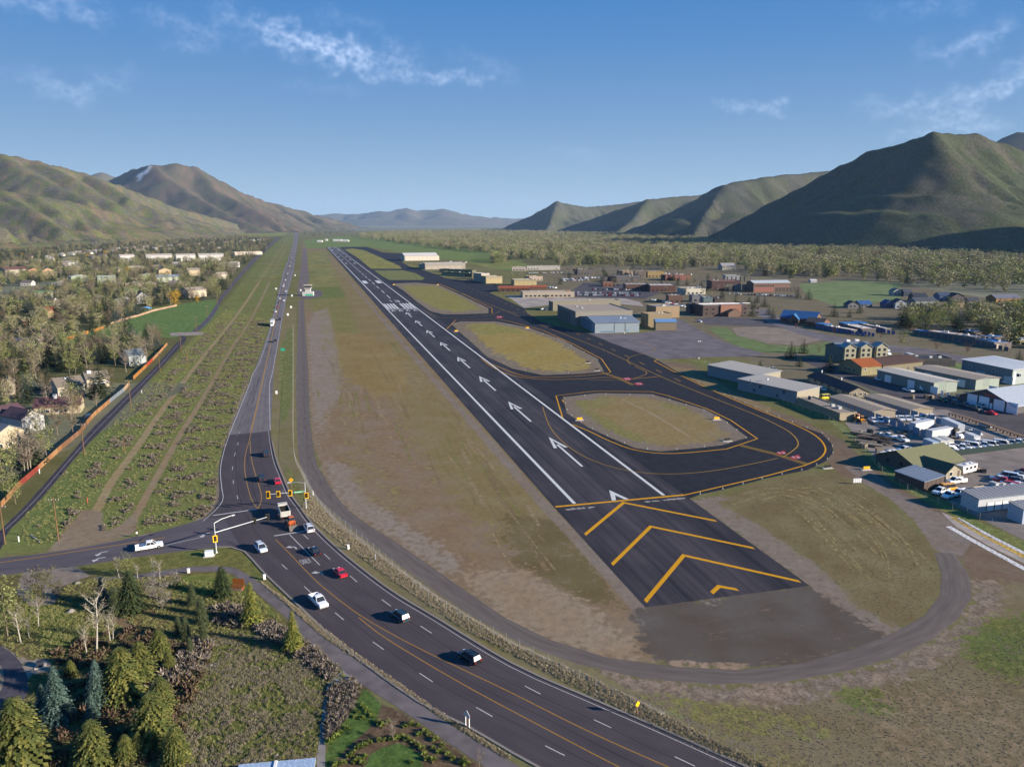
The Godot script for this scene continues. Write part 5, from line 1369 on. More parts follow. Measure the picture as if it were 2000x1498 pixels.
	building("brown_lodge","low brown lodge right of the blue-roofed clinic","building",[216.9,-573.8,226,-565.2,3.41,12],"gable_x",2.6,0x8a5c42,0x5c5450,[["row","f","window",3,2.0,4.6,0.9,1.6,1.4,GLASS]])
	for s in [[[232.3,-532,238.3,-534.5,2.65,33.6],"storage row with white and blue roof, leftmost of three behind the access street"],[[239.9,-533.2,250.3,-534.5,3.36,29.67],"storage row with white and blue roof, middle of three behind the access street"],[[258.1,-538.3,263.3,-539.6,2.85,34.93],"storage row with white and blue roof, rightmost of three behind the access street"]]:
		var sr := building("mini_storage",s[1],"shed",s[0],"flat",0,0x6a6464,0xe6d8cc,[["row","l","unit_door",10,1.5,4.5,0.1,3.2,2.4,0x3c5a8a]])
		var bl := MB.new()
		var L: float = s[0][5]
		var W := Vector2(s[0][0],s[0][1]).distance_to(Vector2(s[0][2],s[0][3]))
		bl.slab(Vector3(-0.3,s[0][4] + 0.6,-L - 0.3),Vector3(W + 0.3,s[0][4] + 1.1,-L * 0.72))
		part("blue_roof_panel",bl.mesh(),sr,roofing(0x3f78b4))
	for s in [[[281.7,-518.5,287.4,-520.9,2.58,16.33],"grey storage unit with blue roof, leftmost of the right-hand rows",0x4a86c4],[[286.3,-504.6,295.2,-509.2,3.52,17.01],"grey storage unit with pale roof, second of the right-hand rows",0xe4d4c8],[[290,-485,298.9,-489.3,4.2,15.64],"grey storage unit with pale roof, third of the right-hand rows",0xe4d4c8],[[292,-468.8,303.8,-470.8,3.45,16.07],"grey storage unit with blue-grey roof, fourth of the right-hand rows",0x8ab0d8],[[304.3,-495.7,318.1,-497.9,2.97,8],"blue-roofed storage unit behind the fourth grey row",0x4a86c4],[[318.5,-487.1,332.8,-489.3,2.6,8],"blue-roofed storage unit at the right edge",0x6aa0d4],[[305.9,-525.8,320.9,-528.3,2.44,7],"long blue-roofed unit behind the third grey row",0x4a86c4]]:
		building("mini_storage",s[1],"shed",s[0],"flat",0,0x8a7d74,s[2],[["row","l","unit_door",6,1.5,4.5,0.1,3.2,2.6,0x46505c],["f","unit_door",1.0,0.1,2.6,2.6,0xb8a898]])
	var hs := [[[396.2,-815.2,406.3,-815.2,4.77,10],0xcac6c4,0x9a8a80,"white house with red chimney at the left of the new houses"],[[404.5,-809.5,413,-809.5,4.21,9],0x5a6070,0x4a505c,"dark blue house beside the white one among the new houses"],[[387.8,-756.3,401.1,-756.3,4.93,11],0x565660,0x3a3e48,"dark-roofed house in the middle of the new houses"],[[332.3,-696.5,340.9,-696.5,4.1,10],0x4a6a9a,0x3f5a84,"blue house in front of the new houses"],[[339.4,-692.3,349.3,-692.3,5.44,10],0xb4bccb,0x4a4a50,"pale gabled house right of the blue one"],[[365.7,-709.5,387.5,-713.9,5.1,11],0x8d949c,0x4a4e58,"long grey house with two gables among the new houses"],[[413,-756.3,423.9,-756.3,5.42,12],0x6a86b0,0x44506a,"blue-walled house right of the dark-roofed one"],[[422.1,-751.3,433.9,-751.3,5.39,12],0x74686a,0x3c3c44,"dark house with white gable among the new houses"],[[397.6,-705.1,407.8,-705.1,5.07,10],0xb89c78,0x5a5450,"tan gabled house in front of the dark one"],[[411.5,-705.1,421.6,-705.1,5.53,10],0xa89a88,0x4c4e54,"tan and grey house right of the tan gabled one"],[[299.5,-696.5,309,-696.5,3.19,10],0x8d8a8c,0x50545c,"low grey house left of the blue roof by the meadow"],[[311.8,-700.8,323.8,-703,2.98,10],0x6a7078,0x35588c,"low house with dark blue roof by the meadow"]]
	for s in hs:
		building("new_house",s[3],"house",s[0],"gable_z" if rng.randf() < 0.45 else "gable_x",2.8,s[1],s[2],[["f","window",1.6,1.0,1.6,1.4,GLASS],["f","window",5.0,1.0,1.6,1.4,GLASS],["l","window",3.0,1.0,1.6,1.4,GLASS]])
	building("log_house","orange log house with grey roof at the right edge","house",[458.5,-741.6,484.8,-746.4,4.36,13],"gable_x",3.2,0xb07c40,0x6c6e7a,[["row","f","window",5,3.0,6.5,1.0,2.0,1.5,GLASS,0x8a5a2c]])
	building("field_shed","tiny white shed alone in the meadow before the wood","shed",[379,-998.2,386.8,-998.2,2.58,8],"gable_x",1.2,0xd4d4d4,0xdcdcdc)
	# buildings beyond the terminal lots
	for s in [[[132.38,-998.2,166.5,-1024.7,7.09,16],0x3f3c42,0x6a6a70,"dark flat-roofed store beyond the terminal lot"],[[152,-864.1,180.2,-864.1,6.73,22],0x7a5244,0xd8d4d0,"brick block with white roof right of the terminal lot"],[[127.81,-883.9,154.3,-883.9,6.3,20],0x7a5646,0xb8b8b8,"brick block with grey roof beside the terminal lot"],[[108.17,-933.9,120.33,-933.9,4.84,12],0xa86c50,0x9a948c,"small orange-brick office by the terminal lot"],[[183.3,-826.9,205.3,-832.9,5.91,20],0xcfc8b4,0xa8a498,"cream metal building left of the dark office"],[[95.16,-1145.9,120.11,-1157.2,7.37,14],0x4a464a,0x5a5450,"low dark building at the foot of the wood"],[[187.9,-1092.1,211.3,-1092.1,7.74,12],0xc9a860,0x8a8480,"yellow building before the wood"],[[154.6,-1102.4,170.5,-1113,7.81,12],0x8a7464,0x6a6460,"brown two-storey building before the wood"],[[170.2,-1092.1,185.8,-1092.1,8.44,12],0x9a8878,0x7a7470,"grey-brown building left of the yellow one"],[[201.5,-1033.8,237.2,-1043.1,6.67,14],0x8a4f44,0x7d6c66,"rust-red building right of the yellow one"],[[0,-1243.7,22.57,-1243.7,5.59,8],0xd8c8b4,0xb8a898,"cream row house at the left of the townhouse row"],[[23.62,-1257,77.4,-1270.7,6.05,9],0xb0aaa4,0x8a8486,"long grey row of townhouses below the wood"],[[172.8,-751.3,182.6,-751.3,5.88,14],0x8f8f94,0x6c6c70,"grey gabled store behind the parking lot"],[[148.3,-741.6,161.9,-741.6,6.77,14],0x8a6450,0xa09890,"brown store front beside the grey gabled store"],[[174.6,-713.9,183,-713.9,7.46,14],0x7d9494,0x6a7474,"pale green store right of the grey gabled store"],[[184.9,-713.9,192.4,-713.9,6.53,14],0x6a5a50,0x54504c,"brown store at the right of the green one"]]:
		building("business_building",s[3],"building",s[0],"flat",0,s[1],s[2],[["row","f","window",4,2.0,4.8,0.9,2.4,1.6,GLASS]])
	# the southern yard
	building("brown_shed","brown shed with slanted blue-grey metal roof by the fence","shed",[117.19,-212,124.14,-214.6,2.75,10.41],"shed_x",1.0,0x6a5750,0x8b97a6,[["row","f","seam",6,1.2,1.6,0.1,0.08,3.4,0x5a4a44],["f","side_door",8.2,0.1,1.0,2.1,0x4a3f3a]])
	building("green_roof_house","house with broad olive-green shingle roof behind the brown shed","house",[122.7,-227.2,141.56,-235.8,2.27,15],"gable_x",3.2,0x62645a,0x7c7c5c,[["l","window",4.0,1.2,1.2,1.2,GLASS],["l","window",9.0,1.2,1.2,1.2,GLASS]])
	building("green_roof_wing","cream gabled wing of the olive-roofed house","house",[128.84,-221.9,135.12,-225.2,2.22,10],"gable_z",2.0,0xb4a88c,0x5c5e4e,[["f","window",1.4,1.0,1.4,1.2,GLASS,0xe0d8c0],["f","side_door",5.4,0.1,1.0,2.1,0x5a4a40]])
	building("white_storage","long white storage building with roll-up doors in the southern yard","shed",[122.89,-195.5,152.9,-203.6,3.56,5.64],"shed",0.6,0xd8dce0,0x8c8e94,[["row","f","unit_door",12,3.0,2.55,0.1,2.2,2.2,0xe8e6e2],["row","f","post",12,2.72,2.55,0.1,0.2,2.3,0x4a4640],["f","blue_trim",0.1,3.4,29.0,0.25,0x6a8ca8]])
	building("white_storage","pale blue storage building cut by the right edge","shed",[129.4,-187.3,144.4,-191.5,3.7,4.43],"shed",0.6,0xb8cce0,0x8c8e94,[["row","f","unit_door",5,1.0,2.6,0.1,2.2,2.2,0xe0e4e8]])
	building("tan_container","tan storage container behind the long white storage building","container",[130.66,-206.9,141.98,-211.1,1.79,3.2],"flat",0,0xc8ac8a,0xa4acb4,[["row","f","rib",12,0.6,1.2,0.1,0.1,2.3,0xb89c7c]])
	# roof corner at the bottom edge
	var o := thing("clubhouse","flat-roofed clubhouse whose pale blue roof shows at the bottom edge","building",Vector3(-37.46,0,-97.08),0)
	var p0 := Vector3(-35.87,4.2,-91.55)
	var p1 := Vector3(-26.94,4.2,-92.76)
	o.position = Vector3(p0.x,0,p0.z)
	o.rotation.y = atan2(-(p1.z - p0.z),p1.x - p0.x)
	var w := p0.distance_to(p1)
	var b := MB.new()
	b.slab(Vector3(0,0,0),Vector3(w,4.0,9))
	part("wall",b.mesh(),o,siding(0x8a7a68))
	b = MB.new()
	b.slab(Vector3(-0.5,4.0,-0.5),Vector3(w * 0.46,4.25,9.5))
	b.slab(Vector3(w * 0.5,4.0,-0.5),Vector3(w + 0.5,4.25,9.5))
	part("roof",b.mesh(),o,roofing(0xa8bcd4))
	b = MB.new()
	b.slab(Vector3(w * 0.46,4.0,-0.5),Vector3(w * 0.5,4.4,9.5))
	part("ridge_cap",b.mesh(),o,mat(0xd8d4cc))
	var q := thing("garden_shelter","grey roof edge of a garden shelter at the bottom edge","building",Vector3(-17.38,3,-92.9),0)
	q.position.y = 0
	b = MB.new()
	b.slab(Vector3(0,2.8,0),Vector3(9.5,3.0,6))
	part("roof",b.mesh(),q,roofing(0x9aa2aa))
	b = MB.new()
	for x in [0.3,9.2]:
		b.slab(Vector3(x - 0.1,0,0.3),Vector3(x + 0.1,2.8,0.5))
		b.slab(Vector3(x - 0.1,0,5.5),Vector3(x + 0.1,2.8,5.7))
	part("posts",b.mesh(),q,mat(0x8a7d70))

func house(label: String,f: Array,kind: String,rise: float,wall: int,roof: int,extra := [],group := ""):
	var w := Vector2(f[0],f[1]).distance_to(Vector2(f[2],f[3]))
	var open := extra.duplicate()
	var n := maxi(1,int(w / 3.4))
	for k in n: open.append(["f","window",0.8 + k * 3.2,0.9,1.3,1.2,GLASS,0xe4e0d8])
	for k in maxi(1,int(f[5] / 5.0)): open.append(["l","window",1.4 + k * 4.0,0.9,1.2,1.2,GLASS])
	return building("house",label,"house",f,kind,rise,wall,roof,open,group)

func town_houses():
	house("long house with brown gabled roof nearest the bike path",[-188.7,-300.2,-173.5,-306.1,3.32,11],"gable_x",2.6,0xc9b890,0x6d4d4c,[["box","chimney",7.0,-5.0,5.0,1.3,2.2,1.3,0xd4d0cc]])
	house("white gabled wing with purple-brown roof below the long brown house",[-176.8,-273.5,-172.9,-280.6,5.34,13],"gable_z",2.6,0xc8c4c0,0x5d4a52)
	house("house with grey hipped roof at the left edge",[-172.3,-251.6,-167.6,-260.2,5.31,13],"gable_z",2.6,0xd2ba98,0x6c737c)
	house("low house with purple roof behind the white gabled wing",[-189,-282.1,-185.2,-289.7,5.1,10],"gable_x",2.2,0xc4b498,0x60484e)
	house("cream double house with olive-grey roof by the grey fence",[-198,-333.3,-190.1,-340.6,4.56,13],"gable_x",3.0,0xd4c8ae,0x857a6c,[["box","chimney",5.0,-5.5,5.0,1.6,2.6,1.2,0xe0dcd6]])
	house("back half of the cream double house with pergola",[-195.6,-352.6,-188.1,-358.4,4.09,12],"gable_x",2.6,0xcfc0a4,0x8d8272,[["box","chimney",2.0,-5.0,5.0,1.6,2.4,1.2,0xe0dcd6],["box","pergola",6.0,1.8,2.4,6.0,0.2,3.0,0xf0ece6]])
	house("white house with dark slate roof behind the pale bare tree",[-305.4,-470.8,-290.7,-470.8,3.14,13],"gable_x",2.4,0xdcd6cc,0x4c4f5a)
	house("pale blue-grey house behind the bare aspens by the red fence panel",[-203.8,-410.2,-197.7,-416.4,5.25,11],"gable_x",2.6,0xb8c0c0,0x707a80)
	house("small tan house at the left edge below the big spruce",[-224.7,-338.4,-221.1,-340.6,4.63,9],"gable_z",2.4,0xc8b898,0x8a7a68)
	house("house with red roof among dark trees",[-371.8,-624.2,-368.4,-631.1,5.74,10],"gable_x",2.2,0xc08c60,0x94483a)
	house("small house with maroon roof at the left",[-344.6,-548.8,-340.8,-551.4,5.08,9],"gable_x",2.0,0xc89a5c,0x6a3c34)
	house("house with green roof at the left among trees",[-476.3,-782,-462.5,-787.3,5.6,10],"gable_x",2.2,0xb8c0a8,0x5a7a5c)
	house("house with green roof right of the pale bare trees",[-402.5,-815.2,-392,-821,5.3,10],"gable_x",2.0,0xd0ccb4,0x4d7d58)
	house("dark steep-gabled house above the blue canopy",[-350.8,-732.1,-341.9,-736.8,7.17,9],"gable_z",4.0,0xb8b8b0,0x3c4250)
	house("tan house with broad roof near the bike path bend",[-327,-792.8,-315.3,-809.5,7.22,14],"gable_x",2.6,0xcdbea0,0x9a8e80)
	house("big barn-like house with brown roof at the left edge of town",[-715.2,-1113,-698.7,-1134.7,9.31,18],"gable_x",3.4,0xbcb098,0x6c5048)
	house("tan terrace, left of two beside the barn-like house",[-689.2,-1123.7,-678.1,-1134.7,7.95,10],"gable_z",3.0,0xc48c58,0x6a5c58)
	house("tan terrace, right of two beside the barn-like house",[-669.5,-1123.7,-659,-1134.7,7.95,10],"gable_z",3.0,0xc49c70,0x6a605c)
	house("white house before the left row of apartments",[-772.8,-1359.4,-754.2,-1375.4,6.97,10],"gable_x",2.4,0xdcd8d4,0x98948e)
	house("pale green house, leftmost of four in a row",[-558.7,-998.2,-544.6,-1015.7,7.09,10],"gable_z",2.6,0xb0bc9c,0xaeb0a2)
	house("pale green house, second of four in a row",[-521.2,-989.7,-502.9,-998.2,6.39,10],"gable_x",2.6,0xb0bc9c,0x9aa090)
	house("pale green house, third of four in a row",[-486.3,-1033.8,-473,-1043.1,6.67,10],"gable_z",2.6,0xb0bc9c,0xa4a898)
	house("pale green house, rightmost of four in a row",[-451,-998.2,-428.4,-1015.7,6.45,10],"gable_x",2.4,0xb4bc9e,0x7d8890)
	house("tan house above the rightmost pale green house",[-498.4,-1113,-485.7,-1123.7,8.59,10],"gable_z",2.8,0xc8ac80,0x8a8070)
	house("tan house near the end of the town street",[-461.6,-1123.7,-448.4,-1134.7,7.95,10],"gable_x",2.6,0xcdb48c,0x948a7c)
	house("house with pale roof beside the bike path's north end",[-396.7,-1062.2,-386.3,-1072,6.16,11],"gable_x",2.4,0xd0c4a8,0xb0a090)
	house("white house right of the apartments",[-480.3,-1343.8,-466.4,-1343.8,6.89,10],"gable_x",2.6,0xe0dcd8,0xb8b0a8)
	house("white farmhouse alone on the hill foot",[-1605,-2734,-1574,-2766,10.4,14],"gable_x",3.0,0xe4e2dc,0xa8a8a4)
	house("dark farmhouse left of the white one on the hill foot",[-1723,-2833,-1696,-2833,9.87,14],"gable_x",3.0,0x5a4a44,0x4a4240)
	for s in [[[-752,-1518,-732.9,-1538,11.64,11],"white apartment block, leftmost of four"],[[-711,-1538,-669,-1558,11.79,11],"long white apartment block, second of four"],[[-652.4,-1538,-622.7,-1558,11.79,11],"white apartment block, third of four"],[[-616.6,-1558,-574.8,-1579,11.94,11],"white apartment block, rightmost of four"]]:
		building("apartment_block",s[1],"building",s[0],"gable_x",2.6,0xdfdad2,0xb0a8a0,[["row","f","window",6,1.5,5.0,1.0,2.0,1.5,GLASS],["row","f","balcony_opening",6,1.5,5.0,4.4,2.6,2.0,0x5a5450]])
	for s in [[[-638.5,-1825,-617.4,-1854,6.4,10],"long beige mobile home, left of two beside the far path"],[[-615,-1854,-593.1,-1883,5.9,10],"long beige mobile home, right of two beside the far path"]]:
		building("mobile_home",s[1],"house",s[0],"gable_x",1.6,0xd4c4ac,0xd8c8b4,[["row","f","window",5,2.0,6.0,1.0,2.0,1.2,GLASS]])
	var c := thing("blue_canopy","bright blue tarpaulin canopy below the steep-gabled house","canopy",Vector3(-315.5,0,-672),0.1)
	var b := MB.new()
	b.extrude([Vector2(-4,2.6),Vector2(0,3.6),Vector2(4,2.6),Vector2(4,2.4),Vector2(0,3.4),Vector2(-4,2.4)],-4,1)
	part("tarpaulin",b.mesh(),c,mat(0x4f9ad8,0.6))
	b = MB.new()
	for x in [-3.8,3.8]:
		for z in [-3.8,0.8]: b.tube(Vector3(x,0,z),Vector3(x,2.5,z),0.06,0.06,5)
	part("posts",b.mesh(),c,mat(0xc0c0c0))
	# the small houses of the far end of town
	rng.seed = 21
	var spots := []
	for row in [[[-1052.9,-1854,-1119.1,-2285,-1098.7,-2585],15],[[-1013.8,-1669,-1046.5,-1978,-992.6,-2200,-854.1,-2285],18],[[-1450.9,-3132,-1483.6,-3722,-1449.4,-4256],14],[[-1079,-2703,-1072,-2975,-1063.5,-3307],8],[[-926.4,-1461.3,-910.6,-1601,-887.8,-1718],9],[[-692.4,-1257,-606.2,-1230.5,-596.6,-1375.4,-516.4,-1375.4],10],[[-589.5,-933.9,-546.1,-965,-461.9,-933.9,-400.8,-919],7],[[-433.6,-705.1,-412.3,-751.3,-364,-722.9],5]]:
		for p in resample(pts(row[0]),row[1]): spots.append(p)
	for p in spots:
		var at: Vector2 = p + Vector2(rng.randf_range(-12,12),rng.randf_range(-14,14))
		if not clear_of(at,9.0): continue
		var wd := rng.randf_range(10,17)
		var g := rng.randf_range(-0.3,0.3)
		var wi := rng.randi() % 5
		var ri := rng.randi() % 5
		building("town_house","small %s among trees in the %s" % [["white house","tan house","pale grey house","grey house","peach house"][wi] + [" with brown-grey roof"," with light roof"," with dark roof"," with brown roof"," with pale roof"][ri],"far end of town" if at.y < -1150 else "middle of town"],"house",[at.x,at.y,at.x + cos(g) * wd,at.y - sin(g) * wd,rng.randf_range(2.8,5.0),rng.randf_range(8,11)],"gable_x" if rng.randf() < 0.6 else "gable_z",rng.randf_range(1.8,3.0),[0xd8d2c8,0xb8a88c,0xc4c4c0,0xa09a90,0xb8a084][wi],[0x8a8078,0xa09890,0x6a625e,0x7d6a5c,0xb4aca4][ri],[["row","f","window",3,1.2,3.2,0.9,1.5,1.2,GLASS]],"small houses of the far town")

# ---------------------------------------------------------------- vehicles; each faces -z,its wheels on y = 0
var protos := {}

func car_paint(h: int) -> Material:
	var k := "paint %x" % h
	if not mats.has(k):
		var m := StandardMaterial3D.new()
		m.albedo_color = hexc(h)
		m.roughness = 0.35
		m.metallic_specular = 0.5
		m.clearcoat_enabled = true
		m.clearcoat = 0.6
		m.clearcoat_roughness = 0.1
		mats[k] = m
	return mats[k]

# a body skinned through cross-sections: z,half-width at sill,half-width at shoulder,y low,y shoulder,y top,half-width at top
func loft(b: MB,secs: Array):
	var rings := []
	for s in secs:
		rings.append([Vector3(-s[1],s[3],s[0]),Vector3(-s[2],s[4],s[0]),Vector3(-s[6],s[5],s[0]),Vector3(s[6],s[5],s[0]),Vector3(s[2],s[4],s[0]),Vector3(s[1],s[3],s[0])])
	for i in rings.size() - 1:
		var p: Array = rings[i]
		var q: Array = rings[i + 1]
		for k in 6:
			var m := (k + 1) % 6
			b.quad(p[k],p[m],q[m],q[k])
	var e: Array = rings[0]
	var g: Array = rings[rings.size() - 1]
	b.quad(e[5],e[4],e[1],e[0])
	b.quad(e[4],e[3],e[2],e[1])
	b.quad(g[0],g[1],g[4],g[5])
	b.quad(g[1],g[2],g[3],g[4])

func wheels(o: Node3D,zs: Array,half: float,r: float,w := 0.24):
	for z in zs:
		for x in [-half,half]:
			var b := MB.new()
			b.disc_x(Vector3(x,r,z),r,w,14)
			var t := part("wheel",b.mesh(),o,mat(0x1c1c1e,0.9))
			b = MB.new()
			b.disc_x(Vector3(x + signf(x) * 0.02,r,z),r * 0.6,w,10)
			part("rim",b.mesh(),t,mat(0x9a9a9c,0.35,0.7))

func lamps(o: Node3D,half: float,y: float,z0: float,z1: float):
	for x in [-half,half]:
		var b := MB.new()
		b.slab(Vector3(x - 0.16,y,z0 - 0.03),Vector3(x + 0.16,y + 0.16,z0 + 0.1))
		part("headlight",b.mesh(),o,mat(0xd8dce0,0.2))
		b = MB.new()
		b.slab(Vector3(x - 0.12,y,z1 - 0.1),Vector3(x + 0.12,y + 0.28,z1 + 0.03))
		part("taillight",b.mesh(),o,mat(0x8a1c1c,0.3))

func proto(kind: String,h: int) -> Node3D:
	var key := "%s %x" % [kind,h]
	if protos.has(key): return protos[key]
	var o := Node3D.new()
	o.set_meta("category","car")
	var b := MB.new()
	var g := MB.new()
	match kind:
		"sedan","suv","van":
			var L := 4.7 if kind == "sedan" else 4.8 if kind == "suv" else 5.6
			var H := 1.45 if kind == "sedan" else 1.78 if kind == "suv" else 2.15
			var W := 0.92 if kind == "sedan" else 0.97 if kind == "suv" else 1.0
			var s := 0.88 if kind == "sedan" else 1.02 if kind == "suv" else 1.1
			var f := L / 2
			loft(b,[[-f,W * 0.72,W * 0.78,0.38,s * 0.66,s * 0.74,W * 0.66],[-f + 0.25,W * 0.92,W * 0.95,0.28,s * 0.76,s * 0.88,W * 0.8],[-f + 1.15,W * 0.98,W,0.26,s * 0.86,s,W * 0.88],[f - 0.9,W * 0.98,W,0.26,s * 0.9,s + 0.02,W * 0.9],[f - 0.2,W * 0.94,W * 0.96,0.28,s * 0.88,s,W * 0.86],[f,W * 0.84,W * 0.88,0.36,s * 0.78,s * 0.9,W * 0.8]])
			var rear := f - (0.75 if kind == "sedan" else 0.12)
			var rt := f - (1.45 if kind == "sedan" else 0.5)
			var fr := -f + (1.05 if kind != "van" else 0.75)
			var ft := -f + (1.85 if kind != "van" else 1.4)
			# greenhouse: glass band under a painted roof
			g.hexa([Vector3(-W * 0.88,s - 0.01,rear),Vector3(W * 0.88,s - 0.01,rear),Vector3(W * 0.88,s - 0.01,fr),Vector3(-W * 0.88,s - 0.01,fr),Vector3(-W * 0.72,H - 0.07,rt),Vector3(W * 0.72,H - 0.07,rt),Vector3(W * 0.72,H - 0.07,ft),Vector3(-W * 0.72,H - 0.07,ft)])
			b.hexa([Vector3(-W * 0.74,H - 0.08,rt + 0.04),Vector3(W * 0.74,H - 0.08,rt + 0.04),Vector3(W * 0.74,H - 0.08,ft - 0.04),Vector3(-W * 0.74,H - 0.08,ft - 0.04),Vector3(-W * 0.66,H,rt - 0.1),Vector3(W * 0.66,H,rt - 0.1),Vector3(W * 0.66,H,ft + 0.12),Vector3(-W * 0.66,H,ft + 0.12)])
			# pillars
			for x in [-1.0,1.0]:
				for q in [[fr,ft],[lerpf(fr,rear,0.42),lerpf(ft,rt,0.42)],[lerpf(fr,rear,0.76),lerpf(ft,rt,0.8)],[rear,rt]]:
					b.tube(Vector3(x * W * 0.885,s - 0.02,q[0]),Vector3(x * W * 0.725,H - 0.06,q[1]),0.045,0.045,4,false)
			part("body",b.mesh(),o,car_paint(h))
			part("windows",g.mesh(),o,glass())
			wheels(o,[-f + 0.9,f - 0.95],W - 0.14,0.33 if kind == "sedan" else 0.37)
			lamps(o,W * 0.66,s * 0.66,-f,f)
			if kind == "suv":
				var r := MB.new()
				for x in [-0.6,0.6]: r.tube(Vector3(x,H + 0.06,ft + 0.2),Vector3(x,H + 0.06,rt - 0.1),0.03,0.03,4)
				for z in [lerpf(ft,rt,0.3),lerpf(ft,rt,0.75)]: r.tube(Vector3(-0.62,H + 0.08,z),Vector3(0.62,H + 0.08,z),0.03,0.03,4)
				part("roof_rack",r.mesh(),o,mat(0x2a2a2c,0.5))
		"pickup","utility_truck":
			var f := 2.95
			var W := 1.0
			loft(b,[[-f,W * 0.84,W * 0.9,0.5,0.9,1.02,W * 0.8],[-f + 0.2,W * 0.95,W * 0.97,0.42,1.0,1.12,W * 0.86],[-f + 1.5,W * 0.97,W,0.42,1.06,1.18,W * 0.9],[0.75,W * 0.97,W,0.42,1.06,1.18,W * 0.9]])
			g.hexa([Vector3(-0.9,1.17,0.72),Vector3(0.9,1.17,0.72),Vector3(0.9,1.17,-1.5),Vector3(-0.9,1.17,-1.5),Vector3(-0.76,1.84,0.55),Vector3(0.76,1.84,0.55),Vector3(0.76,1.84,-0.75),Vector3(-0.76,1.84,-0.75)])
			b.hexa([Vector3(-0.78,1.83,0.6),Vector3(0.78,1.83,0.6),Vector3(0.78,1.83,-0.78),Vector3(-0.78,1.83,-0.78),Vector3(-0.7,1.92,0.5),Vector3(0.7,1.92,0.5),Vector3(0.7,1.92,-0.6),Vector3(-0.7,1.92,-0.6)])
			for x in [-1.0,1.0]:
				for q in [[-1.5,-0.75],[-0.4,-0.2],[0.72,0.55]]: b.tube(Vector3(x * 0.9,1.16,q[0]),Vector3(x * 0.765,1.84,q[1]),0.05,0.05,4,false)
			part("body",b.mesh(),o,car_paint(h))
			part("windows",g.mesh(),o,glass())
			var d := MB.new()
			if kind == "pickup":
				d.slab(Vector3(-W,0.45,0.78),Vector3(W,0.75,f))
				d.slab(Vector3(-W,0.75,0.78),Vector3(-W + 0.14,1.2,f))
				d.slab(Vector3(W - 0.14,0.75,0.78),Vector3(W,1.2,f))
				d.slab(Vector3(-W + 0.14,0.75,f - 0.1),Vector3(W - 0.14,1.2,f))
				d.slab(Vector3(-W + 0.14,0.75,0.78),Vector3(W - 0.14,1.2,0.88))
				part("cargo_bed",d.mesh(),o,car_paint(h))
			else:
				d.slab(Vector3(-1.08,0.5,0.82),Vector3(-0.6,1.6,f + 0.1))
				d.slab(Vector3(0.6,0.5,0.82),Vector3(1.08,1.6,f + 0.1))
				d.slab(Vector3(-0.6,0.5,0.82),Vector3(0.6,0.9,f + 0.1))
				part("service_body",d.mesh(),o,car_paint(h))
			var bump := MB.new()
			bump.slab(Vector3(-0.95,0.45,f + 0.01),Vector3(0.95,0.62,f + 0.14))
			bump.slab(Vector3(-0.95,0.42,-f - 0.12),Vector3(0.95,0.62,-f + 0.05))
			part("bumper",bump.mesh(),o,mat(0xa8a8aa,0.35,0.6))
			wheels(o,[-f + 0.95,f - 1.15],W - 0.15,0.41,0.28)
			lamps(o,0.74,0.8,-f,f)
		"box_truck":
			loft(b,[[-3.6,0.95,1.0,0.5,1.0,1.2,0.9],[-2.9,1.05,1.08,0.45,1.3,1.5,1.0],[-2.3,1.05,1.08,0.45,1.4,2.3,0.9],[-1.5,1.05,1.08,0.45,1.4,2.4,0.95]])
			part("cab",b.mesh(),o,car_paint(0xe8e8e6))
			g.hexa([Vector3(-0.95,1.5,-2.45),Vector3(0.95,1.5,-2.45),Vector3(0.95,1.5,-2.86),Vector3(-0.95,1.5,-2.86),Vector3(-0.85,2.25,-2.2),Vector3(0.85,2.25,-2.2),Vector3(0.85,2.25,-2.42),Vector3(-0.85,2.25,-2.42)])
			part("windscreen",g.mesh(),o,glass())
			var d := MB.new()
			d.slab(Vector3(-1.2,0.85,-1.4),Vector3(1.2,3.3,3.6))
			part("cargo_box",d.mesh(),o,siding(h))
			wheels(o,[-2.6,2.3],0.95,0.46,0.3)
			lamps(o,0.8,0.85,-3.6,3.6)
		"camper":
			b.hexa([Vector3(-1.2,0.55,3.6),Vector3(1.2,0.55,3.6),Vector3(1.2,0.55,-3.4),Vector3(-1.2,0.55,-3.4),Vector3(-1.15,2.9,3.6),Vector3(1.15,2.9,3.6),Vector3(1.15,2.9,-3.9),Vector3(-1.15,2.9,-3.9)])
			part("body",b.mesh(),o,siding(h))
			for x in [-1.2,1.2]:
				for z in [-2.2,-0.2,1.8]:
					g.slab(Vector3(x - 0.03,1.6,z),Vector3(x + 0.03,2.3,z + 1.0))
			part("windows",g.mesh(),o,glass())
			var d := MB.new()
			d.slab(Vector3(-0.4,2.9,-1),Vector3(0.4,3.15,0.2))
			d.slab(Vector3(-0.3,2.9,1.6),Vector3(0.3,3.05,2.2))
			part("roof_unit",d.mesh(),o,mat(0xd0d0d0,0.6))
			d = MB.new()
			d.tube(Vector3(0,0.6,-3.4),Vector3(0,0.6,-4.6),0.07,0.07,5)
			part("drawbar",d.mesh(),o,mat(0x2a2a2a))
			wheels(o,[0.2,1.1],1.0,0.36,0.22)
		"trailer":
			b.slab(Vector3(-1.25,0.95,-5.5),Vector3(1.25,3.8,5.5))
			part("cargo_box",b.mesh(),o,siding(h))
			g.slab(Vector3(-1.2,0.7,-5.2),Vector3(-1.0,0.95,5.2))
			g.slab(Vector3(1.0,0.7,-5.2),Vector3(1.2,0.95,5.2))
			part("chassis",g.mesh(),o,mat(0x3a3a3c))
			wheels(o,[3.4,4.5],1.0,0.48,0.4)
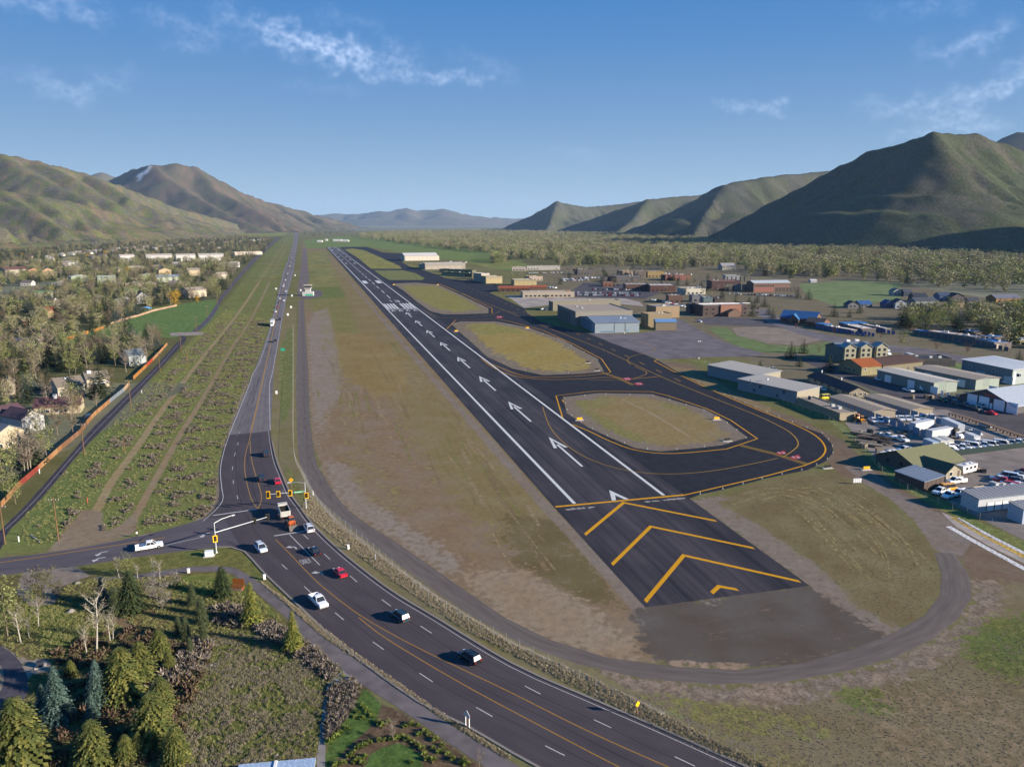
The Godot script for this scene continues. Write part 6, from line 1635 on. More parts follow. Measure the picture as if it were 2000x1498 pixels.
		"flatbed":
			b.slab(Vector3(-1.2,0.75,-3.6),Vector3(1.2,0.92,3.6))
			part("deck",b.mesh(),o,grain(h,2.0,tile(256,0.06,0.6,1.0,0.3,1,61)))
			g.slab(Vector3(-1.2,0.6,-3.6),Vector3(-1.05,0.75,3.6))
			g.slab(Vector3(1.05,0.6,-3.6),Vector3(1.2,0.75,3.6))
			g.tube(Vector3(0,0.68,-3.6),Vector3(0,0.6,-5.0),0.07,0.07,5)
			part("frame",g.mesh(),o,mat(0x2c2a28))
			wheels(o,[0.6,1.5],0.98,0.36,0.22)
		"semi":
			loft(b,[[-4.2,1.0,1.1,0.6,1.4,1.6,0.9],[-2.8,1.15,1.2,0.55,1.7,1.95,1.0],[-2.4,1.15,1.2,0.55,1.9,3.2,1.05],[-0.4,1.15,1.2,0.55,1.9,3.6,1.1]])
			part("cab",b.mesh(),o,car_paint(h))
			g.hexa([Vector3(-1.05,2.1,-2.45),Vector3(1.05,2.1,-2.45),Vector3(1.05,2.1,-2.82),Vector3(-1.05,2.1,-2.82),Vector3(-0.95,3.0,-2.3),Vector3(0.95,3.0,-2.3),Vector3(0.95,3.0,-2.52),Vector3(-0.95,3.0,-2.52)])
			part("windscreen",g.mesh(),o,glass())
			var d := MB.new()
			d.slab(Vector3(-1.28,1.1,0.4),Vector3(1.28,4.0,12.0))
			part("cargo_box",d.mesh(),o,siding(0xe0e0de))
			wheels(o,[-3.2,-0.2,1.0,9.6,10.8],1.0,0.5,0.4)
			lamps(o,0.85,1.0,-4.2,12.0)
		"dump_truck":
			loft(b,[[-4.0,1.0,1.1,0.7,1.5,1.7,0.9],[-2.9,1.1,1.2,0.6,1.6,1.9,1.0],[-2.5,1.1,1.2,0.6,1.8,2.75,1.0],[-1.2,1.1,1.2,0.6,1.8,2.85,1.05]])
			part("cab",b.mesh(),o,car_paint(h))
			g.hexa([Vector3(-1.02,1.95,-2.5),Vector3(1.02,1.95,-2.5),Vector3(1.02,1.95,-2.92),Vector3(-1.02,1.95,-2.92),Vector3(-0.92,2.7,-2.4),Vector3(0.92,2.7,-2.4),Vector3(0.92,2.7,-2.6),Vector3(-0.92,2.7,-2.6)])
			part("windscreen",g.mesh(),o,glass())
			var d := MB.new()
			d.slab(Vector3(-1.25,1.15,-1.0),Vector3(1.25,1.35,3.8))
			for x in [-1.25,1.13]: d.slab(Vector3(x,1.35,-1.0),Vector3(x + 0.12,2.75,3.8))
			d.slab(Vector3(-1.13,1.35,-1.0),Vector3(1.13,3.0,-0.88))
			d.slab(Vector3(-1.13,1.35,3.68),Vector3(1.13,2.6,3.8))
			d.slab(Vector3(-1.2,2.9,-2.2),Vector3(1.2,3.02,-0.88))
			part("dump_box",d.mesh(),o,siding(0xdedad0))
			d = MB.new()
			for k in 5: d.slab(Vector3(-1.0 + k * 0.46,1.5,3.8),Vector3(-0.94 + k * 0.46,2.5,3.86))
			part("tailgate_rib",d.mesh(),o,mat(0xb8b4a4))
			d = MB.new()
			d.hexa([Vector3(-1.13,1.35,3.68),Vector3(1.13,1.35,3.68),Vector3(1.13,1.35,-0.88),Vector3(-1.13,1.35,-0.88),Vector3(-1.1,2.2,3.4),Vector3(1.1,2.2,3.4),Vector3(1.1,2.55,-0.7),Vector3(-1.1,2.55,-0.7)])
			part("load",d.mesh(),o,grain(0x3a342e,1.5,tile(256,0.06,0.5,1.0,0.4,1,61)))
			wheels(o,[-3.0,1.6,2.8],1.0,0.52,0.4)
			lamps(o,0.85,1.0,-4.0,3.86)
		"loader":
			b.slab(Vector3(-0.9,0.7,-0.6),Vector3(0.9,1.5,1.6))
			b.slab(Vector3(-0.55,1.5,-0.3),Vector3(0.55,2.7,0.9))
			part("body",b.mesh(),o,car_paint(h))
			g.slab(Vector3(-0.57,1.75,-0.32),Vector3(0.57,2.5,0.92))
			part("cab_windows",g.mesh(),o,glass())
			var d := MB.new()
			for x in [-0.6,0.6]:
				d.tube(Vector3(x,1.5,0.2),Vector3(x,1.1,-1.4),0.12,0.1,5)
				d.tube(Vector3(x,1.1,-1.4),Vector3(x,0.5,-2.0),0.1,0.1,5)
			part("lift_arm",d.mesh(),o,car_paint(h))
			d = MB.new()
			d.hexa([Vector3(-1.15,0.1,-1.9),Vector3(1.15,0.1,-1.9),Vector3(1.15,0.1,-2.9),Vector3(-1.15,0.1,-2.9),Vector3(-1.15,1.1,-1.95),Vector3(1.15,1.1,-1.95),Vector3(1.15,0.35,-2.7),Vector3(-1.15,0.35,-2.7)])
			part("bucket",d.mesh(),o,mat(0x6a6258,0.6,0.4))
			wheels(o,[-0.4,1.3],0.95,0.62,0.4)
	protos[key] = o
	return o

func vehicle(kind: String,h: int,at: Array,label: String,called := "",cat := "",group := "") -> Node3D:
	var o := dup(proto(kind,h),called if called else {"sedan": "sedan_car","suv": "suv_car"}.get(kind,kind),Vector3(at[0],at[3] if at.size() > 3 else 0.03,at[1]),at[2],label,group)
	o.set_meta("category",cat if cat else {"sedan": "car","suv": "car","pickup": "pickup truck","utility_truck": "truck","semi": "truck","box_truck": "truck","dump_truck": "truck"}.get(kind,kind.replace("_"," ")))
	return o

func vehicles():
	vehicle("suv",0x24303c,[-80.6,-246.9,0.326],"dark blue SUV driving away, farthest of three cars nearing the junction")
	vehicle("suv",0x1c2534,[-74.29,-221.9,0.370],"dark navy SUV driving away beside the red car")
	vehicle("sedan",0xc01c34,[-69.05,-219.6,0.379],"red car driving away beside the navy SUV north of the junction")
	vehicle("suv",0xd8d8da,[-50.5,-183.3,0.460],"white SUV waiting on the stop bar beside the orange loader")
	vehicle("suv",0xc4ccd4,[-58.65,-171.2,-2.538],"pale silver SUV coming towards the camera at the grass corner")
	vehicle("sedan",0x16181c,[-45.68,-169.4,0.569],"black sedan driving away right of the painted word")
	vehicle("sedan",0xc41c30,[-37.34,-158.2,0.581],"red car driving away south of the junction")
	vehicle("pickup",0xe6e4e4,[-38.8,-144.9,-2.518],"white pickup coming towards the camera in the left lanes")
	vehicle("suv",0x1f3a40,[-21.64,-138.9,0.699],"dark teal SUV with roof rack driving away")
	vehicle("suv",0x10181c,[-7.42,-124.29,0.746],"black SUV with roof rack, nearest car on the highway")
	vehicle("pickup",0xe8e6e4,[-85.09,-172,-1.078],"white pickup on the side street heading for the junction")
	vehicle("dump_truck",0xdadce0,[-59.5,-192.9,0.420],"white dump truck full of dark gravel in the junction")
	var ld := vehicle("loader",0xa8562c,[-55.37,-185.3,-2.619],"rust-orange wheel loader right behind the dump truck","wheel_loader","loader")
	ld.scale = Vector3.ONE * 1.05
	vehicle("semi",0xd8dade,[-176.9,-573.8,-2.897],"white semi truck coming down the highway")
	vehicle("suv",0x1c1c20,[-182,-610.8,0.257],"black SUV driving away right of the semi truck")
	vehicle("pickup",0x202226,[-151.5,-495.7,0.256],"black pickup driving away, nearest on the far highway")
	var far := [["538,610 536,618",0xe0e0e0,"white car following the semi truck"],["541,601 539,609",0x8a1c2c,"dark red car two places behind the semi truck"],["543,592 541,600",0x1a1c20,"black car three places behind the semi truck"],["554,588 556,580",0xe4e4e4,"white car driving away opposite the control tower road"],["546,584 544,592",0xd8d8dc,"white car in the oncoming queue, level with the tower sign"],["558,570 560,562",0xe8e8e8,"white car driving away level with the control tower"],["550,563 548,570",0x3a3444,"dark car in the oncoming queue level with the tower"],["553,560 551,567",0xe4e4e6,"white car close behind the dark one in the oncoming queue"],["553,556 551,562",0xc8c8cc,"silver car in the oncoming queue beyond the tower"]]
	var heads := [[-201,-664.2,-2.880],[-210.5,-700.8,-2.881],[-221.5,-741.6,-2.880],[-221.8,-761.3,0.255],[-231.8,-782,-2.881],[-248.9,-864.1,0.255],[-267.1,-911.8,-2.883],[-271.7,-933.9,-2.884],[-280.2,-965,-2.887]]
	for i in far.size(): vehicle("suv" if i % 2 else "sedan",far[i][1],heads[i],far[i][2])
	var q := resample(pts([-297.6,-1033.8,-332.8,-1168.9,-378.5,-1343.8,-424.1,-1518,-497.7,-1797,-583.9,-2121,-737.9,-2703]),26)
	for i in q.size() - 1:
		var d := q[i] - q[i + 1]
		vehicle("suv" if i % 3 else "sedan",[0xe0e0e0,0x24262c,0xb8bcc0,0x3a4a5c,0x7a1c24][i % 5],[q[i].x,q[i].y,atan2(-d.x,-d.y)],"small car in the long oncoming queue far up the highway","far_car","car","far queue on the highway")
	for p in [[-361.2,-1284.7,0.262],[-423.1,-1518,0.261],[-460.5,-1669,0.262],[-493.7,-1797,0.262]]:
		vehicle("suv",0x1c1e24,[p[0] + 3.2,p[1],p[2]],"small dark car driving away far up the highway","far_car","car","dark cars far up the highway")
	# yard and lots on the right
	var white := 0xe6e6e6
	var lbl := "white pickup parked in the row before the tan storage rows"
	for p in [[138.26,-290.5,3.047],[140.99,-290.9,3.015],[143.92,-291.3,3.029],[150.2,-293.6,3.010],[152.8,-293.6,3.002],[156.3,-294,3.018],[159.1,-294.8,3.009],[163.5,-296.1,3.027]]:
		vehicle("pickup",white,p,lbl,"","","white pickups before the storage rows")
	vehicle("sedan",0xa8b0b8,[177.1,-283.6,-2.789],"silver car beside the long trailer deck")
	vehicle("suv",white,[165.5,-273.5,-3.052],"white SUV behind the brown-topped truck")
	vehicle("suv",0xe0e0e0,[167.5,-272.8,-3.059],"white car next to the SUV behind the brown-topped truck")
	var row := [["sedan",0xd8d8d8],["suv",0xc8ccd0],["pickup",white],["suv",0xb8bcc4],["van",white],["suv",0xa8b4c4],["pickup",white],["van",0xdcdcdc],["pickup",0x7a8aa0],["van",white]]
	var c := resample(pts([147.31,-252.8,156.3,-255.8,166.5,-258.3,176.8,-260.8]),14)
	for i in c.size():
		var k: Array = row[i % row.size()]
		vehicle(k[0],k[1],[c[i].x,c[i].y,-2.2],"pale vehicle in the long row along the yard's dark fence","yard_vehicle","car","row along the dark yard fence")
	vehicle("box_truck",0xe4e6ea,[159.3,-260.2,-3.053],"white box truck in the row along the dark fence")
	vehicle("box_truck",0xb8cce0,[141.13,-252.8,-3.003],"pale blue box truck, leftmost of three by the dark fence")
	vehicle("box_truck",0xdcdcda,[144.85,-254.6,-3.017],"white box truck, middle of three by the dark fence")
	vehicle("box_truck",0xd8d4c8,[147.76,-255.8,-3.028],"cream box truck, rightmost of three by the dark fence")
	vehicle("box_truck",0x4a4038,[157.2,-269.4,-2.659],"truck with dark brown box in the middle of the yard","brown_truck")
	vehicle("trailer",0xd8dce4,[150.1,-277.7,2.086],"white box trailer, leftmost of three in the yard","box_trailer","trailer")
	vehicle("trailer",0xdcdce0,[151,-267.3,2.025],"white box trailer, nearest of three in the yard","box_trailer","trailer")
	vehicle("trailer",0xe4e8ee,[161.4,-277.7,0.019],"white box trailer, rearmost of three in the yard","box_trailer","trailer")
	vehicle("pickup",0xe0e0e0,[131.27,-251.6,1.951],"white pickup parked near the camper","")
	vehicle("pickup",0xe4e4e4,[136.47,-264.7,-2.870],"white pickup with a flatbed load")
	vehicle("pickup",0xdadada,[133.68,-268.7,-2.646],"white pickup behind the loaded one")
	for p in [[[122.3,-261.4,-2.161],0x8a7c6c,"weathered flatbed trailer, first of the trailer rows"],[[125.7,-266.7,-2.096],0x6a6058,"weathered flatbed trailer, second of the trailer rows"],[[122.73,-257.7,-2.079],0xa09484,"pale flatbed trailer nearest the fence"],[[130.03,-266.7,-2.687],0x3c3632,"dark flatbed trailer beside the white pickups"],[[128.69,-261.4,-2.675],0x4a4440,"second dark flatbed trailer beside the white pickups"],[[125.9,-272.1,-2.365],0x8d8478,"flatbed trailer loaded with grey planks"]]:
		vehicle("flatbed",p[1],p[0],p[2],"flatbed_trailer","trailer")
	vehicle("loader",0xd89018,[133.61,-289.7,3.122],"yellow wheel loader beside the tan storage row","wheel_loader","loader")
	vehicle("loader",0xd07c20,[133.41,-292.8,-2.730],"second yellow wheel loader behind the first","wheel_loader","loader")
	vehicle("camper",0xe4e4e2,[121.63,-242.3,2.098],"white camper trailer near the fence corner","camper_trailer","trailer")
	vehicle("camper",0xe8e6e2,[138.77,-228.7,2.072],"white camper trailer behind the cream gabled wing","camper_trailer","trailer")
	vehicle("suv",0x2f6a58,[184.7,-327.3,3.139],"green car first in the shaded row by the white barn")
	vehicle("suv",0x3c4a5a,[189.8,-329.3,3.124],"dark blue car second in the shaded row by the white barn")
	vehicle("suv",0x4a4e54,[194.4,-331.3,3.111],"grey car third in the shaded row by the white barn")
	vehicle("suv",0x3a3c42,[186.7,-320.6,3.133],"dark SUV in the front row by the white barn, left")
	vehicle("pickup",0x5a5e60,[188.5,-316.8,3.128],"grey pickup in the front row by the white barn, middle")
	vehicle("suv",0xe6e6e4,[193.9,-315.9,0.108],"white SUV in front of the barn doors")
	vehicle("pickup",0x6a6a60,[189.5,-310.5,3.124],"grey-green pickup in the front row by the white barn, right")
	vehicle("sedan",0xd41c2c,[191.1,-303.5,0.346],"bright red car beside the white barn")
	vehicle("van",0xe8e8e8,[234.1,-365.5,-2.954],"white van between the green workshop and the blue one")
	vehicle("pickup",0xdcdcdc,[179.3,-345.9,-2.951],"white pickup before the green workshop, left")
	vehicle("box_truck",0xe0dcd8,[186.9,-350.4,3.050],"white box truck before the green workshop")
	vehicle("sedan",0xe4e4e4,[177.8,-372.9,-0.014],"white car at the shaded end of the green workshop")
	vehicle("suv",0x24262a,[180.1,-370.4,-3.063],"black car at the shaded end of the green workshop")
	vehicle("box_truck",0xe4e4e4,[216.4,-446.4,-3.058],"white box truck on the lawn edge beyond the townhouses")
	vehicle("suv",0xdadada,[221.1,-435.9,-3.010],"white car behind the dark carport, left")
	vehicle("box_truck",0xd8dce0,[222.3,-430.9,-3.068],"white box truck behind the dark carport")
	vehicle("sedan",0x8a1c2c,[206,-430.9,0.301],"red car beside the townhouses")
	vehicle("sedan",0xe8e8e8,[144.11,-598,-2.717],"white car at the near edge of the brick office lot")
	vehicle("pickup",0x9a9a98,[134.66,-397,-2.915],"grey pickup behind the long grey shed")
	vehicle("pickup",0x4a6a8a,[116.57,-365.5,0.096],"blue pickup in the shade of the long grey shed")
	vehicle("sedan",0xc0c4c8,[141.94,-349.2,-3.111],"silver car in the lane behind the grey sheds")
	vehicle("van",0xe8d020,[136.28,-331.3,-1.253],"van with yellow side panel at the end of the grey shed")
	vehicle("utility_truck",0xe8e6e2,[130.32,-219.1,1.827],"white utility truck left of the olive-roofed house's wing")
	vehicle("utility_truck",0xe6e6e6,[125.61,-208.6,1.986],"white utility truck beside the tan container")
	vehicle("pickup",0xe4e4e4,[121.07,-210.2,2.123],"white pickup with cap behind the brown shed's corner")
	vehicle("pickup",0xe8e8e8,[121.83,-206.9,2.169],"white pickup nearest the fence in the southern yard")
	vehicle("van",0xd89a2c,[124.5,-212.8,-1.320],"yellow van behind the white pickups")
	var k := 0
	for p in [[144.64,-221.9,0.925],[144.44,-219.1,0.931],[148.26,-223.3,0.916],[147.42,-220,0.924],[146.32,-216.4,0.934],[150.4,-221,0.918],[143.13,-214.6,0.942],[141.62,-215.5,0.942],[152.8,-225.7,0.904],[149.57,-217.3,0.927],[143.25,-212,0.947],[155.6,-227.7,0.896]]:
		vehicle(["sedan","pickup","van","suv"][k % 4],[0xd8d8da,0xa81c28,0xc8d4e4,0x5a6470,0xe4e4e4][k % 5],p,"vehicle in the crowded lot behind the tan container","lot_vehicle","car","crowded lot behind the tan container")
		k += 1
	# rows in the lots round the terminal and the offices
	rng.seed = 5
	var lots := [[[67.47,-821,132.02,-809.5],30,"car in the long row beside the terminal building","row beside the terminal"],[[71.62,-845.1,136.25,-835.9],26,"car in the second row of the terminal lot","second terminal row"],[[65.63,-1052.5,104.42,-1072],20,"car in the rental row beyond the terminal","rental row"],[[65.25,-1024.7,99.41,-1033.8],18,"car in the front rental row beyond the terminal","front rental row"],[[99.26,-1092.1,139.47,-1052.5],20,"car in the lot behind the rental rows","lot behind the rental rows"],[[91.66,-890.7,142.86,-877.2],18,"car parked along the middle of the terminal lot","middle of the terminal lot"],[[215.4,-919,237.2,-883.9],14,"vehicle in the yard beside the red-brown workshop","yard beside the red workshop"],[[230.3,-832.9,257,-821],11,"vehicle parked before the red-brown workshop","lot before the workshop"],[[259.2,-821,291.6,-803.8],14,"vehicle in the yard before the white-roofed building","yard before the white roof"],[[22.97,-1180.7,74.25,-1192.8],18,"car parked before the grey townhouses","townhouse row"],[[139.04,-771.5,156.8,-705.1],12,"car parked along the curving terminal street","terminal street"],[[179,-705.1,186.9,-696.5],5,"car beside the brown stores","cars by the brown stores"],[[24.31,-933.9,50.46,-911.8],9,"car beside the terminal hall","cars by the terminal hall"],[[227.4,-1168.9,260.2,-1145.9],8,"vehicle before the wood behind the rust building","vehicles by the wood"],[[-129.28,-1538,-87.24,-1498.7],5,"white vehicle beside the far hangar","vehicles by the far hangar"]]
	for l in lots:
		var p := resample(pts(l[0]),l[1])
		var d := (p[1] - p[0]).normalized()
		for i in p.size():
			if rng.randf() < 0.12: continue
			if not clear_of(p[i],0.0): continue
			var ki := rng.randi() % 4
			var ci := rng.randi() % 8
			vehicle(["sedan","suv","suv","pickup"][ki],[0xe6e6e6,0xe0e0e2,0xb8bcc2,0x2a2e36,0x5a6470,0xe8e8e8,0x8a2028,0xc8d0d8][ci],[p[i].x,p[i].y,atan2(-d.x,-d.y) + PI / 2 + (PI if rng.randf() < 0.3 else 0.0)],["white","white","silver","black","grey","white","red","silver"][ci] + [" sedan"," SUV"," SUV"," pickup"][ki] + l[2].substr(l[2].find(" ")),"parked_vehicle","car",l[3])
	yard_clutter()
	# vehicles by the near houses
	vehicle("suv",0x3a5a7a,[-165.5,-296.9,0.303],"blue car parked behind the near wooden fence")
	vehicle("sedan",0x24303c,[-201,-301,0.150],"dark car at the left edge beside the near house")
	vehicle("sedan",0xd8d8d8,[-427.4,-680,-0.260],"white car before the house with the red roof")
	vehicle("sedan",0x8a1c24,[-429.1,-692.3,-0.150],"red car before the house with the red roof")

func yard_clutter():
	# clutter of the yards
	for yd in [[[129.5,-277.7,133.17,-273.5,137.39,-270.7,152.4,-282.1],14,"truck yard"],[[136.17,-234.8,141.39,-232.7,146.53,-230.7],7,"southern yard"],[[175.5,-334.3,180.3,-332.3,183.7,-328.3],6,"green workshop forecourt"],[[127.2,-381.9,131.69,-365.5,133.07,-349.2],7,"lane behind the grey sheds"],[[120.18,-252.8,124.26,-246.9,129.81,-241.2],7,"yard beside the camper"]]:
		for p in resample(pts(yd[0]),yd[1]):
			var o := thing("material_stack","stack of boards or crates in the " + yd[2],"stack",Vector3(p.x + rng.randf_range(-3,3),0.02,p.y + rng.randf_range(-3,3)),rng.randf() * 3.0,"clutter in the " + yd[2])
			var n := rng.randi_range(3,6)
			var sz := Vector3(rng.randf_range(1.0,2.8),0.22,rng.randf_range(0.8,1.4))
			for k in n:
				var b := MB.new()
				b.box(Vector3(rng.randf_range(-0.1,0.1),k * 0.25,0),sz)
				part("layer",b.mesh(),o,bark([0x8a7a64,0x9a8c7c,0x6a6058,0xa89c8c,0x5c6a7a][rng.randi() % 5]))

# ---------------------------------------------------------------- street and airfield furniture
const STEEL := 0xc4c8c8

func steel() -> Material:
	return mat(STEEL,0.45,0.5)

func furniture():
	signals()
	poles_and_wires()
	fences()
	signs()
	small_things()

func signal_head(o: Node3D,at: Vector3,face: float,lights: int,turned := false):
	var n := Node3D.new()
	n.name = "signal_head"
	o.add_child(n,true)
	n.position = at
	n.rotation.y = face
	var h := 0.36 * lights
	var b := MB.new()
	b.slab(Vector3(-0.2,-h / 2,-0.12),Vector3(0.2,h / 2,0.12))
	part("housing",b.mesh(),n,mat(0x1a1a1a,0.6))
	b = MB.new()
	var w := 0.5
	var e := h / 2 + 0.28
	for q in [[-w,-e,-w + 0.17,e],[w - 0.17,-e,w,e],[-w + 0.17,e - 0.17,w - 0.17,e],[-w + 0.17,-e,w - 0.17,-e + 0.17]]:
		b.slab(Vector3(q[0],q[1],0.0),Vector3(q[2],q[3],0.03))
	part("yellow_border",b.mesh(),n,mat(0xffc400,0.5))
	b = MB.new()
	b.slab(Vector3(-w,-e,-0.03),Vector3(w,e,-0.002))
	part("backplate",b.mesh(),n,mat(0x232323,0.7))
	for k in lights:
		b = MB.new()
		var y := h / 2 - 0.18 - 0.36 * k
		b.tube(Vector3(0,y,0.12),Vector3(0,y,0.2),0.13,0.13,10)
		part("lens",b.mesh(),n,mat([0x5a1414,0x5a4414,0x144a2c,0x5a4414][k % 4],0.3))

func mast(label: String,base: Vector3,tip: Vector3,lamp: Vector3,top: float) -> Node3D:
	var o := thing("traffic_signal",label,"traffic light",base)
	var b := MB.new()
	b.tube(Vector3.ZERO,Vector3(0,0.3,0),0.3,0.26,10)
	b.tube(Vector3(0,0.3,0),Vector3(0,top,0),0.17,0.1,10)
	part("pole",b.mesh(),o,steel())
	b = MB.new()
	b.tube(Vector3(0,tip.y - 0.2,0),tip - base,0.13,0.07,8)
	part("mast_arm",b.mesh(),o,steel())
	b = MB.new()
	var l := lamp - base
	var mid := Vector3(l.x * 0.45,lerpf(top,l.y,0.75),l.z * 0.45)
	b.tube(Vector3(0,top - 0.1,0),mid,0.06,0.05,6)
	b.tube(mid,l,0.05,0.04,6)
	part("lamp_arm",b.mesh(),o,steel())
	b = MB.new()
	var d := Vector3(l.x,0,l.z).normalized()
	b.f = Transform3D(Basis(d,Vector3.UP,d.cross(Vector3.UP)),l)
	b.slab(Vector3(-0.1,-0.08,-0.16),Vector3(0.65,0.08,0.16))
	part("street_light_head",b.mesh(),o,mat(0xd4d6d6,0.5))
	return o

func signals():
	var base := Vector3(-55.14,0,-198.5)
	var tip := Vector3(-64.14,5,-195.6)
	var o := mast("signal mast with three yellow-bordered lights and green street sign",base,tip,Vector3(-58.91,7.4,-198.1),7.3)
	for q in [[0.99,4],[0.72,3],[0.4,3]]:
		var p := Vector3(0,4.8,0).lerp(tip - base,q[0])
		signal_head(o,p + Vector3(0,-0.1,0.16),0.1,q[1])
	signal_head(o,Vector3(0.35,3.7,0.2),0.1,3)
	var b := MB.new()
	var d := (tip - base)
	b.f = Transform3D(Basis(Vector3.UP,atan2(-d.z,d.x) + PI),Vector3(0,4.85,0).lerp(d,0.18) + Vector3(0,0.0,0.22))
	b.slab(Vector3(-1.15,-0.24,-0.02),Vector3(1.15,0.24,0.02))
	var s := part("street_sign",b.mesh(),o,mat(0x1f8a5c,0.5))
	b = MB.new()
	b.f = Transform3D(Basis(Vector3.UP,atan2(-d.z,d.x) + PI),Vector3(0,4.85,0).lerp(d,0.18) + Vector3(0,0.0,0.22))
	for k in 7: b.slab(Vector3(-0.95 + k * 0.27,-0.1,0.02),Vector3(-0.79 + k * 0.27,0.1,0.026))
	part("white_lettering",b.mesh(),s,mat(0xe8e8e4))
	b = MB.new()
	b.tube(Vector3(0,5.0,0).lerp(d,0.6),Vector3(0,5.0,0).lerp(d,0.6) + Vector3(0,0.9,0),0.03,0.03,5)
	part("camera_post",b.mesh(),o,steel())
	base = Vector3(-68.51,0,-169.7)
	tip = Vector3(-58.99,5.2,-179.2)
	o = mast("signal mast at the grass corner, lights seen from behind",base,tip,Vector3(-65.42,8,-172.7),7.4)
	for q in [0.72,0.98]:
		signal_head(o,Vector3(0,5.0,0).lerp(tip - base,q) + Vector3(0,-0.1,0.0),PI + 0.3,3)
	signal_head(o,Vector3(0.1,3.6,0.3),0.5,3)

func utility_pole(label: String,base: Vector3,h: float,r: float,arm := true,hexa_ := 0x8a6a50):
	var o := thing("utility_pole",label,"utility pole",base)
	var b := MB.new()
	b.tube(Vector3(0,-0.2,0),Vector3(0,h,0),r,r * 0.65,7)
	part("pole",b.mesh(),o,bark(hexa_))
	if arm:
		b = MB.new()
		b.slab(Vector3(-1.3,h - 0.75,-0.06),Vector3(1.3,h - 0.6,0.06))
		part("crossarm",b.mesh(),o,bark(0x8a7a68))
		for x in [-1.2,-0.5,0.5,1.2]:
			b = MB.new()
			b.tube(Vector3(x,h - 0.6,0),Vector3(x,h - 0.38,0),0.06,0.04,5)
			part("insulator",b.mesh(),o,mat(0xd4d4d0,0.4))
	return o

func poles_and_wires():
	var list := [-109.02,-176.6,11.0,-140.69,-247.4,10.9,-120.64,-174.7,10.0,-128.53,-249.8,4.9,-157.6,-315,11.7,-179.8,-392.8,10.3,-168,-398.4,10.5,-198.2,-463,11.1,-220.8,-543.5,10.8,-287.1,-838.9,10.3,-270.6,-718.4,9.8,-250.3,-641.8,8.0,-325.3,-911.8,10.6,-469.8,-1461.3,11.2,-390.4,-1157.2,11.9]
	var names := ["utility pole with two crossarms beside the side street","tall pole with white top between bike path and sagebrush","pole at the left edge beside the bike path","short leaning stub pole in the sagebrush","pole beside the bike path near the grey fence panel","pole beside the bike path near the red fence panel","pole in the sagebrush right of the bike path","pole at the bike path's bend","pole beside the gravel pullout","pole beside the far dirt track","pole beside the northern bike path","pole left of the northern bike path's start","pole along the northern bike path, middle","pole far along the northern bike path","pole between the middle and the far one on the bike path"]
	for i in list.size() / 3:
		utility_pole(names[i],Vector3(list[i * 3],0,list[i * 3 + 1]),list[i * 3 + 2],0.16,i != 3,0x8d6c50)
	var o := [2,1,4,5,7,8]
	for k in o.size() - 1:
		var a := Vector3(list[o[k] * 3],list[o[k] * 3 + 2] - 0.4,list[o[k] * 3 + 1])
		var e := Vector3(list[o[k + 1] * 3],list[o[k + 1] * 3 + 2] - 0.4,list[o[k + 1] * 3 + 1])
		var w := thing("overhead_wire","span of overhead wires, %s of five along the bike path" % ["first","second","third","fourth","fifth"][k],"wire",a)
		for x in [-1.2,-0.5,0.5,1.2]:
			var b := MB.new()
			for i in 8:
				var t := i / 8.0
				var u := (i + 1) / 8.0
				b.tube((e - a) * t + Vector3(x,-4 * 0.8 * t * (1 - t),0),(e - a) * u + Vector3(x,-4 * 0.8 * u * (1 - u),0),0.015,0.015,3,false)
			part("wire",b.mesh(),w,mat(0x5a5a58,0.6))
	for q in [[[104.68,-432.6,9.8],"lone floodlight pole at the corner of the grey apron"],[[77.63,-535.8,10.3],"floodlight pole before the blue hangar"]]:
		var l: Array = q[0]
		var p := thing("floodlight_pole",q[1],"lamp post",Vector3(l[0],0,l[1]))
		var b := MB.new()
		b.tube(Vector3(0,0.9,0),Vector3(0,l[2],0),0.13,0.09,8)
		part("pole",b.mesh(),p,mat(0x5c5650,0.6))
		b = MB.new()
		b.tube(Vector3(0,0,0),Vector3(0,0.9,0),0.35,0.35,8)
		part("concrete_foot",b.mesh(),p,mat(0xd8d4cc))
		for x in [-0.5,0.5]:
			b = MB.new()
			b.slab(Vector3(x - 0.3,l[2] - 0.1,-0.25),Vector3(x + 0.3,l[2] + 0.4,0.25))
			part("lamp_head",b.mesh(),p,mat(0xe4e4e4,0.4))

# a run of board panels between two points
func board_fence(label: String,p: Array,h: float,cols: Array):
	var c := pts(p)
	var o := thing("wooden_fence",label,"fence",Vector3(c[0].x,0,c[0].y))
	var g := RandomNumberGenerator.new()
	g.seed = int(absf(c[0].x) * 10)
	for i in c.size() - 1:
		var n := maxi(1,int(c[i].distance_to(c[i + 1]) / 2.4))
		for k in n:
			var a := c[i].lerp(c[i + 1],float(k) / n) - c[0]
			var e := c[i].lerp(c[i + 1],float(k + 1) / n) - c[0]
			var d := (e - a)
			var w := d.length()
			var f := Transform3D(Basis(Vector3.UP,atan2(-d.y,d.x)),Vector3(a.x,0,a.y))
			var b := MB.new()
			b.f = f
			var m := int(w / 0.16)
			for j in m:
				var top := h + g.randf_range(-0.03,0.03)
				b.slab(Vector3(w * j / m + 0.01,0.06,-0.012 + (j % 2) * 0.012),Vector3(w * (j + 1) / m - 0.01,top,0.012 + (j % 2) * 0.012))
			part("panel",b.mesh(),o,bark(cols[g.randi() % cols.size()]))
			b = MB.new()
			b.f = f
			b.slab(Vector3(-0.06,0,-0.12),Vector3(0.06,h + 0.05,-0.02))
			part("post",b.mesh(),o,bark(0x8a6a48))

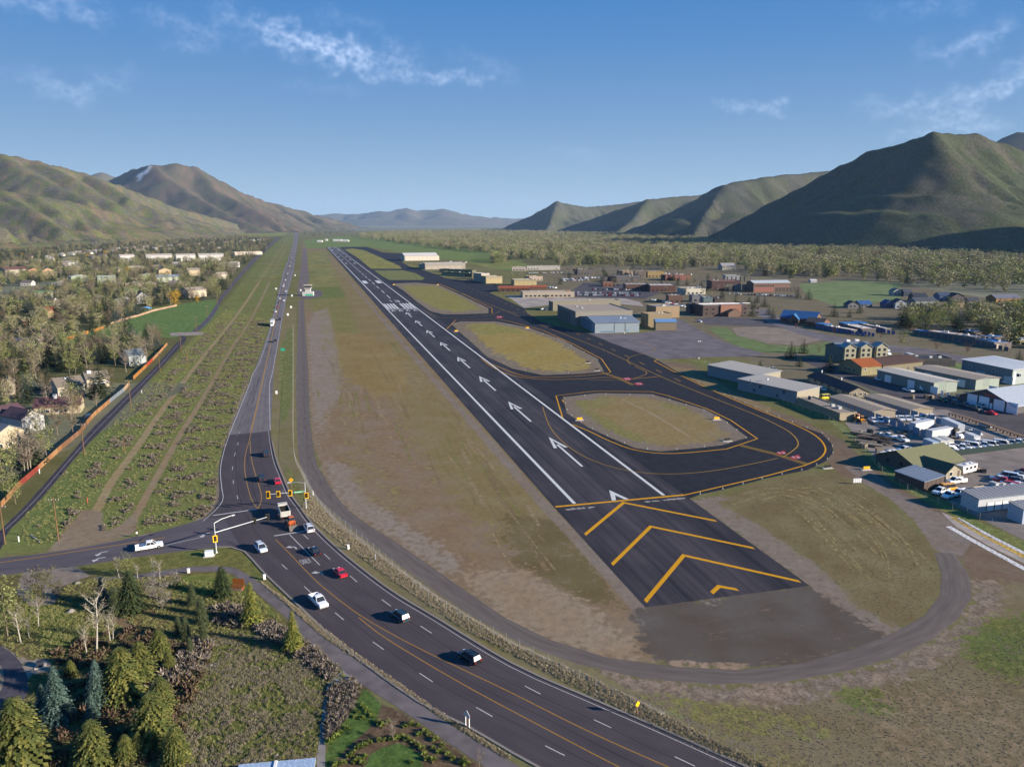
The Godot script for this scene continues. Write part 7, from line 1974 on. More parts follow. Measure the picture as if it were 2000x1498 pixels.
func wire_fence(label: String,p: Array,h: float,step: float,hexa_ := 0x9a9a96,screen := -1):
	var c := curve(pts(p),2.0)
	var total := 0.0
	for i in c.size() - 1: total += c[i].distance_to(c[i + 1])
	var q := resample(c,int(total / step) + 1)
	var o := thing("wire_fence",label,"fence",Vector3(q[0].x,0,q[0].y))
	var post: ArrayMesh
	var pb := MB.new()
	pb.tube(Vector3.ZERO,Vector3(0,h,0),0.045,0.045,5)
	post = pb.mesh()
	var r := MB.new()
	var s := MB.new()
	for i in q.size():
		var a := Vector3(q[i].x - q[0].x,0,q[i].y - q[0].y)
		var t := part("post",post,o,mat(hexa_,0.5,0.4))
		t.position = a
		if i == q.size() - 1: break
		var e := Vector3(q[i + 1].x - q[0].x,0,q[i + 1].y - q[0].y)
		r.tube(a + Vector3(0,h - 0.05,0),e + Vector3(0,h - 0.05,0),0.022,0.022,4,false)
		if screen < 0:
			for y in 5: r.tube(a + Vector3(0,0.12 + h * 0.17 * y,0),e + Vector3(0,0.12 + h * 0.17 * y,0),0.006,0.006,3,false)
			for k in int(step / 0.4): r.tube(a.lerp(e,k * 0.4 / step) + Vector3(0,0.08,0),a.lerp(e,k * 0.4 / step + 0.12) + Vector3(0,h - 0.06,0),0.005,0.005,3,false)
		else:
			var d := (e - a).normalized().cross(Vector3.UP) * 0.01
			s.hexa([a + d,e + d,e - d,a - d,a + d + Vector3(0,h - 0.1,0),e + d + Vector3(0,h - 0.1,0),e - d + Vector3(0,h - 0.1,0),a - d + Vector3(0,h - 0.1,0)])
	part("wires",r.mesh(),o,mat(hexa_,0.5,0.4))
	if screen >= 0: part("screen",s.mesh(),o,grain(screen,3.0,tile(256,0.06,0.6,1.0,0.3,1,61)))

func fences():
	var orange := [0xb08056,0xa4744c,0xb88c60]
	board_fence("orange board fence at the lower end of the bike path",[-136.95,-198.9,-142.48,-215.9],1.8,orange)
	board_fence("red-stained board fence beside the bike path",[-142.48,-215.9,-146.04,-231.2],1.8,[0x9c4a3c,0x944438])
	board_fence("orange board fence right of the long red panels",[-146.04,-231.2,-148.86,-242.3,-151.8,-254],1.8,orange)
	board_fence("dull brown board fence behind the near bare trees",[-151.8,-254,-156.1,-273.5,-160.1,-285.1],1.8,[0x96705a,0x8a6448])
	board_fence("orange board fence in front of the blue parked car",[-160.7,-286.6,-164.9,-300.2,-170.5,-323.4],1.8,orange)
	board_fence("weathered grey board fence panels beside the bike path",[-170.5,-323.4,-175.9,-347],1.8,[0x8c96a0,0x828c96])
	board_fence("tan board fence up from the grey panels",[-175.9,-347,-180.1,-360.7],1.8,[0xc0a080])
	board_fence("bright orange board fence below the pale blue-grey house",[-184,-372.9,-193.2,-407.2],1.9,[0xc08448,0xb47a40])
	board_fence("short red board fence below the bare aspens",[-193.2,-407.2,-198.4,-425.9],1.9,[0xb85034])
	board_fence("faded orange board fence at the upper end of the bike path",[-198.4,-425.9,-205.8,-451.8,-215,-483],1.8,[0xc89468,0xb88a60])
	board_fence("bright orange back fence, left of three",[-289.1,-502.4,-291.2,-520.9],1.9,[0xcc8a40,0xc48038])
	board_fence("bright orange back fence, middle of three",[-291.7,-525.8,-292.2,-535.8],1.9,[0xcc8a40])
	board_fence("bright orange back fence, right of three",[-291,-540.9,-294.8,-562.4],1.9,[0xcc8a40,0xc48038])
	board_fence("pale board fence along the top of the green lawn",[-300.5,-582.6,-303.9,-617.4,-303.8,-634.6,-308.1,-672,-305.8,-713.9],1.6,[0xc8a88c,0xb89880])
	wire_fence("chain-link fence between highway and perimeter road",[-159.1,-565.2,-100.53,-351.5,-79.74,-275.6,-70.59,-244,-63.3,-225.7,-54.92,-205.7,-46.37,-191.5,-37.17,-178.1,-17.65,-148.64,-9.89,-139.1,-1.97,-131.14,3.79,-125.45,11.62,-118.06,20.83,-109.68,30,-101.71,37.18,-96.24],2.0,3.4)
	wire_fence("chain-link airport fence beside the business yards",[95.72,-437.6,111.67,-399.9,113.95,-340.6,117.16,-311.4,122.36,-292.8,117.43,-252.8,112.7,-225.7,113.44,-206.1,115.69,-199.7,119.65,-192.2,122.37,-173.8],2.2,4.0)
	wire_fence("dark screened fence on the near side of the truck yard",[118.13,-240.1,130.06,-238.5,142.8,-245.2,158.6,-251,176.2,-257],2.0,3.0,0x4a504c,0x3a4a48)
	var o := thing("trailer_deck","long brown raised loading deck beside the business street","deck",Vector3.ZERO)
	var c := resample(pts([173.4,-300.2,177,-285.1,179.6,-268,181.8,-257.7]),14)
	var b := MB.new()
	line(b,c,2.6,1.5)
	line(b,c,2.6,1.3)
	part("deck",b.mesh(),o,bark(0x8a7464))
	b = MB.new()
	for p in c:
		b.slab(Vector3(p.x - 0.9,0,p.y - 0.15),Vector3(p.x - 0.6,1.3,p.y + 0.15))
		b.slab(Vector3(p.x + 0.6,0,p.y - 0.15),Vector3(p.x + 0.9,1.3,p.y + 0.15))
	part("posts",b.mesh(),o,bark(0x5a4a40))

func sign_board(called: String,label: String,at: Vector3,turn: float,w: float,h: float,y: float,hexa_: int,diamond := false,posts := 1,post := 0x8a6a50) -> Node3D:
	var o := thing(called,label,"sign",at,turn)
	var b := MB.new()
	if diamond:
		b.f = Transform3D(Basis(Vector3(0,0,1),PI / 4),Vector3(0,y,0))
		b.slab(Vector3(-w / 2,-w / 2,-0.015),Vector3(w / 2,w / 2,0.015))
	else:
		b.slab(Vector3(-w / 2,y - h / 2,-0.015),Vector3(w / 2,y + h / 2,0.015))
	part("board",b.mesh(),o,mat(hexa_,0.5))
	for k in posts:
		var x := 0.0 if posts == 1 else lerpf(-w * 0.35,w * 0.35,float(k) / (posts - 1))
		b = MB.new()
		b.slab(Vector3(x - 0.05,0,-0.12),Vector3(x + 0.05,y + h * 0.3,-0.02))
		part("post",b.mesh(),o,mat(post,0.7))
	return o

func signs():
	var y := sign_board("warning_sign","yellow diamond warning sign on the verge behind the signal mast",Vector3(-63.35,0,-214.1),0.2,0.95,0.95,2.7,0xe8a410,true)
	var b := MB.new()
	b.slab(Vector3(-0.1,2.5,0.015),Vector3(0.06,2.95,0.02))
	b.slab(Vector3(-0.22,2.8,0.015),Vector3(0.2,2.9,0.02))
	part("black_symbol",b.mesh(),y,mat(0x1a1a1a))
	sign_board("warning_sign","yellow sign on a wooden post beside the chain-link fence",Vector3(19.42,0,-108.38),0.7,0.75,0.75,2.2,0xe8b010,true)
	# a sign seen from behind
	var o := thing("road_sign","white sign seen from behind on a dark post by the sidewalk","sign",Vector3(-6.83,0,-105.75),2.4)
	b = MB.new()
	b.extrude([Vector2(-0.62,1.75),Vector2(-0.62,2.2),Vector2(0,2.85),Vector2(0.62,2.2),Vector2(0.62,1.75)],-0.02,0.02)
	part("board",b.mesh(),o,mat(0xc8c8ca,0.5,0.3))
	for q in [[-0.38,0xd8d8d4],[0.38,0xd8d8d4],[0.0,0x4a342c]]:
		b = MB.new()
		b.slab(Vector3(q[0] - 0.06,0,0.03),Vector3(q[0] + 0.06,2.6 if q[1] == 0x4a342c else 1.8,0.15))
		part("post",b.mesh(),o,mat(q[1],0.7))
	sign_board("road_sign","small green sign beside the far highway",Vector3(-134,0,-451.8),0.1,2.4,1.6,2.2,0x2c9a78,false,2)
	sign_board("road_sign","white sign left of the verge ditch above the junction",Vector3(-102.99,0,-334.3),0.1,0.9,1.4,2.2,0xe4e4e0)
	var k := 0
	var w := ["first","second","third","fourth","fifth","sixth"]
	for p in [Vector3(-180.3,0,-627.6),Vector3(-193.4,0,-684.1),Vector3(-222.5,0,-792.8),Vector3(-263.4,0,-877.2),Vector3(-303.4,0,-1102.4),Vector3(-230.8,0,-857.7)]:
		sign_board("road_sign","small white sign along the far highway, %s from the semi truck" % w[k],p,0.1,1.6,1.8,2.4,0xeaeae6,false,2)
		k += 1
	o = thing("panel_sign","white slotted panel sign beside the perimeter road bend","sign",Vector3(100.95,0,-218.2),0.05)
	for x in 4:
		b = MB.new()
		b.slab(Vector3(-1.2 + x * 0.62,0.5,-0.03),Vector3(-0.68 + x * 0.62,1.8,0.03))
		part("panel",b.mesh(),o,mat(0xe6e6e4,0.6))
	b = MB.new()
	for x in [-1.0,1.1]: b.slab(Vector3(x - 0.05,0,-0.1),Vector3(x + 0.05,1.6,-0.04))
	part("legs",b.mesh(),o,mat(0x8a8a8a))
	var spots := [[Vector3(26.12,0,-293.6),"yellow taxiway sign at the left tip of the near infield"],[Vector3(79.35,0,-294.4),"yellow taxiway sign at the right of the near infield"],[Vector3(-39,0,-543.5),"yellow taxiway sign at the left tip of the second infield"],[Vector3(11.04,0,-559.6),"yellow taxiway sign at the top of the second infield"],[Vector3(-143.81,0,-957),"yellow taxiway sign at the third infield, left"],[Vector3(-90.27,0,-957),"yellow taxiway sign at the third infield, right"],[Vector3(75.32,0,-264),"black taxiway sign at the lower edge of the near infield"],[Vector3(98.22,0,-233.2),"black and white taxiway sign beside the bend"],[Vector3(109.64,0,-231.7),"yellow cone-shaped marker beside the gravel lane"],[Vector3(41.21,0,-419.5),"low black sign at the right of the second infield"],[Vector3(43.83,0,-397),"low black sign at the lower right of the second infield"]]
	for s in spots:
		var dark: bool = s[1].contains("black")
		o = thing("taxiway_sign",s[1],"sign",s[0],0.2)
		b = MB.new()
		b.slab(Vector3(-1.1,0.35,-0.12),Vector3(1.1,1.15,0.12))
		part("sign_box",b.mesh(),o,mat(0x2a2824 if dark else 0xe8ac18,0.5))
		b = MB.new()
		b.slab(Vector3(-1.7,0.05,-0.7),Vector3(1.7,0.12,0.7))
		part("concrete_pad",b.mesh(),o,mat(0xc4bcb0))
		b = MB.new()
		for x in [-0.8,0.8]: b.tube(Vector3(x,0.1,0),Vector3(x,0.36,0),0.05,0.05,5)
		part("legs",b.mesh(),o,mat(0x6a6a6a))
	# taxiway and runway edge lights
	var lamp := MB.new()
	lamp.tube(Vector3.ZERO,Vector3(0,0.3,0),0.06,0.05,6)
	lamp.tube(Vector3(0,0.3,0),Vector3(0,0.5,0),0.12,0.1,6)
	var lm := lamp.mesh()
	var foot := MB.new()
	foot.tube(Vector3.ZERO,Vector3(0,0.06,0),0.24,0.24,8)
	var fm := foot.mesh()
	for l in [[[53.07,-209.8,61.7,-214.6,76.88,-224.7,91.82,-232.7,100.89,-241.2,107.68,-251.6,111.12,-262.7,112.63,-274.9,108.06,-288.1,103.73,-303.5,97.7,-328.3,90.37,-356,85.66,-390],26,"small edge light along the outer taxiway bend"],[[22.7,-332.3,38.74,-340.6,61.62,-338.4,67.3,-329.3,78.86,-308.7,81.89,-292,83.48,-268.7,72.17,-259.5,62.33,-255.8,49.68,-252.2,42.02,-255.8,35.29,-268.7,28.52,-283.6,22.38,-305.2,22.7,-332.3],24,"small edge light round the near infield"],[[-44.8,-582.6,-11.72,-594.8,11.78,-559.6,33.01,-500.1,47.43,-430.9,46.68,-394.2,15.47,-387.3,0,-405.7,-26.29,-497.9],16,"small edge light round the second infield"]]:
		for p in resample(pts(l[0]),l[1]):
			o = thing("edge_light",l[2],"light",Vector3(p.x,0.05,p.y),0,l[2] + "s")
			part("foot",fm,o,mat(0xa8a49c))
			part("lamp",lm,o,mat(0xb4b4b0))

func cabinet(label: String,at: Vector3,turn: float,s: Vector3,hexa_: int,pad := true):
	var o := thing("utility_cabinet",label,"utility box",at,turn)
	var b := MB.new()
	b.box(Vector3(0,0.1,0),s)
	part("box",b.mesh(),o,mat(hexa_,0.6))
	b = MB.new()
	b.box(Vector3(0,0.1 + s.y,0),Vector3(s.x + 0.08,0.06,s.z + 0.08))
	part("lid",b.mesh(),o,mat(hexa_,0.6))
	if pad:
		b = MB.new()
		b.box(Vector3.ZERO,Vector3(s.x + 0.7,0.1,s.z + 0.7))
		part("pad",b.mesh(),o,mat(0xb0a89c))

func small_things():
	cabinet("white and grey control cabinet on the corner lawn",Vector3(-69.53,0,-168),0.2,Vector3(1.7,1.15,1.0),0xd0d4d8)
	cabinet("white utility pedestal between sidewalk and highway",Vector3(-53.1,0,-155.9),0.6,Vector3(0.45,1.0,0.45),0xe4e4e0,false)
	cabinet("white utility pedestal on the verge across the highway",Vector3(-38.35,0,-171.7),0.6,Vector3(0.4,1.0,0.4),0xe0e0dc,false)
	cabinet("white box post beside the sidewalk on the corner lawn",Vector3(-70.55,0,-158.9),0.1,Vector3(0.5,1.0,0.3),0xdcdcd8,false)
	cabinet("dark metal litter box on the park turnout",Vector3(-81.34,0,-122.36),0.4,Vector3(1.0,0.9,0.8),0x2c3038)
	for q in [[Vector3(-55.78,0,-208.6),"white post beside the perimeter road gate"],[Vector3(-30.98,0,-165.8),"white fence-line marker post by the perimeter road"],[Vector3(-118.3,0,-176.2),"white marker post near the lower bike path"],[Vector3(-144.1,0,-228.2),"white marker stub beside the red fence"],[Vector3(-166,0,-342.7),"white marker stub beside the bike path"]]:
		var m := thing("marker_post",q[1],"post",q[0])
		var b := MB.new()
		b.slab(Vector3(-0.09,0,-0.09),Vector3(0.09,1.3,0.09))
		part("post",b.mesh(),m,mat(0xe4e4e0))
		b = MB.new()
		b.slab(Vector3(-0.1,1.3,-0.1),Vector3(0.1,1.4,0.1))
		part("cap",b.mesh(),m,mat(0xc0c0bc))
	var hy := thing("hydrant_marker","red utility marker standing in the sagebrush","post",Vector3(-115.98,0,-202.8))
	var hb := MB.new()
	hb.tube(Vector3.ZERO,Vector3(0,1.3,0),0.12,0.12,7)
	part("post",hb.mesh(),hy,mat(0xa84a38))
	hb = MB.new()
	hb.tube(Vector3(0,1.3,0),Vector3(0,1.5,0),0.16,0.08,7)
	part("cap",hb.mesh(),hy,mat(0x8a3a2c))
	# park bench with high plank back
	var o := thing("wooden_bench","rust-brown wooden bench between two conifers on the park lawn","bench",Vector3(-57.38,0,-151.2),-0.1)
	for k in 4:
		var b := MB.new()
		b.slab(Vector3(-1.25,0.85 + k * 0.3,-0.75 - k * 0.05),Vector3(1.25,1.12 + k * 0.3,-0.68 - k * 0.05))
		part("back_plank",b.mesh(),o,bark(0xa8602c))
	for k in 4:
		var b := MB.new()
		b.slab(Vector3(-1.45,0.72,-0.62 + k * 0.36),Vector3(1.45,0.8,-0.3 + k * 0.36))
		part("seat_plank",b.mesh(),o,bark(0x8f5530))
	var fb := MB.new()
	fb.slab(Vector3(-1.4,0,0.6),Vector3(1.4,0.7,0.75))
	part("front_panel",fb.mesh(),o,bark(0xa08878))
	for x in [-1.3,1.3]:
		var b := MB.new()
		b.slab(Vector3(x - 0.08,0,-0.7),Vector3(x + 0.08,0.72,0.6))
		part("side_panel",b.mesh(),o,bark(0x8a5030))
	# boulders and a log in the park
	for q in [[Vector3(-86.84,0,-141.74),0.9,"grey boulder beside the driveway bush"],[Vector3(-92.19,0,-154),0.7,"pale boulder on the shaded lawn"],[Vector3(-51.99,0,-122.68),0.45,"white stone on the sage slope, upper"],[Vector3(-33.84,0,-99.46),0.3,"white stone low on the sage slope"]]:
		var b := MB.new()
		var g := RandomNumberGenerator.new()
		g.seed = int(q[1] * 100)
		var ring := []
		for j in 4:
			var row := []
			for i in 8:
				var a := TAU * i / 8
				var e := j * PI / 6
				row.append(Vector3(cos(a) * cos(e),sin(e) * 0.7 - 0.1,sin(a) * cos(e)) * q[1] * g.randf_range(0.82,1.1))
			ring.append(row)
		for j in 3:
			for i in 8: b.quad(ring[j][i],ring[j + 1][i],ring[j + 1][(i + 1) % 8],ring[j][(i + 1) % 8])
		for i in 8: b.tri(ring[3][i],Vector3(0,q[1] * 0.7,0),ring[3][(i + 1) % 8])
		var r := part("boulder",b.mesh(),null,grain(0xa8a098,2.0,tile(256,0.06,0.6,1.0,0.3,1,61)))
		r.position = q[0]
		tag(r,q[2],"boulder")
	for q in [[[-117.67,-179.7,-113.08,-175.9],"fallen white timber on the grass by the side street, longer"],[[-117.61,-180,-115.05,-177.8],"fallen white timber on the grass by the side street, shorter"]]:
		var c := pts(q[0])
		var b := MB.new()
		b.tube(Vector3(0,0.12,0),Vector3(c[1].x - c[0].x,0.12,c[1].y - c[0].y),0.12,0.1,6)
		var r := part("timber",b.mesh(),null,bark(0xc8c0b4))
		r.position = Vector3(c[0].x,0,c[0].y)
		tag(r,q[1],"timber")
	person()
	aeroplane("small_aeroplane","small grey aeroplane parked left of the hangar annex",Vector3(28.05,0,-680),2.2,0x9a9a98,0.9)

# a pedestrian: one continuous figure through stacked rings,walking
func person():
	var o := thing("person","person in a white top and dark trousers walking beside the side street","person",Vector3(-91.12,0,-178.7),1.2)
	var cols := {"skin": lin(0xb88a70),"shirt": lin(0xe0dcd6),"trousers": lin(0x2c3038),"hair": lin(0x3a2c24),"shoe": lin(0x241f1c)}
	var b := MB.new()
	var limb := func(p: Array,r: Array,c: Array):
		for i in p.size() - 1:
			b.col = c[i]
			b.tube(p[i],p[i + 1],r[i],r[i + 1],8,i == 0 or i == p.size() - 2)
	# legs in stride,arms swinging,torso,neck,head
	limb.call([Vector3(-0.09,0.92,0),Vector3(-0.1,0.5,-0.14),Vector3(-0.1,0.08,-0.2),Vector3(-0.1,0.02,-0.36)],[0.1,0.07,0.05,0.04],[cols.trousers,cols.trousers,cols.shoe])
	limb.call([Vector3(0.09,0.92,0),Vector3(0.1,0.5,0.06),Vector3(0.1,0.1,0.3),Vector3(0.1,0.04,0.2)],[0.1,0.07,0.05,0.04],[cols.trousers,cols.trousers,cols.shoe])
	limb.call([Vector3(0,0.84,0),Vector3(0,1.0,0),Vector3(0,1.25,0),Vector3(0,1.42,0),Vector3(0,1.5,0)],[0.16,0.16,0.18,0.19,0.07],[cols.trousers,cols.shirt,cols.shirt,cols.shirt])
	limb.call([Vector3(-0.2,1.42,0),Vector3(-0.25,1.14,0.08),Vector3(-0.24,0.9,-0.06),Vector3(-0.23,0.8,-0.1)],[0.06,0.048,0.036,0.03],[cols.shirt,cols.skin,cols.skin])
	limb.call([Vector3(0.2,1.42,0),Vector3(0.25,1.14,-0.06),Vector3(0.24,0.92,-0.22),Vector3(0.23,0.84,-0.3)],[0.06,0.048,0.036,0.03],[cols.shirt,cols.skin,cols.skin])
	limb.call([Vector3(0,1.46,0),Vector3(0,1.56,-0.01),Vector3(0,1.64,-0.02),Vector3(0,1.71,-0.01),Vector3(0,1.77,0.0)],[0.055,0.07,0.1,0.1,0.03],[cols.skin,cols.skin,cols.hair,cols.hair])
	b.col = cols.skin
	b.tri(Vector3(-0.02,1.6,-0.11),Vector3(0,1.65,-0.12),Vector3(0.02,1.6,-0.11))
	part("body",b.mesh(vmat(0.9),true),o)

func aeroplane(called: String,label: String,at: Vector3,turn: float,h: int,k: float):
	var o := thing(called,label,"aeroplane",at,turn)
	o.scale = Vector3.ONE * k
	var b := MB.new()
	loft(b,[[-4.4,0.3,0.35,1.0,1.3,1.5,0.25],[-3.2,0.55,0.65,0.8,1.3,1.75,0.5],[-1.0,0.65,0.75,0.75,1.4,2.3,0.55],[1.0,0.6,0.7,0.8,1.4,2.2,0.5],[4.6,0.12,0.15,1.3,1.5,1.7,0.1]])
	part("fuselage",b.mesh(),o,car_paint(h))
	b = MB.new()
	b.slab(Vector3(-5.4,1.15,-1.4),Vector3(5.4,1.3,0.3))
	part("wing",b.mesh(),o,car_paint(0xe4e4e2))
	b = MB.new()
	b.slab(Vector3(-1.7,1.5,3.7),Vector3(1.7,1.6,4.6))
	b.slab(Vector3(-0.06,1.6,3.6),Vector3(0.06,3.1,4.7))
	part("tail",b.mesh(),o,car_paint(0xe4e4e2))
	b = MB.new()
	b.slab(Vector3(-0.08,0.4,-4.5),Vector3(0.08,2.3,-4.42))
	part("propeller",b.mesh(),o,mat(0x2a2a2a))
	wheels(o,[-0.4],1.2,0.3,0.15)

# ---------------------------------------------------------------- trees and shrubs
var tr := RandomNumberGenerator.new()

func bark(h: int) -> Material:
	return grain(h,1.5,tile(256,0.06,0.6,1.0,0.3,1,61))

# conifer: whorls of drooping feathered boughs; unit height 1,radius r
func conifer_crown(r: float,whorls: int,boughs: int,segs: int,cols: Array,base := 0.06,power := 0.85,seed_ := 1,fine := 1.0) -> ArrayMesh:
	var g := RandomNumberGenerator.new()
	g.seed = seed_
	var b := MB.new()
	for i in whorls:
		var y := base + (0.97 - base) * pow(float(i) / whorls,0.92)
		var rad := r * pow(1.0 - (y - base) / (1.0 - base),power) * g.randf_range(0.82,1.1) + 0.012
		var n := maxi(4,int(boughs * (0.45 + 0.55 * rad / r)))
		var turn := g.randf() * TAU
		for k in n:
			var a := turn + TAU * (k + g.randf_range(-0.35,0.35)) / n
			var len := rad * g.randf_range(0.7,1.15)
			var d := Vector3(cos(a),0,sin(a))
			var s := Vector3(-d.z,0,d.x)
			var droop := g.randf_range(0.22,0.5) * len
			var c: Color = cols[g.randi() % cols.size()]
			b.col = c * g.randf_range(0.72,1.25)
			var prev := Vector3(0,y,0)
			var wide := maxf(len * g.randf_range(0.34,0.5) * fine,0.01)
			for j in segs:
				var t := float(j + 1) / segs
				var at := Vector3(0,y,0) + d * len * t + Vector3(0,-droop * t * t + len * 0.12 * t,0)
				var out := wide * (1.0 - 0.75 * t) + 0.006
				var fwd := d * len * 0.28 / segs * 2.0
				var dip := Vector3(0,-0.35 * out * g.randf_range(0.3,1.2),0)
				b.tri(prev,at,prev + s * out + fwd + dip)
				b.tri(prev,prev - s * out + fwd + dip,at)
				prev = at
			b.col = c
	return b.mesh(vmat(0.85,0.2,0.25))

func trunk_mesh(r: float,top: float,sides := 6) -> ArrayMesh:
	var b := MB.new()
	b.tube(Vector3.ZERO,Vector3(0,top,0),r,r * 0.25,sides)
	return b.mesh()

# broad-leaved: forking limbs; returns [limbs mesh,twig or leaf mesh],unit height
func broadleaf(r: float,limbs: int,twigs: int,leaves: int,leaf: float,cols: Array,limb_h: int,seed_: int,first := 0.25,upright := 0.5) -> Array:
	var g := RandomNumberGenerator.new()
	g.seed = seed_
	var w := MB.new()
	var f := MB.new()
	var top := 0.8
	var lean := Vector3(g.randf_range(-0.04,0.04),0,g.randf_range(-0.04,0.04))
	w.tube(Vector3.ZERO,Vector3(0,top * 0.5,0) + lean,0.011,0.0075,5,false)
	w.tube(Vector3(0,top * 0.5,0) + lean,Vector3(0,top,0) + lean * 1.5,0.0075,0.0025,4,false)
	var tips := []
	for i in limbs:
		var y := lerpf(first,top * 0.92,float(i) / limbs) + g.randf_range(-0.03,0.03)
		var a := i * 2.4 + g.randf_range(-0.4,0.4)
		var reach := r * g.randf_range(0.7,1.0) * sin(clampf(0.35 + 2.4 * (y - first) / (1.0 - first) * 0.75,0.3,2.6))
		var d := Vector3(cos(a),0,sin(a))
		var o := Vector3(0,y,0) + lean * y
		var m := o + d * reach * 0.5 + Vector3(0,reach * upright * 0.6,0)
		var e := o + d * reach + Vector3(0,reach * upright * 1.5,0)
		e.y = minf(e.y,0.97)
		w.tube(o,m,0.0045,0.0033,4,false)
		w.tube(m,e,0.0033,0.0012,3,false)
		for k in 4:
			tips.append(o.lerp(e,0.4 + 0.2 * k) + Vector3(0,0.01,0))
		for k in 3:
			var t := m.lerp(e,0.33 * k)
			var q := t + Vector3(g.randf_range(-1,1),g.randf_range(0.2,1.3),g.randf_range(-1,1)) * reach * 0.42
			w.tube(t,q,0.0022,0.0009,3,false)
			tips.append(q)
			tips.append(t.lerp(q,0.6))
	tips.append(Vector3(0,top + 0.08,0) + lean)
	for i in twigs:
		var o: Vector3 = tips[g.randi() % tips.size()]
		var d := Vector3(g.randf_range(-1,1),g.randf_range(-0.1,1.4),g.randf_range(-1,1)).normalized()
		var l := r * g.randf_range(0.16,0.42)
		var s := d.cross(Vector3(g.randf() - 0.5,g.randf() - 0.5,g.randf() - 0.5)).normalized() * leaf * 0.16
		f.col = cols[g.randi() % cols.size()] * g.randf_range(0.75,1.2)
		f.tri(o - s,o + d * l,o + s)
	for i in leaves:
		var o: Vector3 = tips[g.randi() % tips.size()]
		o += Vector3(g.randfn(0,1),g.randfn(0,0.8),g.randfn(0,1)) * r * 0.15
		var u := Vector3(g.randf_range(-1,1),g.randf_range(-1,1),g.randf_range(-1,1)).normalized()
		var s := u.cross(Vector3(g.randf() - 0.5,g.randf() - 0.5,g.randf() - 0.5)).normalized()
		var z := leaf * g.randf_range(0.6,1.3)
		f.col = cols[g.randi() % cols.size()] * g.randf_range(0.7,1.25)
		f.tri(o - u * z * 0.6,o + s * z * 0.55,o + u * z * 0.6)
		f.tri(o - u * z * 0.6,o + u * z * 0.6,o - s * z * 0.55)
	return [w.mesh(),f.mesh(vmat(0.85,0.2,0.4))]

var kinds := {}

func make_kinds():
	var blue := [lin(0x4d6058),lin(0x41544c),lin(0x5a6c62),lin(0x3a4a42)]
	var green := [lin(0x35402a),lin(0x3d482e),lin(0x2e3824),lin(0x464c32)]
	var olive := [lin(0x5c5f34),lin(0x4f552e),lin(0x6c6a38),lin(0x424a28)]
	var gold := [lin(0x6e6e36),lin(0x5d6230),lin(0x7c783a),lin(0x4e562c)]
	var list := {
		"blue_spruce": [[0.27,34,22,5,blue,0.03,0.8],bark(0x54463a)],"green_spruce": [[0.27,34,22,5,green,0.03,0.8],bark(0x4a3c30)],"gold_spruce": [[0.25,34,20,5,gold,0.03,0.85],bark(0x4a3c30)],
		"pine": [[0.34,28,22,5,olive,0.12,0.5],bark(0x6a5040)],"dark_pine": [[0.36,28,22,5,green,0.1,0.5],bark(0x5c4636)],"juniper": [[0.2,30,18,4,[lin(0x444c34),lin(0x50563c),lin(0x3a422c)],0.02,0.4],bark(0x5a4a3a)]}
	for k in list:
		var set := []
		for i in 3:
			var a: Array = list[k][0]
			set.append([trunk_mesh(0.016,0.9),list[k][1],conifer_crown(a[0],a[1],a[2],a[3],a[4],a[5],a[6],100 + i * 7 + k.length(),0.62)])
		kinds[k] = set
	var farc := {"town_spruce": [[lin(0x343c2a),lin(0x3c4530),lin(0x2c3424)],0.3],"town_blue_spruce": [[lin(0x44504a),lin(0x3a4642),lin(0x4e5a54)],0.3]}
	for k in farc:
		var set := []
		for i in 3:
			set.append([trunk_mesh(0.016,0.9,4),bark(0x4a3c30),conifer_crown(farc[k][1],15,10,2,farc[k][0],0.03,0.8,300 + i * 5)])
		kinds[k] = set
	var br := {
		"aspen": [0.17,13,620,60,0.016,[lin(0x8a8070),lin(0x74695a),lin(0x9a8e7c),lin(0x7c7a54)],0xcfc8bb,0.3,1.0],
		"bare_cottonwood": [0.3,12,620,0,0.02,[lin(0x766a5e),lin(0x827468),lin(0x665c50),lin(0x8c7e70)],0xb3a794,0.22,0.7],
		"brown_bare_tree": [0.34,12,640,40,0.022,[lin(0x6c5c4e),lin(0x62564a),lin(0x786858),lin(0x665a44)],0x8d7c6a,0.2,0.7],
		"leafing_tree": [0.3,12,260,420,0.026,[lin(0x727a44),lin(0x7e844e),lin(0x62683a),lin(0x88885c)],0x8d8270,0.2,0.7],
		"pale_leafing_tree": [0.27,12,320,330,0.026,[lin(0x82805a),lin(0x8c8664),lin(0x74744e),lin(0x968e6e)],0xa09584,0.2,0.8],
		"wood_tree": [0.3,13,60,520,0.042,[lin(0x7d8450),lin(0x8a8e5a),lin(0x686e42),lin(0x93906a)],0x7d7264,0.06,0.7],
		"pale_wood_tree": [0.3,13,120,460,0.042,[lin(0x8c8866),lin(0x989274),lin(0x7a7854),lin(0xa29a80)],0x8d8272,0.06,0.7],
		"yellow_willow": [0.5,12,300,520,0.034,[lin(0xb08a1e),lin(0xc49a28),lin(0x9a7a1e),lin(0xa88c30)],0x84704a,0.12,0.45],
		"red_leaf_tree": [0.42,10,260,300,0.03,[lin(0x6d4440),lin(0x7c504a),lin(0x5c3a38)],0x6a5a50,0.2,0.6],
		"grey_bush": [0.62,12,900,160,0.03,[lin(0x827a70),lin(0x746c62),lin(0x989084),lin(0x686056)],0x8a8072,0.02,0.9],
		"olive_bush": [0.6,12,500,560,0.04,[lin(0x565638),lin(0x625c40),lin(0x4a4c30)],0x6a5c4a,0.02,0.7]}
	for k in br:
		var set := []
		for i in 3:
			var a: Array = br[k]
			var m := broadleaf(a[0],a[1],a[2],a[3],a[4],a[5],a[6],500 + i * 11 + k.length(),a[7],a[8])
			set.append([m[0],bark(a[6]),m[1]])
		kinds[k] = set

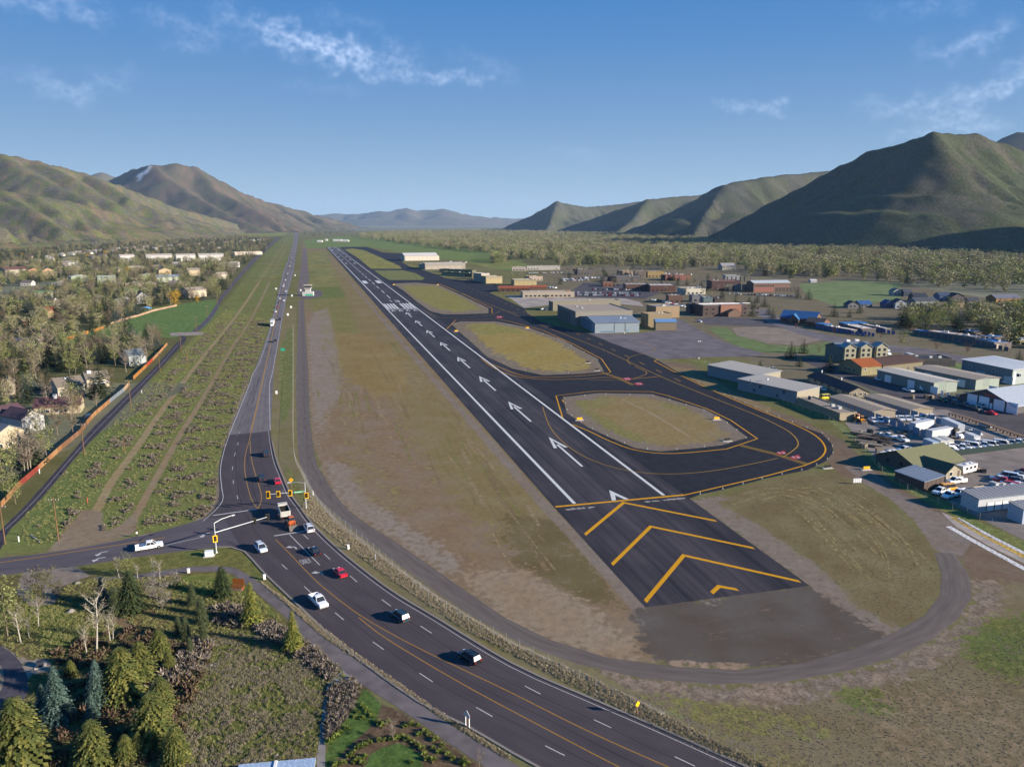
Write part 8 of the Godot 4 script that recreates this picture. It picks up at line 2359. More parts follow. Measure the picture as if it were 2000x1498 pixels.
# one tree: trunk and crown,scaled to its height and spread
func tree(kind: String,called: String,label: String,at: Vector3,h: float,group := "",spread := 1.0) -> Node3D:
	var v: Array = kinds[kind][tr.randi() % 3]
	var o := thing(called,label,"shrub" if called.ends_with("bush") else "tree",at,tr.randf() * TAU,group)
	o.scale = Vector3(h * spread,h,h * spread)
	part("trunk",v[0],o,v[1])
	part("crown",v[2],o)
	return o

func inside(p: Vector2,areas: Array) -> bool:
	for a in areas:
		if Geometry2D.is_point_in_polygon(p,a): return true
	return false

var keep_out: Array = []    # footprints of buildings,as [centre,radius]

func clear_of(p: Vector2,r: float) -> bool:
	for k in keep_out:
		if p.distance_squared_to(k[0]) < (k[1] + r) * (k[1] + r): return false
	return true

func scatter_copies(called: String,label: String,mesh_list: Array,places: Array,m: Material = null):
	# one object nobody could count: copies of a few shapes
	var o := Node3D.new()
	o.name = numbered(called)
	o.set_meta("kind","stuff")
	o.set_meta("label",label)
	add_child(o)
	for i in mesh_list.size():
		var mine := []
		for k in range(i,places.size(),mesh_list.size()): mine.append(places[k])
		if mine.is_empty(): continue
		var mm := MultiMesh.new()
		mm.transform_format = MultiMesh.TRANSFORM_3D
		mm.mesh = mesh_list[i]
		mm.instance_count = mine.size()
		for k in mine.size(): mm.set_instance_transform(k,mine[k])
		var c := MultiMeshInstance3D.new()
		c.name = "clump"
		c.multimesh = mm
		if m: c.material_override = m
		c.set_meta("kind","stuff")
		o.add_child(c,true)
	return o

func upright(p: Vector2,s: Vector3,y := 0.0) -> Transform3D:
	return Transform3D(Basis(Vector3.UP,tr.randf() * TAU).scaled_local(s),Vector3(p.x,y,p.y))

func shrub_mesh(n: int,cols: Array,leaf: float,seed_: int,tall := 0.8) -> ArrayMesh:
	var g := RandomNumberGenerator.new()
	g.seed = seed_
	var b := MB.new()
	for i in n:
		var a := g.randf() * TAU
		var e := pow(g.randf(),0.6) * 1.4
		var d := Vector3(cos(a) * sin(e),cos(e) * tall,sin(a) * sin(e))
		var o := d * g.randf_range(0.25,0.8)
		var u := (d + Vector3(g.randf() - 0.5,g.randf() - 0.2,g.randf() - 0.5) * 0.8).normalized() * leaf * g.randf_range(0.7,1.5)
		var s := u.cross(Vector3(g.randf() - 0.5,g.randf() - 0.5,g.randf() - 0.5)).normalized() * leaf * 0.33
		b.col = cols[g.randi() % cols.size()] * g.randf_range(0.7,1.25)
		b.tri(o - s,o + u,o + s)
	return b.mesh(vmat(0.95,0.1,0.2))

func tuft_mesh(n: int,cols: Array,seed_: int) -> ArrayMesh:
	var g := RandomNumberGenerator.new()
	g.seed = seed_
	var b := MB.new()
	for i in n:
		var o := Vector3(g.randf_range(-0.6,0.6),-0.02,g.randf_range(-0.6,0.6))
		var d := Vector3(g.randf_range(-0.5,0.5),1,g.randf_range(-0.5,0.5)).normalized() * g.randf_range(0.5,1.0)
		var s := Vector3(g.randf() - 0.5,0,g.randf() - 0.5).normalized() * 0.09
		b.col = cols[g.randi() % cols.size()] * g.randf_range(0.75,1.25)
		b.tri(o - s,o + d,o + s)
	return b.mesh(vmat(0.95,0.1,0.3))

func fill(area: Array,n: int,avoid: Array,size0: float,size1: float,clump := 0.0,clump_m := 9.0,seed_ := 5,thin := 0.0) -> Array:
	var p := pts(area)
	var lo := p[0]
	var hi := p[0]
	for q in p:
		lo = lo.min(q)
		hi = hi.max(q)
	var nz := noise(1.0 / clump_m,seed_,2)
	var out := []
	var tries := 0
	while out.size() < n and tries < n * 40:
		tries += 1
		var q := Vector2(tr.randf_range(lo.x,hi.x),tr.randf_range(lo.y,hi.y))
		if clump > 0 and nz.get_noise_2d(q.x,q.y) < clump - 0.5: continue
		if thin > 0 and tr.randf() > pow(hi.y / q.y,thin): continue   # denser near the airport than far down the valley
		if not Geometry2D.is_point_in_polygon(q,p) or inside(q,avoid): continue
		var s := tr.randf_range(size0,size1)
		out.append(upright(q,Vector3(s,s * tr.randf_range(0.75,1.2),s)))
	return out

func vegetation():
	tr.seed = 99
	make_kinds()
	park_trees()
	town_trees()
	woods()
	low_plants()

func put(kind: String,called: String,list: Array,labels: Array,group := "",spread := 1.0):
	# list: x,z,height triples (from the photograph's ground positions)
	for i in range(0,list.size(),3):
		var l: String = labels[mini(i / 3,labels.size() - 1)]
		tree(kind,called,l,Vector3(list[i],0,list[i + 1]),list[i + 2] * 1.06,group,spread)

func park_trees():
	put("blue_spruce","blue_spruce",[-69.65,-107.37,9.2,-65.54,-111.27,7.9,-64.47,-107.37,4.5,-73.37,-109.68,4.8,-81.79,-144.26,6.3],["tall blue spruce beside the curved park drive","slender blue spruce in the middle of the park thicket","small blue spruce hugging the slender spruce's foot","young blue spruce at the left foot of the tallest spruce","blue spruce behind the white aspens near the driveway"],"",1.05)
	put("gold_spruce","spruce_tree",[-49.55,-136.93,8.6,-39.16,-127.81,7.5],["yellow-green spruce beside the wooden bench at the sidewalk bend","narrow yellow-green spruce at the edge of the sidewalk"],"",1.1)
	put("dark_pine","pine_tree",[-74.76,-141.95,8.4,-59.27,-148.41,6.4],["dark broad pine behind the grey bush by the side street","round dark pine beside the wooden bench"],"",0.9)
	put("juniper","juniper_tree",[-63.98,-144.47,4.6,-59.21,-136.93,5.5,-59.85,-131.32,4.4,-56.24,-130.25,4.1,-77.27,-140.51,5.9,-57,-126.11,3.4,-61.94,-132.96,3.6],["juniper left of the shaded lawn, top of the row","tallest columnar juniper in the park row","plump juniper at the left of the juniper row","round juniper at the lower right of the row","juniper column right of the driveway spruce","low juniper at the bottom of the row","dark juniper tucked behind the plump one"],"",1.2)
	put("pine","pine_tree",[-62.44,-112.9,9.0,-61.87,-118.06,7.1,-61.91,-125.12,5.4,-58.63,-121.26,3.3,-55.04,-110.07,5.7,-52.45,-101.6,8.6,-58.78,-97.08,7.2,-68.83,-96.56,10.9,-69.66,-94.7,4.3,-54.67,-97.83,4.4,-74.67,-119.87,2.7,-47.41,-97.62,5.7,-53.4,-99.13,3.8],["olive pine right of the slender spruce","olive pine with a bare lower trunk in the park thicket","olive pine at the head of the thicket by the dirt trail","small golden pine at the right of the thicket","olive pine beside the grey sagebrush","broadest olive pine low in the thicket","olive pine at the bottom edge below the twin spruces","large golden pine at the lower left corner","golden pine cut by the left bottom corner","yellowish pine near the bottom edge","small golden pine left of the slender spruce","bushy olive pine beside the sage slope","olive pine behind the yellowish one at the bottom edge"],"",1.15)
	put("aspen","aspen_tree",[-74.55,-127.98,11.8,-75.48,-126.45,5.8,-73.58,-130.79,6.5,-73.19,-131.14,5.5,-89.64,-135.78,6.2,-89.43,-130.07,7.8,-88.91,-131.69,4.8,-84.74,-156.9,5.0,-77.01,-156.4,4.9,-75.48,-155.9,4.7,-80.53,-156.4,3.5],["tallest white-trunked bare aspen in the park","small leaning white aspen left of the tallest","slim white aspen right of the tallest","thin twin of the slim white aspen","spreading white bare aspen by the gravel turnout","white aspen with fresh leaves near the left edge","thin aspen between two larger ones near the left edge","leafing birch at the kerb of the side street","thin pale birch in the corner-lawn clump","second thin birch of the corner-lawn clump","birch between the kerb and the dark pine"],"",1.3)
	put("leafing_tree","leafing_tree",[-93.44,-132.6,10.1,-95.84,-143.83,3.9,-82.75,-156.9,5.2],["bright green leafing tree at the left edge of the park","young green tree behind the turnout","fresh green sapling at the side-street kerb"],"",1.2)
	put("grey_bush","grey_bush",[-69.1,-142.36,5.9,-73.66,-147.08,3.4],["large pale grey bare bush in the park","smaller grey bush behind the large pale one"],"",0.95)
	put("olive_bush","olive_bush",[-94.89,-145.33,6.0,-93.23,-148.19,2.8,-96.97,-140.71,3.8,-70.05,-151.6,2.3],["wide olive bush at the driveway turnout","low olive bush right of the wide one","olive bush below the leafing tree at the left edge","olive bush on the shaded lawn"],"",1.0)
	put("bare_cottonwood","garden_tree",[-17.52,-102.52,3.4,-4.6,-96.77,2.6],["small white-trunked bare tree in the planting bed","bare sapling at the lower end of the planting bed"],"",1.2)

func town_trees():
	put("town_spruce","town_spruce",[-205.2,-323.4,11.7,-231.6,-404.3,13.8,-236.2,-422.7,13.9,-184.3,-337.4,8.1,-248.8,-506.9,9.7,-238.7,-506.9,11.1,-282.1,-434.2,14.5,-280.6,-565.2,14.9,-228.9,-434.2,11.6,-269.2,-451.8,10.6,-227.4,-351.5,9.1],["big dark spruce behind the near brown-roofed house","spruce left of the shaded driveway","spruce behind the shaded driveway, the taller of two","dark spruce in front of the grey-roofed double house","dark spruce at the end of the fenced lots","pointed spruce at the corner of the green lawn","spruce at the left edge by the white house","spruce behind the orange fence","spruce beside the pale bare trees","spruce above the white house roof","spruce at the left edge behind bare trees"],"",1.25)
	put("bare_cottonwood","bare_tree",[-250.7,-414.8,20.0,-231.2,-372.9,12.6,-214.3,-414.8,15.8,-196,-413.3,15.8,-216.4,-425.9,10.6,-171.8,-315,6.1,-148.74,-230.2,12.2,-148.57,-231.2,12.6,-148.78,-237.4,7.6,-208.5,-425.9,11.4,-206.5,-427.6,10.3],["big pale bare tree beside the white house","pale bare tree below the big one","pale-trunked bare tree near the orange fence","tall bare tree beside the red fence panel","slim bare tree right of the pale-trunked one","small bare tree by the grey fence panel","white bare tree in the yard by the red fence, left stem","white bare tree in the yard by the red fence, right stem","thin bare tree behind the near fence","bare aspen in the small clump, left","bare aspen in the small clump, right"],"",1.2)
	put("brown_bare_tree","bare_tree",[-163.1,-271.4,11.5,-159.1,-274.2,9.7,-202.8,-340.6,7.4,-184.6,-351.5,9.6,-206.4,-375.5,7.1,-243.3,-369.2,11.2],["brown bare tree in front of the brown-roofed house","brown bare tree right of the brown-roofed house","brown bare tree left of the double house","brown bare tree at the back of the double house","reddish bare tree by the gravel drive","brown bare tree at the left edge"],"",1.2)
	put("leafing_tree","leafing_tree",[-198.9,-301,7.5,-150.5,-243.5,10.3,-140.19,-206.9,7.4,-187.1,-320.6,6.6,-134.8,-201.6,6.6],["bright olive tree at the left edge by the near roof","olive leafing tree behind the near fence","grey-green leafing tree at the left edge near the red fence","round green tree left of the double house","leafing tree low at the left edge"],"",1.4)
	put("yellow_willow","yellow_willow",[-307.2,-713.9,13.5,-552.2,-1134.7,11.7,-350.2,-664.2,5.2,-301.9,-751.3,5.9,-499.4,-851.3,6.6,-1094.9,-1770,7.9,-922.4,-1797,11.4,-895.1,-1669,9.6,-812.1,-1797,9.2],["large yellow willow at the end of the green lawn","bright yellow willow among the pale green houses","small yellow willow beside dark spruces","yellow-green willow right of the largest willow","yellow willow at the left of the town","far yellow willow at the left edge of town","far yellow willow below the hill","far yellow willow left of the apartments","far yellow willow right of the apartments"],"",1.0)
	# the rest of the town's trees,each kind its own lot
	var area := [-322.4,-434.2,-893.4,-1230.5,-890.4,-1375.4,-846.3,-1558,-722.6,-1669,-554.1,-1558,-461.2,-1343.8,-300,-803.8,-276.8,-705.1,-313.5,-684.1,-282.5,-565.2,-301.4,-525.8,-269.2,-451.8,-251.7,-402.8]
	var strips := [-174.2,-241.2,-305.1,-434.2,-269.2,-451.8,-265.2,-502.4,-265.9,-538.3,-227,-513.8,-218.8,-502.4,-209.4,-451.8,-197.6,-402.8,-182.8,-345.9,-166.6,-294.4,-160,-265.3,-149.64,-233.2,-140.24,-203.6,-136.93,-192.2]
	var lots := [["town_spruce","town_spruce",290,9.0,17.0,"dark spruce"],["town_blue_spruce","town_blue_spruce",150,7.0,13.0,"blue-grey spruce"],["bare_cottonwood","town_bare_tree",210,8.0,14.0,"pale bare tree"],["brown_bare_tree","town_brown_tree",200,7.0,13.0,"brown bare tree"],["pale_leafing_tree","town_leafing_tree",250,8.0,14.0,"pale leafing tree"],["leafing_tree","town_green_tree",220,8.0,14.0,"green leafing tree"]]
	var lawns := [pts([-336.4,-565.2,-301.4,-525.8,-293.7,-565.2,-322.9,-705.1,-294.1,-776.7,-262.9,-705.1,-223,-565.2,-218.3,-525.8,-227,-513.8,-263.3,-525.8,-278.1,-495.7,-302.3,-509.2]),pts([-607.7,-933.9,-594.9,-973.1,-600.2,-1062.2,-558.1,-998.2,-499.6,-832.9,-490.9,-751.3]),pts([-219.5,-365.5,-216.2,-381.9,-218,-399.9,-207.1,-410.2,-192.6,-351.5,-200.5,-340.6])]
	for l in lots:
		var p: Array = fill(area,int(l[2] * 0.87),lawns,1,1,0.0,9.0,5,1.2) + fill(strips,int(l[2] * 0.13),lawns,1,1,0.0)
		for t in p:
			var o: Vector3 = t.origin
			if not clear_of(Vector2(o.x,o.z),1.5) or not clear_of(Vector2(o.x,o.z - 8.0),2.0) or not clear_of(Vector2(o.x,o.z - 15.0),0.0): continue
			var zone_ := "in the near yards beside the bike path" if o.z > -420 else "in the streets beyond the green lawn" if o.z > -720 else "among the houses in the middle of town" if o.z > -1000 else "before the white apartment blocks"
			tree(l[0],l[1],l[5] + " " + zone_,o,tr.randf_range(l[3],l[4]),l[5] + "s " + zone_,tr.randf_range(1.0,1.5))
	var more := []
	for t in fill(area,1700,lawns,1,1,0.0,9.0,5,0.6):
		if not clear_of(Vector2(t.origin.x,t.origin.z),2.0) or not clear_of(Vector2(t.origin.x,t.origin.z - 8.0),2.0) or not clear_of(Vector2(t.origin.x,t.origin.z - 15.0),0.0): continue
		var h := tr.randf_range(6,13)
		more.append(upright(Vector2(t.origin.x,t.origin.z),Vector3(h * 1.4,h,h * 1.4)))
	scatter_copies("town_thicket","smaller mixed trees filling the gaps between the town's houses",[kinds["town_spruce"][0][2],kinds["pale_wood_tree"][1][2],kinds["pale_leafing_tree"][0][2],kinds["town_blue_spruce"][2][2],kinds["wood_tree"][2][2],kinds["town_spruce"][2][2],kinds["brown_bare_tree"][1][2]],more)

func where(o: Vector3) -> String:
	var a := o.x / -o.z
	return "beyond the far hangars" if a < 0.02 else "beyond the terminal" if a < 0.16 else "behind the brick offices" if a < 0.3 else "beyond the meadow" if a < 0.46 else "above the new houses"

func woods():
	# front rows of the riverside cottonwoods,tree by tree
	var front := [-34.81,-1343.8,10.78,-1669,89.04,-1375.4,160.3,-1375.4,239.3,-1230.5,374,-1375.4,346.7,-1113,386.3,-1062.2,467.9,-1092.1,486.2,-933.9,506.7,-864.1,575.7,-832.9,644.2,-933.9,564.9,-965,558.3,-1230.5,437.6,-1205.1,455.3,-1601,280.1,-1443.3,159.5,-1646,0,-1945,-46.41,-1797]
	for t in fill(front,290,[],1,1,0.0):
		if clear_of(Vector2(t.origin.x,t.origin.z),3.0):
			tree("wood_tree" if tr.randf() < 0.5 else "pale_wood_tree","cottonwood_tree","leafing cottonwood at the front of the wood, " + where(t.origin),t.origin,tr.randf_range(14,23),"front of the wood " + where(t.origin),tr.randf_range(1.1,1.6))
	for t in fill(front,55,[],1,1,0.0):
		if clear_of(Vector2(t.origin.x,t.origin.z),3.0):
			tree("town_spruce","wood_spruce","dark spruce at the front of the wood, " + where(t.origin),t.origin,tr.randf_range(12,19),"spruces of the wood " + where(t.origin),1.2)
	# the wood behind them,as one mass
	var wood := [-847.8,-4256,-875.1,-5680,0,-7460,1093.9,-5680,1126.1,-3503,1165.2,-2585,1076.8,-1854,1039.9,-1461.3,668.5,-933.9,564.9,-965,558.3,-1230.5,437.6,-1205.1,455.3,-1601,280.1,-1443.3,159.5,-1646,0,-1945,-105.62,-2047,-348.1,-2703,-630.6,-3503]
	var shapes := []
	for k in [["wood_tree",0],["pale_wood_tree",1],["pale_wood_tree",2],["wood_tree",1],["brown_bare_tree",0],["pale_wood_tree",0]]:
		shapes.append(kinds[k[0]][k[1]][2])
	var places := []
	for t in fill(wood,9000,[],1,1,0.0,9.0,5,1.0):
		var h := tr.randf_range(12,23)
		places.append(upright(Vector2(t.origin.x,t.origin.z),Vector3(h * tr.randf_range(1.3,1.9),h,h * tr.randf_range(1.3,1.9))))
	scatter_copies("riverside_wood","far cottonwood wood filling the valley floor below the dark hills",shapes,places)
	var dark := []
	for t in fill(wood,900,[],1,1,0.4,160.0,5,1.0):
		var h := tr.randf_range(11,20)
		dark.append(upright(Vector2(t.origin.x,t.origin.z),Vector3(h * 1.3,h,h * 1.3)))
	scatter_copies("riverside_conifers","dark conifers mixed through the far riverside wood",[kinds["town_spruce"][0][2],kinds["town_spruce"][1][2]],dark)
	# trees of the far town and of the hillside foot
	var far_town := [-977.5,-1257,-1702,-2200,-1320.2,-2047,-1458.5,-2833,-1531,-3722,-1422.1,-4256,-1058.5,-3503,-656.3,-2121,-471.9,-1375.4,-554.1,-1558,-722.6,-1669,-846.3,-1558,-890.4,-1375.4]
	var ft := []
	for t in fill(far_town,2600,[],1,1,0.0):
		var h := tr.randf_range(8,15)
		ft.append(upright(Vector2(t.origin.x,t.origin.z),Vector3(h * 1.3,h,h * 1.3)))
	for t in fill([-2552,-6630,-3318,-9952,-2808,-9952,-2170,-9952,-1276.2,-6630,-1060.2,-4585,-1093.9,-4256,-1986,-7460,-1872,-6630,-1845,-5422],500,[],1,1,0.0):
		var h := tr.randf_range(10,18)
		ft.append(upright(Vector2(t.origin.x,t.origin.z),Vector3(h * 1.6,h,h * 1.6)))
	scatter_copies("far_town_trees","mixed trees of the far end of town at the foot of the hills",[kinds["town_spruce"][0][2],kinds["brown_bare_tree"][1][2],kinds["pale_leafing_tree"][0][2],kinds["town_spruce"][2][2]],ft)
	# trees among the businesses on the right
	put("town_spruce","street_spruce",[156.9,-434.2,10.2,170.5,-451.8,9.1,195.6,-634.6,10.8,212.4,-645.4,9.7,207.7,-620.8,9.0,288.7,-792.8,11.3,294.1,-776.7,11.6,262.2,-634.6,11.6,271.7,-627.6,7.4,292.5,-656.5,9.5,340.3,-684.1,7.6,321.1,-627.6,8.2,181.6,-424.3,7.4,152.6,-408.7,6.3,163.1,-395.6,9.3,276.7,-421.1,7.4,315.1,-513.8,6.8,315.6,-504.6,7.4,128.06,-397,5.9,129.06,-656.5,5.2],["leaning dark pine by the green strip, left of two","dark pine by the green strip, right of two","spruce left of the brick office","spruce right of the brick office","spruce by the corner of the access street","first spruce of the row behind the meadow lane","second spruce of the row behind the meadow lane","slim spruce above the blue-roofed building","spruce left of the long blue storage roofs","slim dark spruce above the storage roofs","spruce behind the storage units","second spruce behind the storage units","dark spruce before the grey townhouses","spruce beside the lane behind the long grey shed","spruce in front of the townhouse corner","dark spruce at the right edge by the access street","dark spruce at the right edge below the houses","second dark spruce at the right edge below the houses","small spruce behind the long grey shed","spruce by the terminal street"],"",1.3)
	put("red_leaf_tree","red_leaf_tree",[204.3,-559.6,3.7,220.1,-565.2,3.7,221.3,-533.2,4.2,242.5,-509.2,3.4,254.2,-463,4.9,266.2,-451.8,5.4,179.5,-451.8,3.0,224,-480.9,2.9,189.2,-442.8,5.9],["reddish tree at the lane below the blue-roofed building","reddish tree left of the storage units","reddish street tree in front of the storage units","reddish street tree right of the storage units","reddish street tree opposite the grey storage row","reddish street tree furthest along the access street","small reddish tree by the townhouse drive","small reddish tree beside the large leafing one","red-leaved tree before the grey townhouses"],"",1.1)
	put("leafing_tree","leafing_tree",[237.2,-470.8,10.7,349.4,-565.2,14.9,340.1,-565.2,12.7,334.1,-570.9,12.8,319.7,-565.2,12.7,310.4,-565.2,14.9,295.8,-551.4,13.5,293.7,-565.2,12.7,368,-565.2,18.6,286.2,-565.2,10.4,417.7,-664.2,9.6],["large leafing tree on the verge of the access street","leafing tree in the belt above the storage rows, far right","leafing tree in the belt above the storage rows, second from right","leafing tree in the belt above the storage rows, third from right","leafing tree in the middle of the belt above the storage rows","tall pale tree in the belt above the storage rows","leafing tree left of the tall pale one in the belt","leafing tree at the left end of the belt","leafing tree at the right edge of the frame","green tree beside the yellow bush of the belt","bright leafing tree at the right above the houses"],"",1.3)
	var belt := [275.1,-565.2,329.3,-627.6,489,-705.1,317.1,-451.8,308.2,-470.8,311.6,-502.4,286.3,-543.5]
	for t in fill(belt,120,[],1,1,0.0):
		if clear_of(Vector2(t.origin.x,t.origin.z),2.0):
			tree(["wood_tree","pale_wood_tree","town_spruce","leafing_tree"][tr.randi() % 4],"belt_tree","tree in the mixed belt between the storage rows and the new houses",t.origin,tr.randf_range(9,17),"tree belt above the storage rows",1.4)
	var centre := [0,-1062.2,81.46,-1257,227.4,-1168.9,330.1,-1015.7,230.6,-705.1,174,-664.2,152.2,-705.1,151.9,-933.9,60.77,-933.9]
	for t in fill(centre,110,[],1,1,0.0):
		if clear_of(Vector2(t.origin.x,t.origin.z),2.0):
			tree(["town_spruce","pale_leafing_tree","bare_cottonwood"][tr.randi() % 3],"business_tree","tree among the business buildings beyond the hangars",t.origin,tr.randf_range(6,12),"trees among the businesses",1.4)

func low_plants():
	var sage := []
	var sage_cols := [lin(0x776c66),lin(0x857a74),lin(0x645c54),lin(0x90857e),lin(0x6c664e)]
	for i in 3: sage.append(shrub_mesh(70,sage_cols,0.42,700 + i))
	var strip_area := [-1365.6,-4968,-901.9,-3307,-503.5,-1797,-309.1,-1062.2,-189.2,-610.8,-125.52,-363.1,-105.03,-282.8,-92.66,-235.8,-81.64,-204.4,-79.76,-192.2,-90.98,-181.9,-99.45,-178.7,-117.15,-173.2,-127.4,-194,-138.35,-235.8,-147.26,-272.1,-159.1,-315.9,-204.4,-491.4,-255.2,-684.1,-602.5,-1945,-1458.2,-5185]
	var tracks := []
	for p in [[[-107.3,-175,-110.26,-195.9,-117.63,-218.6,-126.71,-252.8,-147.43,-328.3,-178.1,-448.2,-255.2,-751.3,-461.4,-1518,-1081.9,-3843],4.6],[[-97.55,-175,-96.07,-183.6,-106.05,-221.9,-119.85,-273.5,-137.1,-342.7,-170.6,-470.8,-229.7,-705.1,-487.5,-1669,-1067.1,-3843],4.2]]:
		var c := curve(pts(p[0]),8.0)
		var l := offset_line(c,-p[1] / 2)
		var r := offset_line(c,p[1] / 2)
		r.reverse()
		l.append_array(r)
		tracks.append(l)
	tracks.append(pts([-111.78,-185.3,-113.97,-197.8,-108.23,-195.9,-101.09,-181.9,-99.12,-187,-99.84,-195.9,-95.65,-188.7,-92.95,-181.3,-97.55,-175,-107.87,-169.7]))
	var p := fill([-189.2,-610.8,-125.52,-363.1,-105.03,-282.8,-92.66,-235.8,-81.64,-204.4,-79.76,-192.2,-90.98,-181.9,-99.45,-178.7,-108.87,-175.6,-123.74,-212,-137.35,-252.8,-150.7,-298.5,-173.3,-388.7,-212.7,-538.3,-224.5,-610.8],3600,tracks,0.3,0.9,0.58,12.0,8)
	p += fill(strip_area,3200,tracks,0.4,1.0,0.56,22.0,9)
	scatter_copies("sagebrush","grey sagebrush dotted over the strip beside the highway",sage,p)
	var grass := []
	for i in 3: grass.append(tuft_mesh(26,[lin(0x757a4a),lin(0x6a7242),lin(0x868256),lin(0x948c68)],720 + i))
	p = fill([-189.2,-610.8,-125.52,-363.1,-105.03,-282.8,-92.66,-235.8,-81.64,-204.4,-79.76,-192.2,-90.98,-181.9,-99.45,-178.7,-117.15,-173.2,-127.4,-194,-138.35,-235.8,-147.26,-272.1,-159.1,-315.9,-204.4,-491.4,-250.8,-684.1],9000,tracks,0.25,0.6)
	scatter_copies("strip_grass","short green grass between the sagebrush beside the highway",grass,p)
	# park: rough grass slope,sage and shrubs
	var paths := [pts([-100.7,-132.96,-93.27,-130.25,-90.16,-127.98,-85.7,-124.29,-81.23,-119.26,-79.01,-115.86,-77.39,-111.81,-76.73,-107.37,-77.35,-105.38,-80.28,-102.87]),pts([-89.06,-127.98,-84.28,-124.62,-80.51,-124.29,-78.14,-120.79,-80.88,-119.26]),pts([-107.47,-159.4,-101.72,-163.1,-93.18,-161,-90.22,-156.4,-93.84,-152.1,-91.11,-144.47,-95.97,-143.2,-102.84,-149.32]),pts([-77.68,-141.12,-71.17,-135.21,-65.72,-133.33,-60.55,-130.07,-59.82,-128.33,-65.69,-131.14,-70.78,-132.96,-76.57,-138.3])]
	p = fill([-106.95,-151.6,-93.52,-156.4,-73.92,-156.9,-56,-152.8,-38.47,-131.14,-27.59,-119.26,-30.36,-116.29,-29.9,-110.47,-27.64,-96.98,-26.59,-92.71,-72,-92.71],11000,paths,0.2,0.5)
	scatter_copies("park_grass","rough olive grass covering the park",grass,p)
	var dry := []
	for i in 3: dry.append(tuft_mesh(24,[lin(0x8a8070),lin(0x7a7262),lin(0x6a6a50),lin(0x988e7e)],790 + i))
	p = fill([-58.18,-131.14,-49.4,-132.96,-41.29,-131.14,-35.14,-129.02,-29.72,-121.1,-30.6,-115.86,-29.65,-108.38,-27.64,-96.98,-26.11,-90.79,-44.88,-90.79,-51.26,-105.87],5200,[],0.2,0.55,0.42,7.0,14)
	scatter_copies("park_dry_grass","dry grey-tan grass mixed into the park slope",dry,p)
	p = fill([-57,-132.96,-49.71,-133.89,-41.29,-131.14,-35.14,-129.02,-29.72,-121.1,-30.6,-115.86,-29.65,-108.38,-27.64,-96.98,-26.11,-90.79,-44.88,-90.79,-52.03,-105.87,-55.31,-119.56],700,[],0.2,0.45)
	p += fill([-56.66,-111,-53.67,-124.29,-53.77,-129.37,-58.18,-131.14,-59.24,-122.68,-58.71,-113.73],120,[],0.7,1.5)
	p += fill([-46.08,-137.71,-37.08,-129.37,-29.72,-121.1,-30.77,-118.06,-40.3,-127.64,-48.1,-134.83],260,[],0.5,1.1)
	p += fill([-30.26,-115.86,-26.64,-118.81,-25.13,-115.43,-25.09,-111,-26.05,-107.11,-27.13,-102.29,-28.11,-105.87,-28.98,-111],330,[],0.4,0.9)
	p += fill([-59.76,-142.78,-53.02,-143.83,-46.17,-134.83,-52.27,-135.78,-56.5,-136.74],80,[],0.7,1.4)
	scatter_copies("park_sagebrush","grey sagebrush covering the park slope",sage,p)
	var dark := []
	for i in 2: dark.append(shrub_mesh(70,[lin(0x5c4c42),lin(0x6a584a),lin(0x4e4438),lin(0x6d6448)],0.42,740 + i))
	p = fill([-82.44,-127.64,-73.11,-134.83,-53.77,-129.37,-48.13,-96.77,-66.89,-95.72,-67.56,-105.87,-75.19,-119.56],420,[],0.5,1.4)
	scatter_copies("park_undergrowth","brown undergrowth below the park trees",dark,p)
	# verges
	p = fill([-55.74,-195.9,-45.49,-181.9,-26.4,-156.4,-9.68,-135.78,6.91,-119.56,21.74,-105.87,32.75,-96.98,35.98,-96.98,23.83,-108.64,12.96,-119.56,0,-129.72,-15.71,-148.19,-36.93,-176.9,-47.86,-192.2,-58.23,-212],6500,[],0.16,0.42)
	p += fill([-55.01,-156.4,-44.14,-144.9,-27.15,-125.95,-12.08,-110.34,0,-98.91,-0.73,-98.48,-14.66,-111.81,-25.49,-122.84,-35.67,-133.15,-50.73,-151.4],2600,[],0.15,0.4)
	var verge := []
	for i in 3: verge.append(tuft_mesh(22,[lin(0xa09280),lin(0x928670),lin(0x827e5a),lin(0xac9e8c)],760 + i))
	scatter_copies("verge_grass","dry grass on the verges of the highway",verge,p)
	p = fill([13.67,-118.06,24.41,-111.67,34.22,-110.34,45.57,-111.67,58.64,-115.43,69.53,-120.33,82.93,-128.5,97.69,-138.7,103.61,-138.7,72.7,-92.71,33.23,-92.71,23.11,-104.89],6000,[],0.08,0.2)
	scatter_copies("field_grass","dry tan grass over the field at the lower right",verge,p)
	p = fill([56.98,-201.6,70.02,-217.3,89.9,-226.7,100.75,-226.7,101.9,-212,101.03,-192.2,98.11,-171.5,92.2,-156.4,86.14,-147.08,74.53,-136.74,69.98,-140.71,68.57,-163.1,63.81,-183.9],6000,[],0.08,0.2)
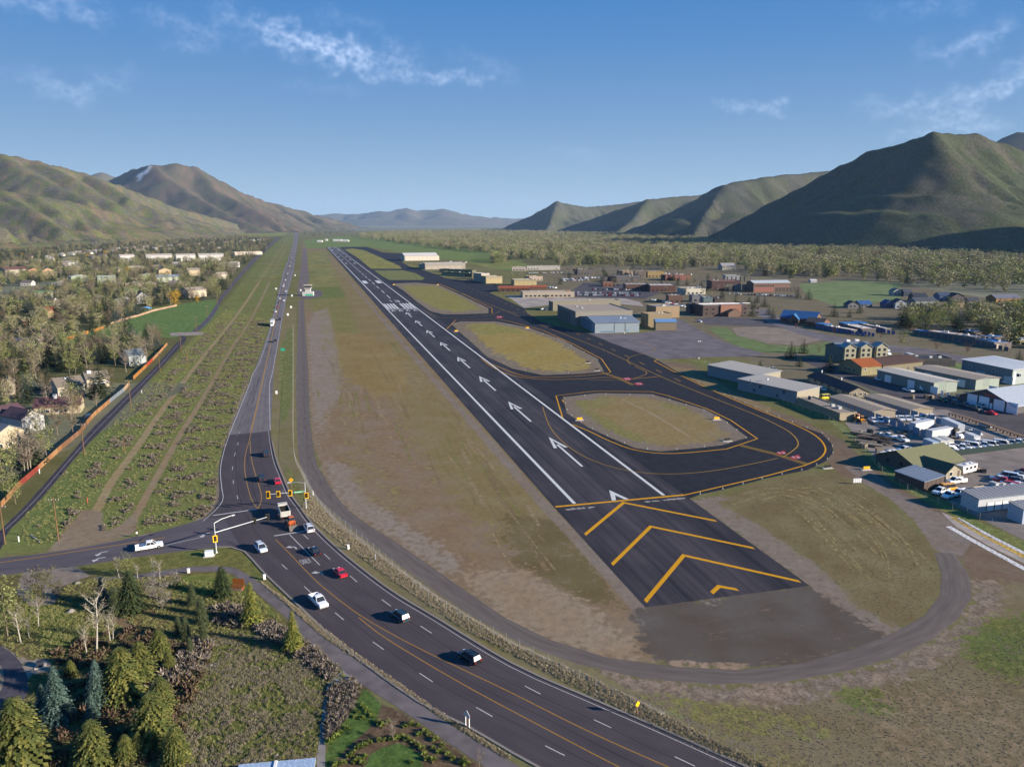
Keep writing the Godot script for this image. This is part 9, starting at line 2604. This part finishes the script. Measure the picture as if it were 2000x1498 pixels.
	p += fill([-115.23,-565.2,-71.79,-451.8,-46.33,-410.2,-7.19,-265.3,8.49,-205.7,15.78,-174.1,21.92,-143.83,14.37,-144.9,1.17,-166.9,-13.77,-199.7,-27.93,-241.2,-48.12,-311.4],7000,[],0.08,0.18)
	var straw := []
	for i in 3: straw.append(tuft_mesh(18,[lin(0x9a8c68),lin(0x867a58),lin(0xa89a78),lin(0x766c4c)],780 + i))
	scatter_copies("airfield_straw","straw-coloured mown grass on the airfield",straw,p)
	# planting bed: small shrubs one could pick out,in rows
	var bed := []
	for i in 2: bed.append(shrub_mesh(90,[lin(0x6d7a3a),lin(0x7d844a),lin(0x5c6832)],0.42,800 + i,0.9))
	var spots := pts([-23.93,-111.27,-23.21,-110.47,-22.38,-109.42,-21.64,-108.38,-23.98,-109.42,-24.21,-108.13,-23.05,-107.87,-20.51,-106.86,-19.84,-106.12,-18.95,-106.86,-17.13,-102.99,-16.44,-103.46,-15.44,-102.75,-14.62,-102.29,-13.79,-101.6,-13.08,-100.69,-12.52,-99.57,-12.11,-98.48,-13.91,-103.93,-13.07,-104.65,-12.23,-103.93,-11.35,-102.75,-10.34,-101.6,-9.81,-100.69,-9.13,-99.57,-8.46,-98.48,-10.5,-100.02,-11.47,-100.91,-21.06,-102.06,-21.69,-101.37,-22.35,-100.91,-22.91,-100.02,-23.18,-99.13,-21.88,-98.48,-21.08,-98.91,-21.13,-97.62,-22.33,-97.83,-23.88,-97.62,-24.8,-97.19,-19.63,-102.52,-18.76,-102.75,-17.86,-102.75,-16.31,-105.87,-15.44,-106.37,-14.32,-106.12,-25.78,-104.41,-26.18,-103.46,-26.63,-102.75,-26.93,-102.06,-25.06,-105.38,-14.21,-97.83,-11.21,-98.26,-7.24,-97.62,-6.91,-98.26,-6.36,-97.4])
	for i in spots.size():
		var o := part("bed_shrub",bed[i % 2])
		o.position = Vector3(spots[i].x,0.02,spots[i].y)
		o.rotation.y = tr.randf() * TAU
		o.scale = Vector3.ONE * tr.randf_range(0.45,0.75)
		tag(o,"small round green shrub in the planting bed by the curved lawn","shrub","shrubs of the planting bed")
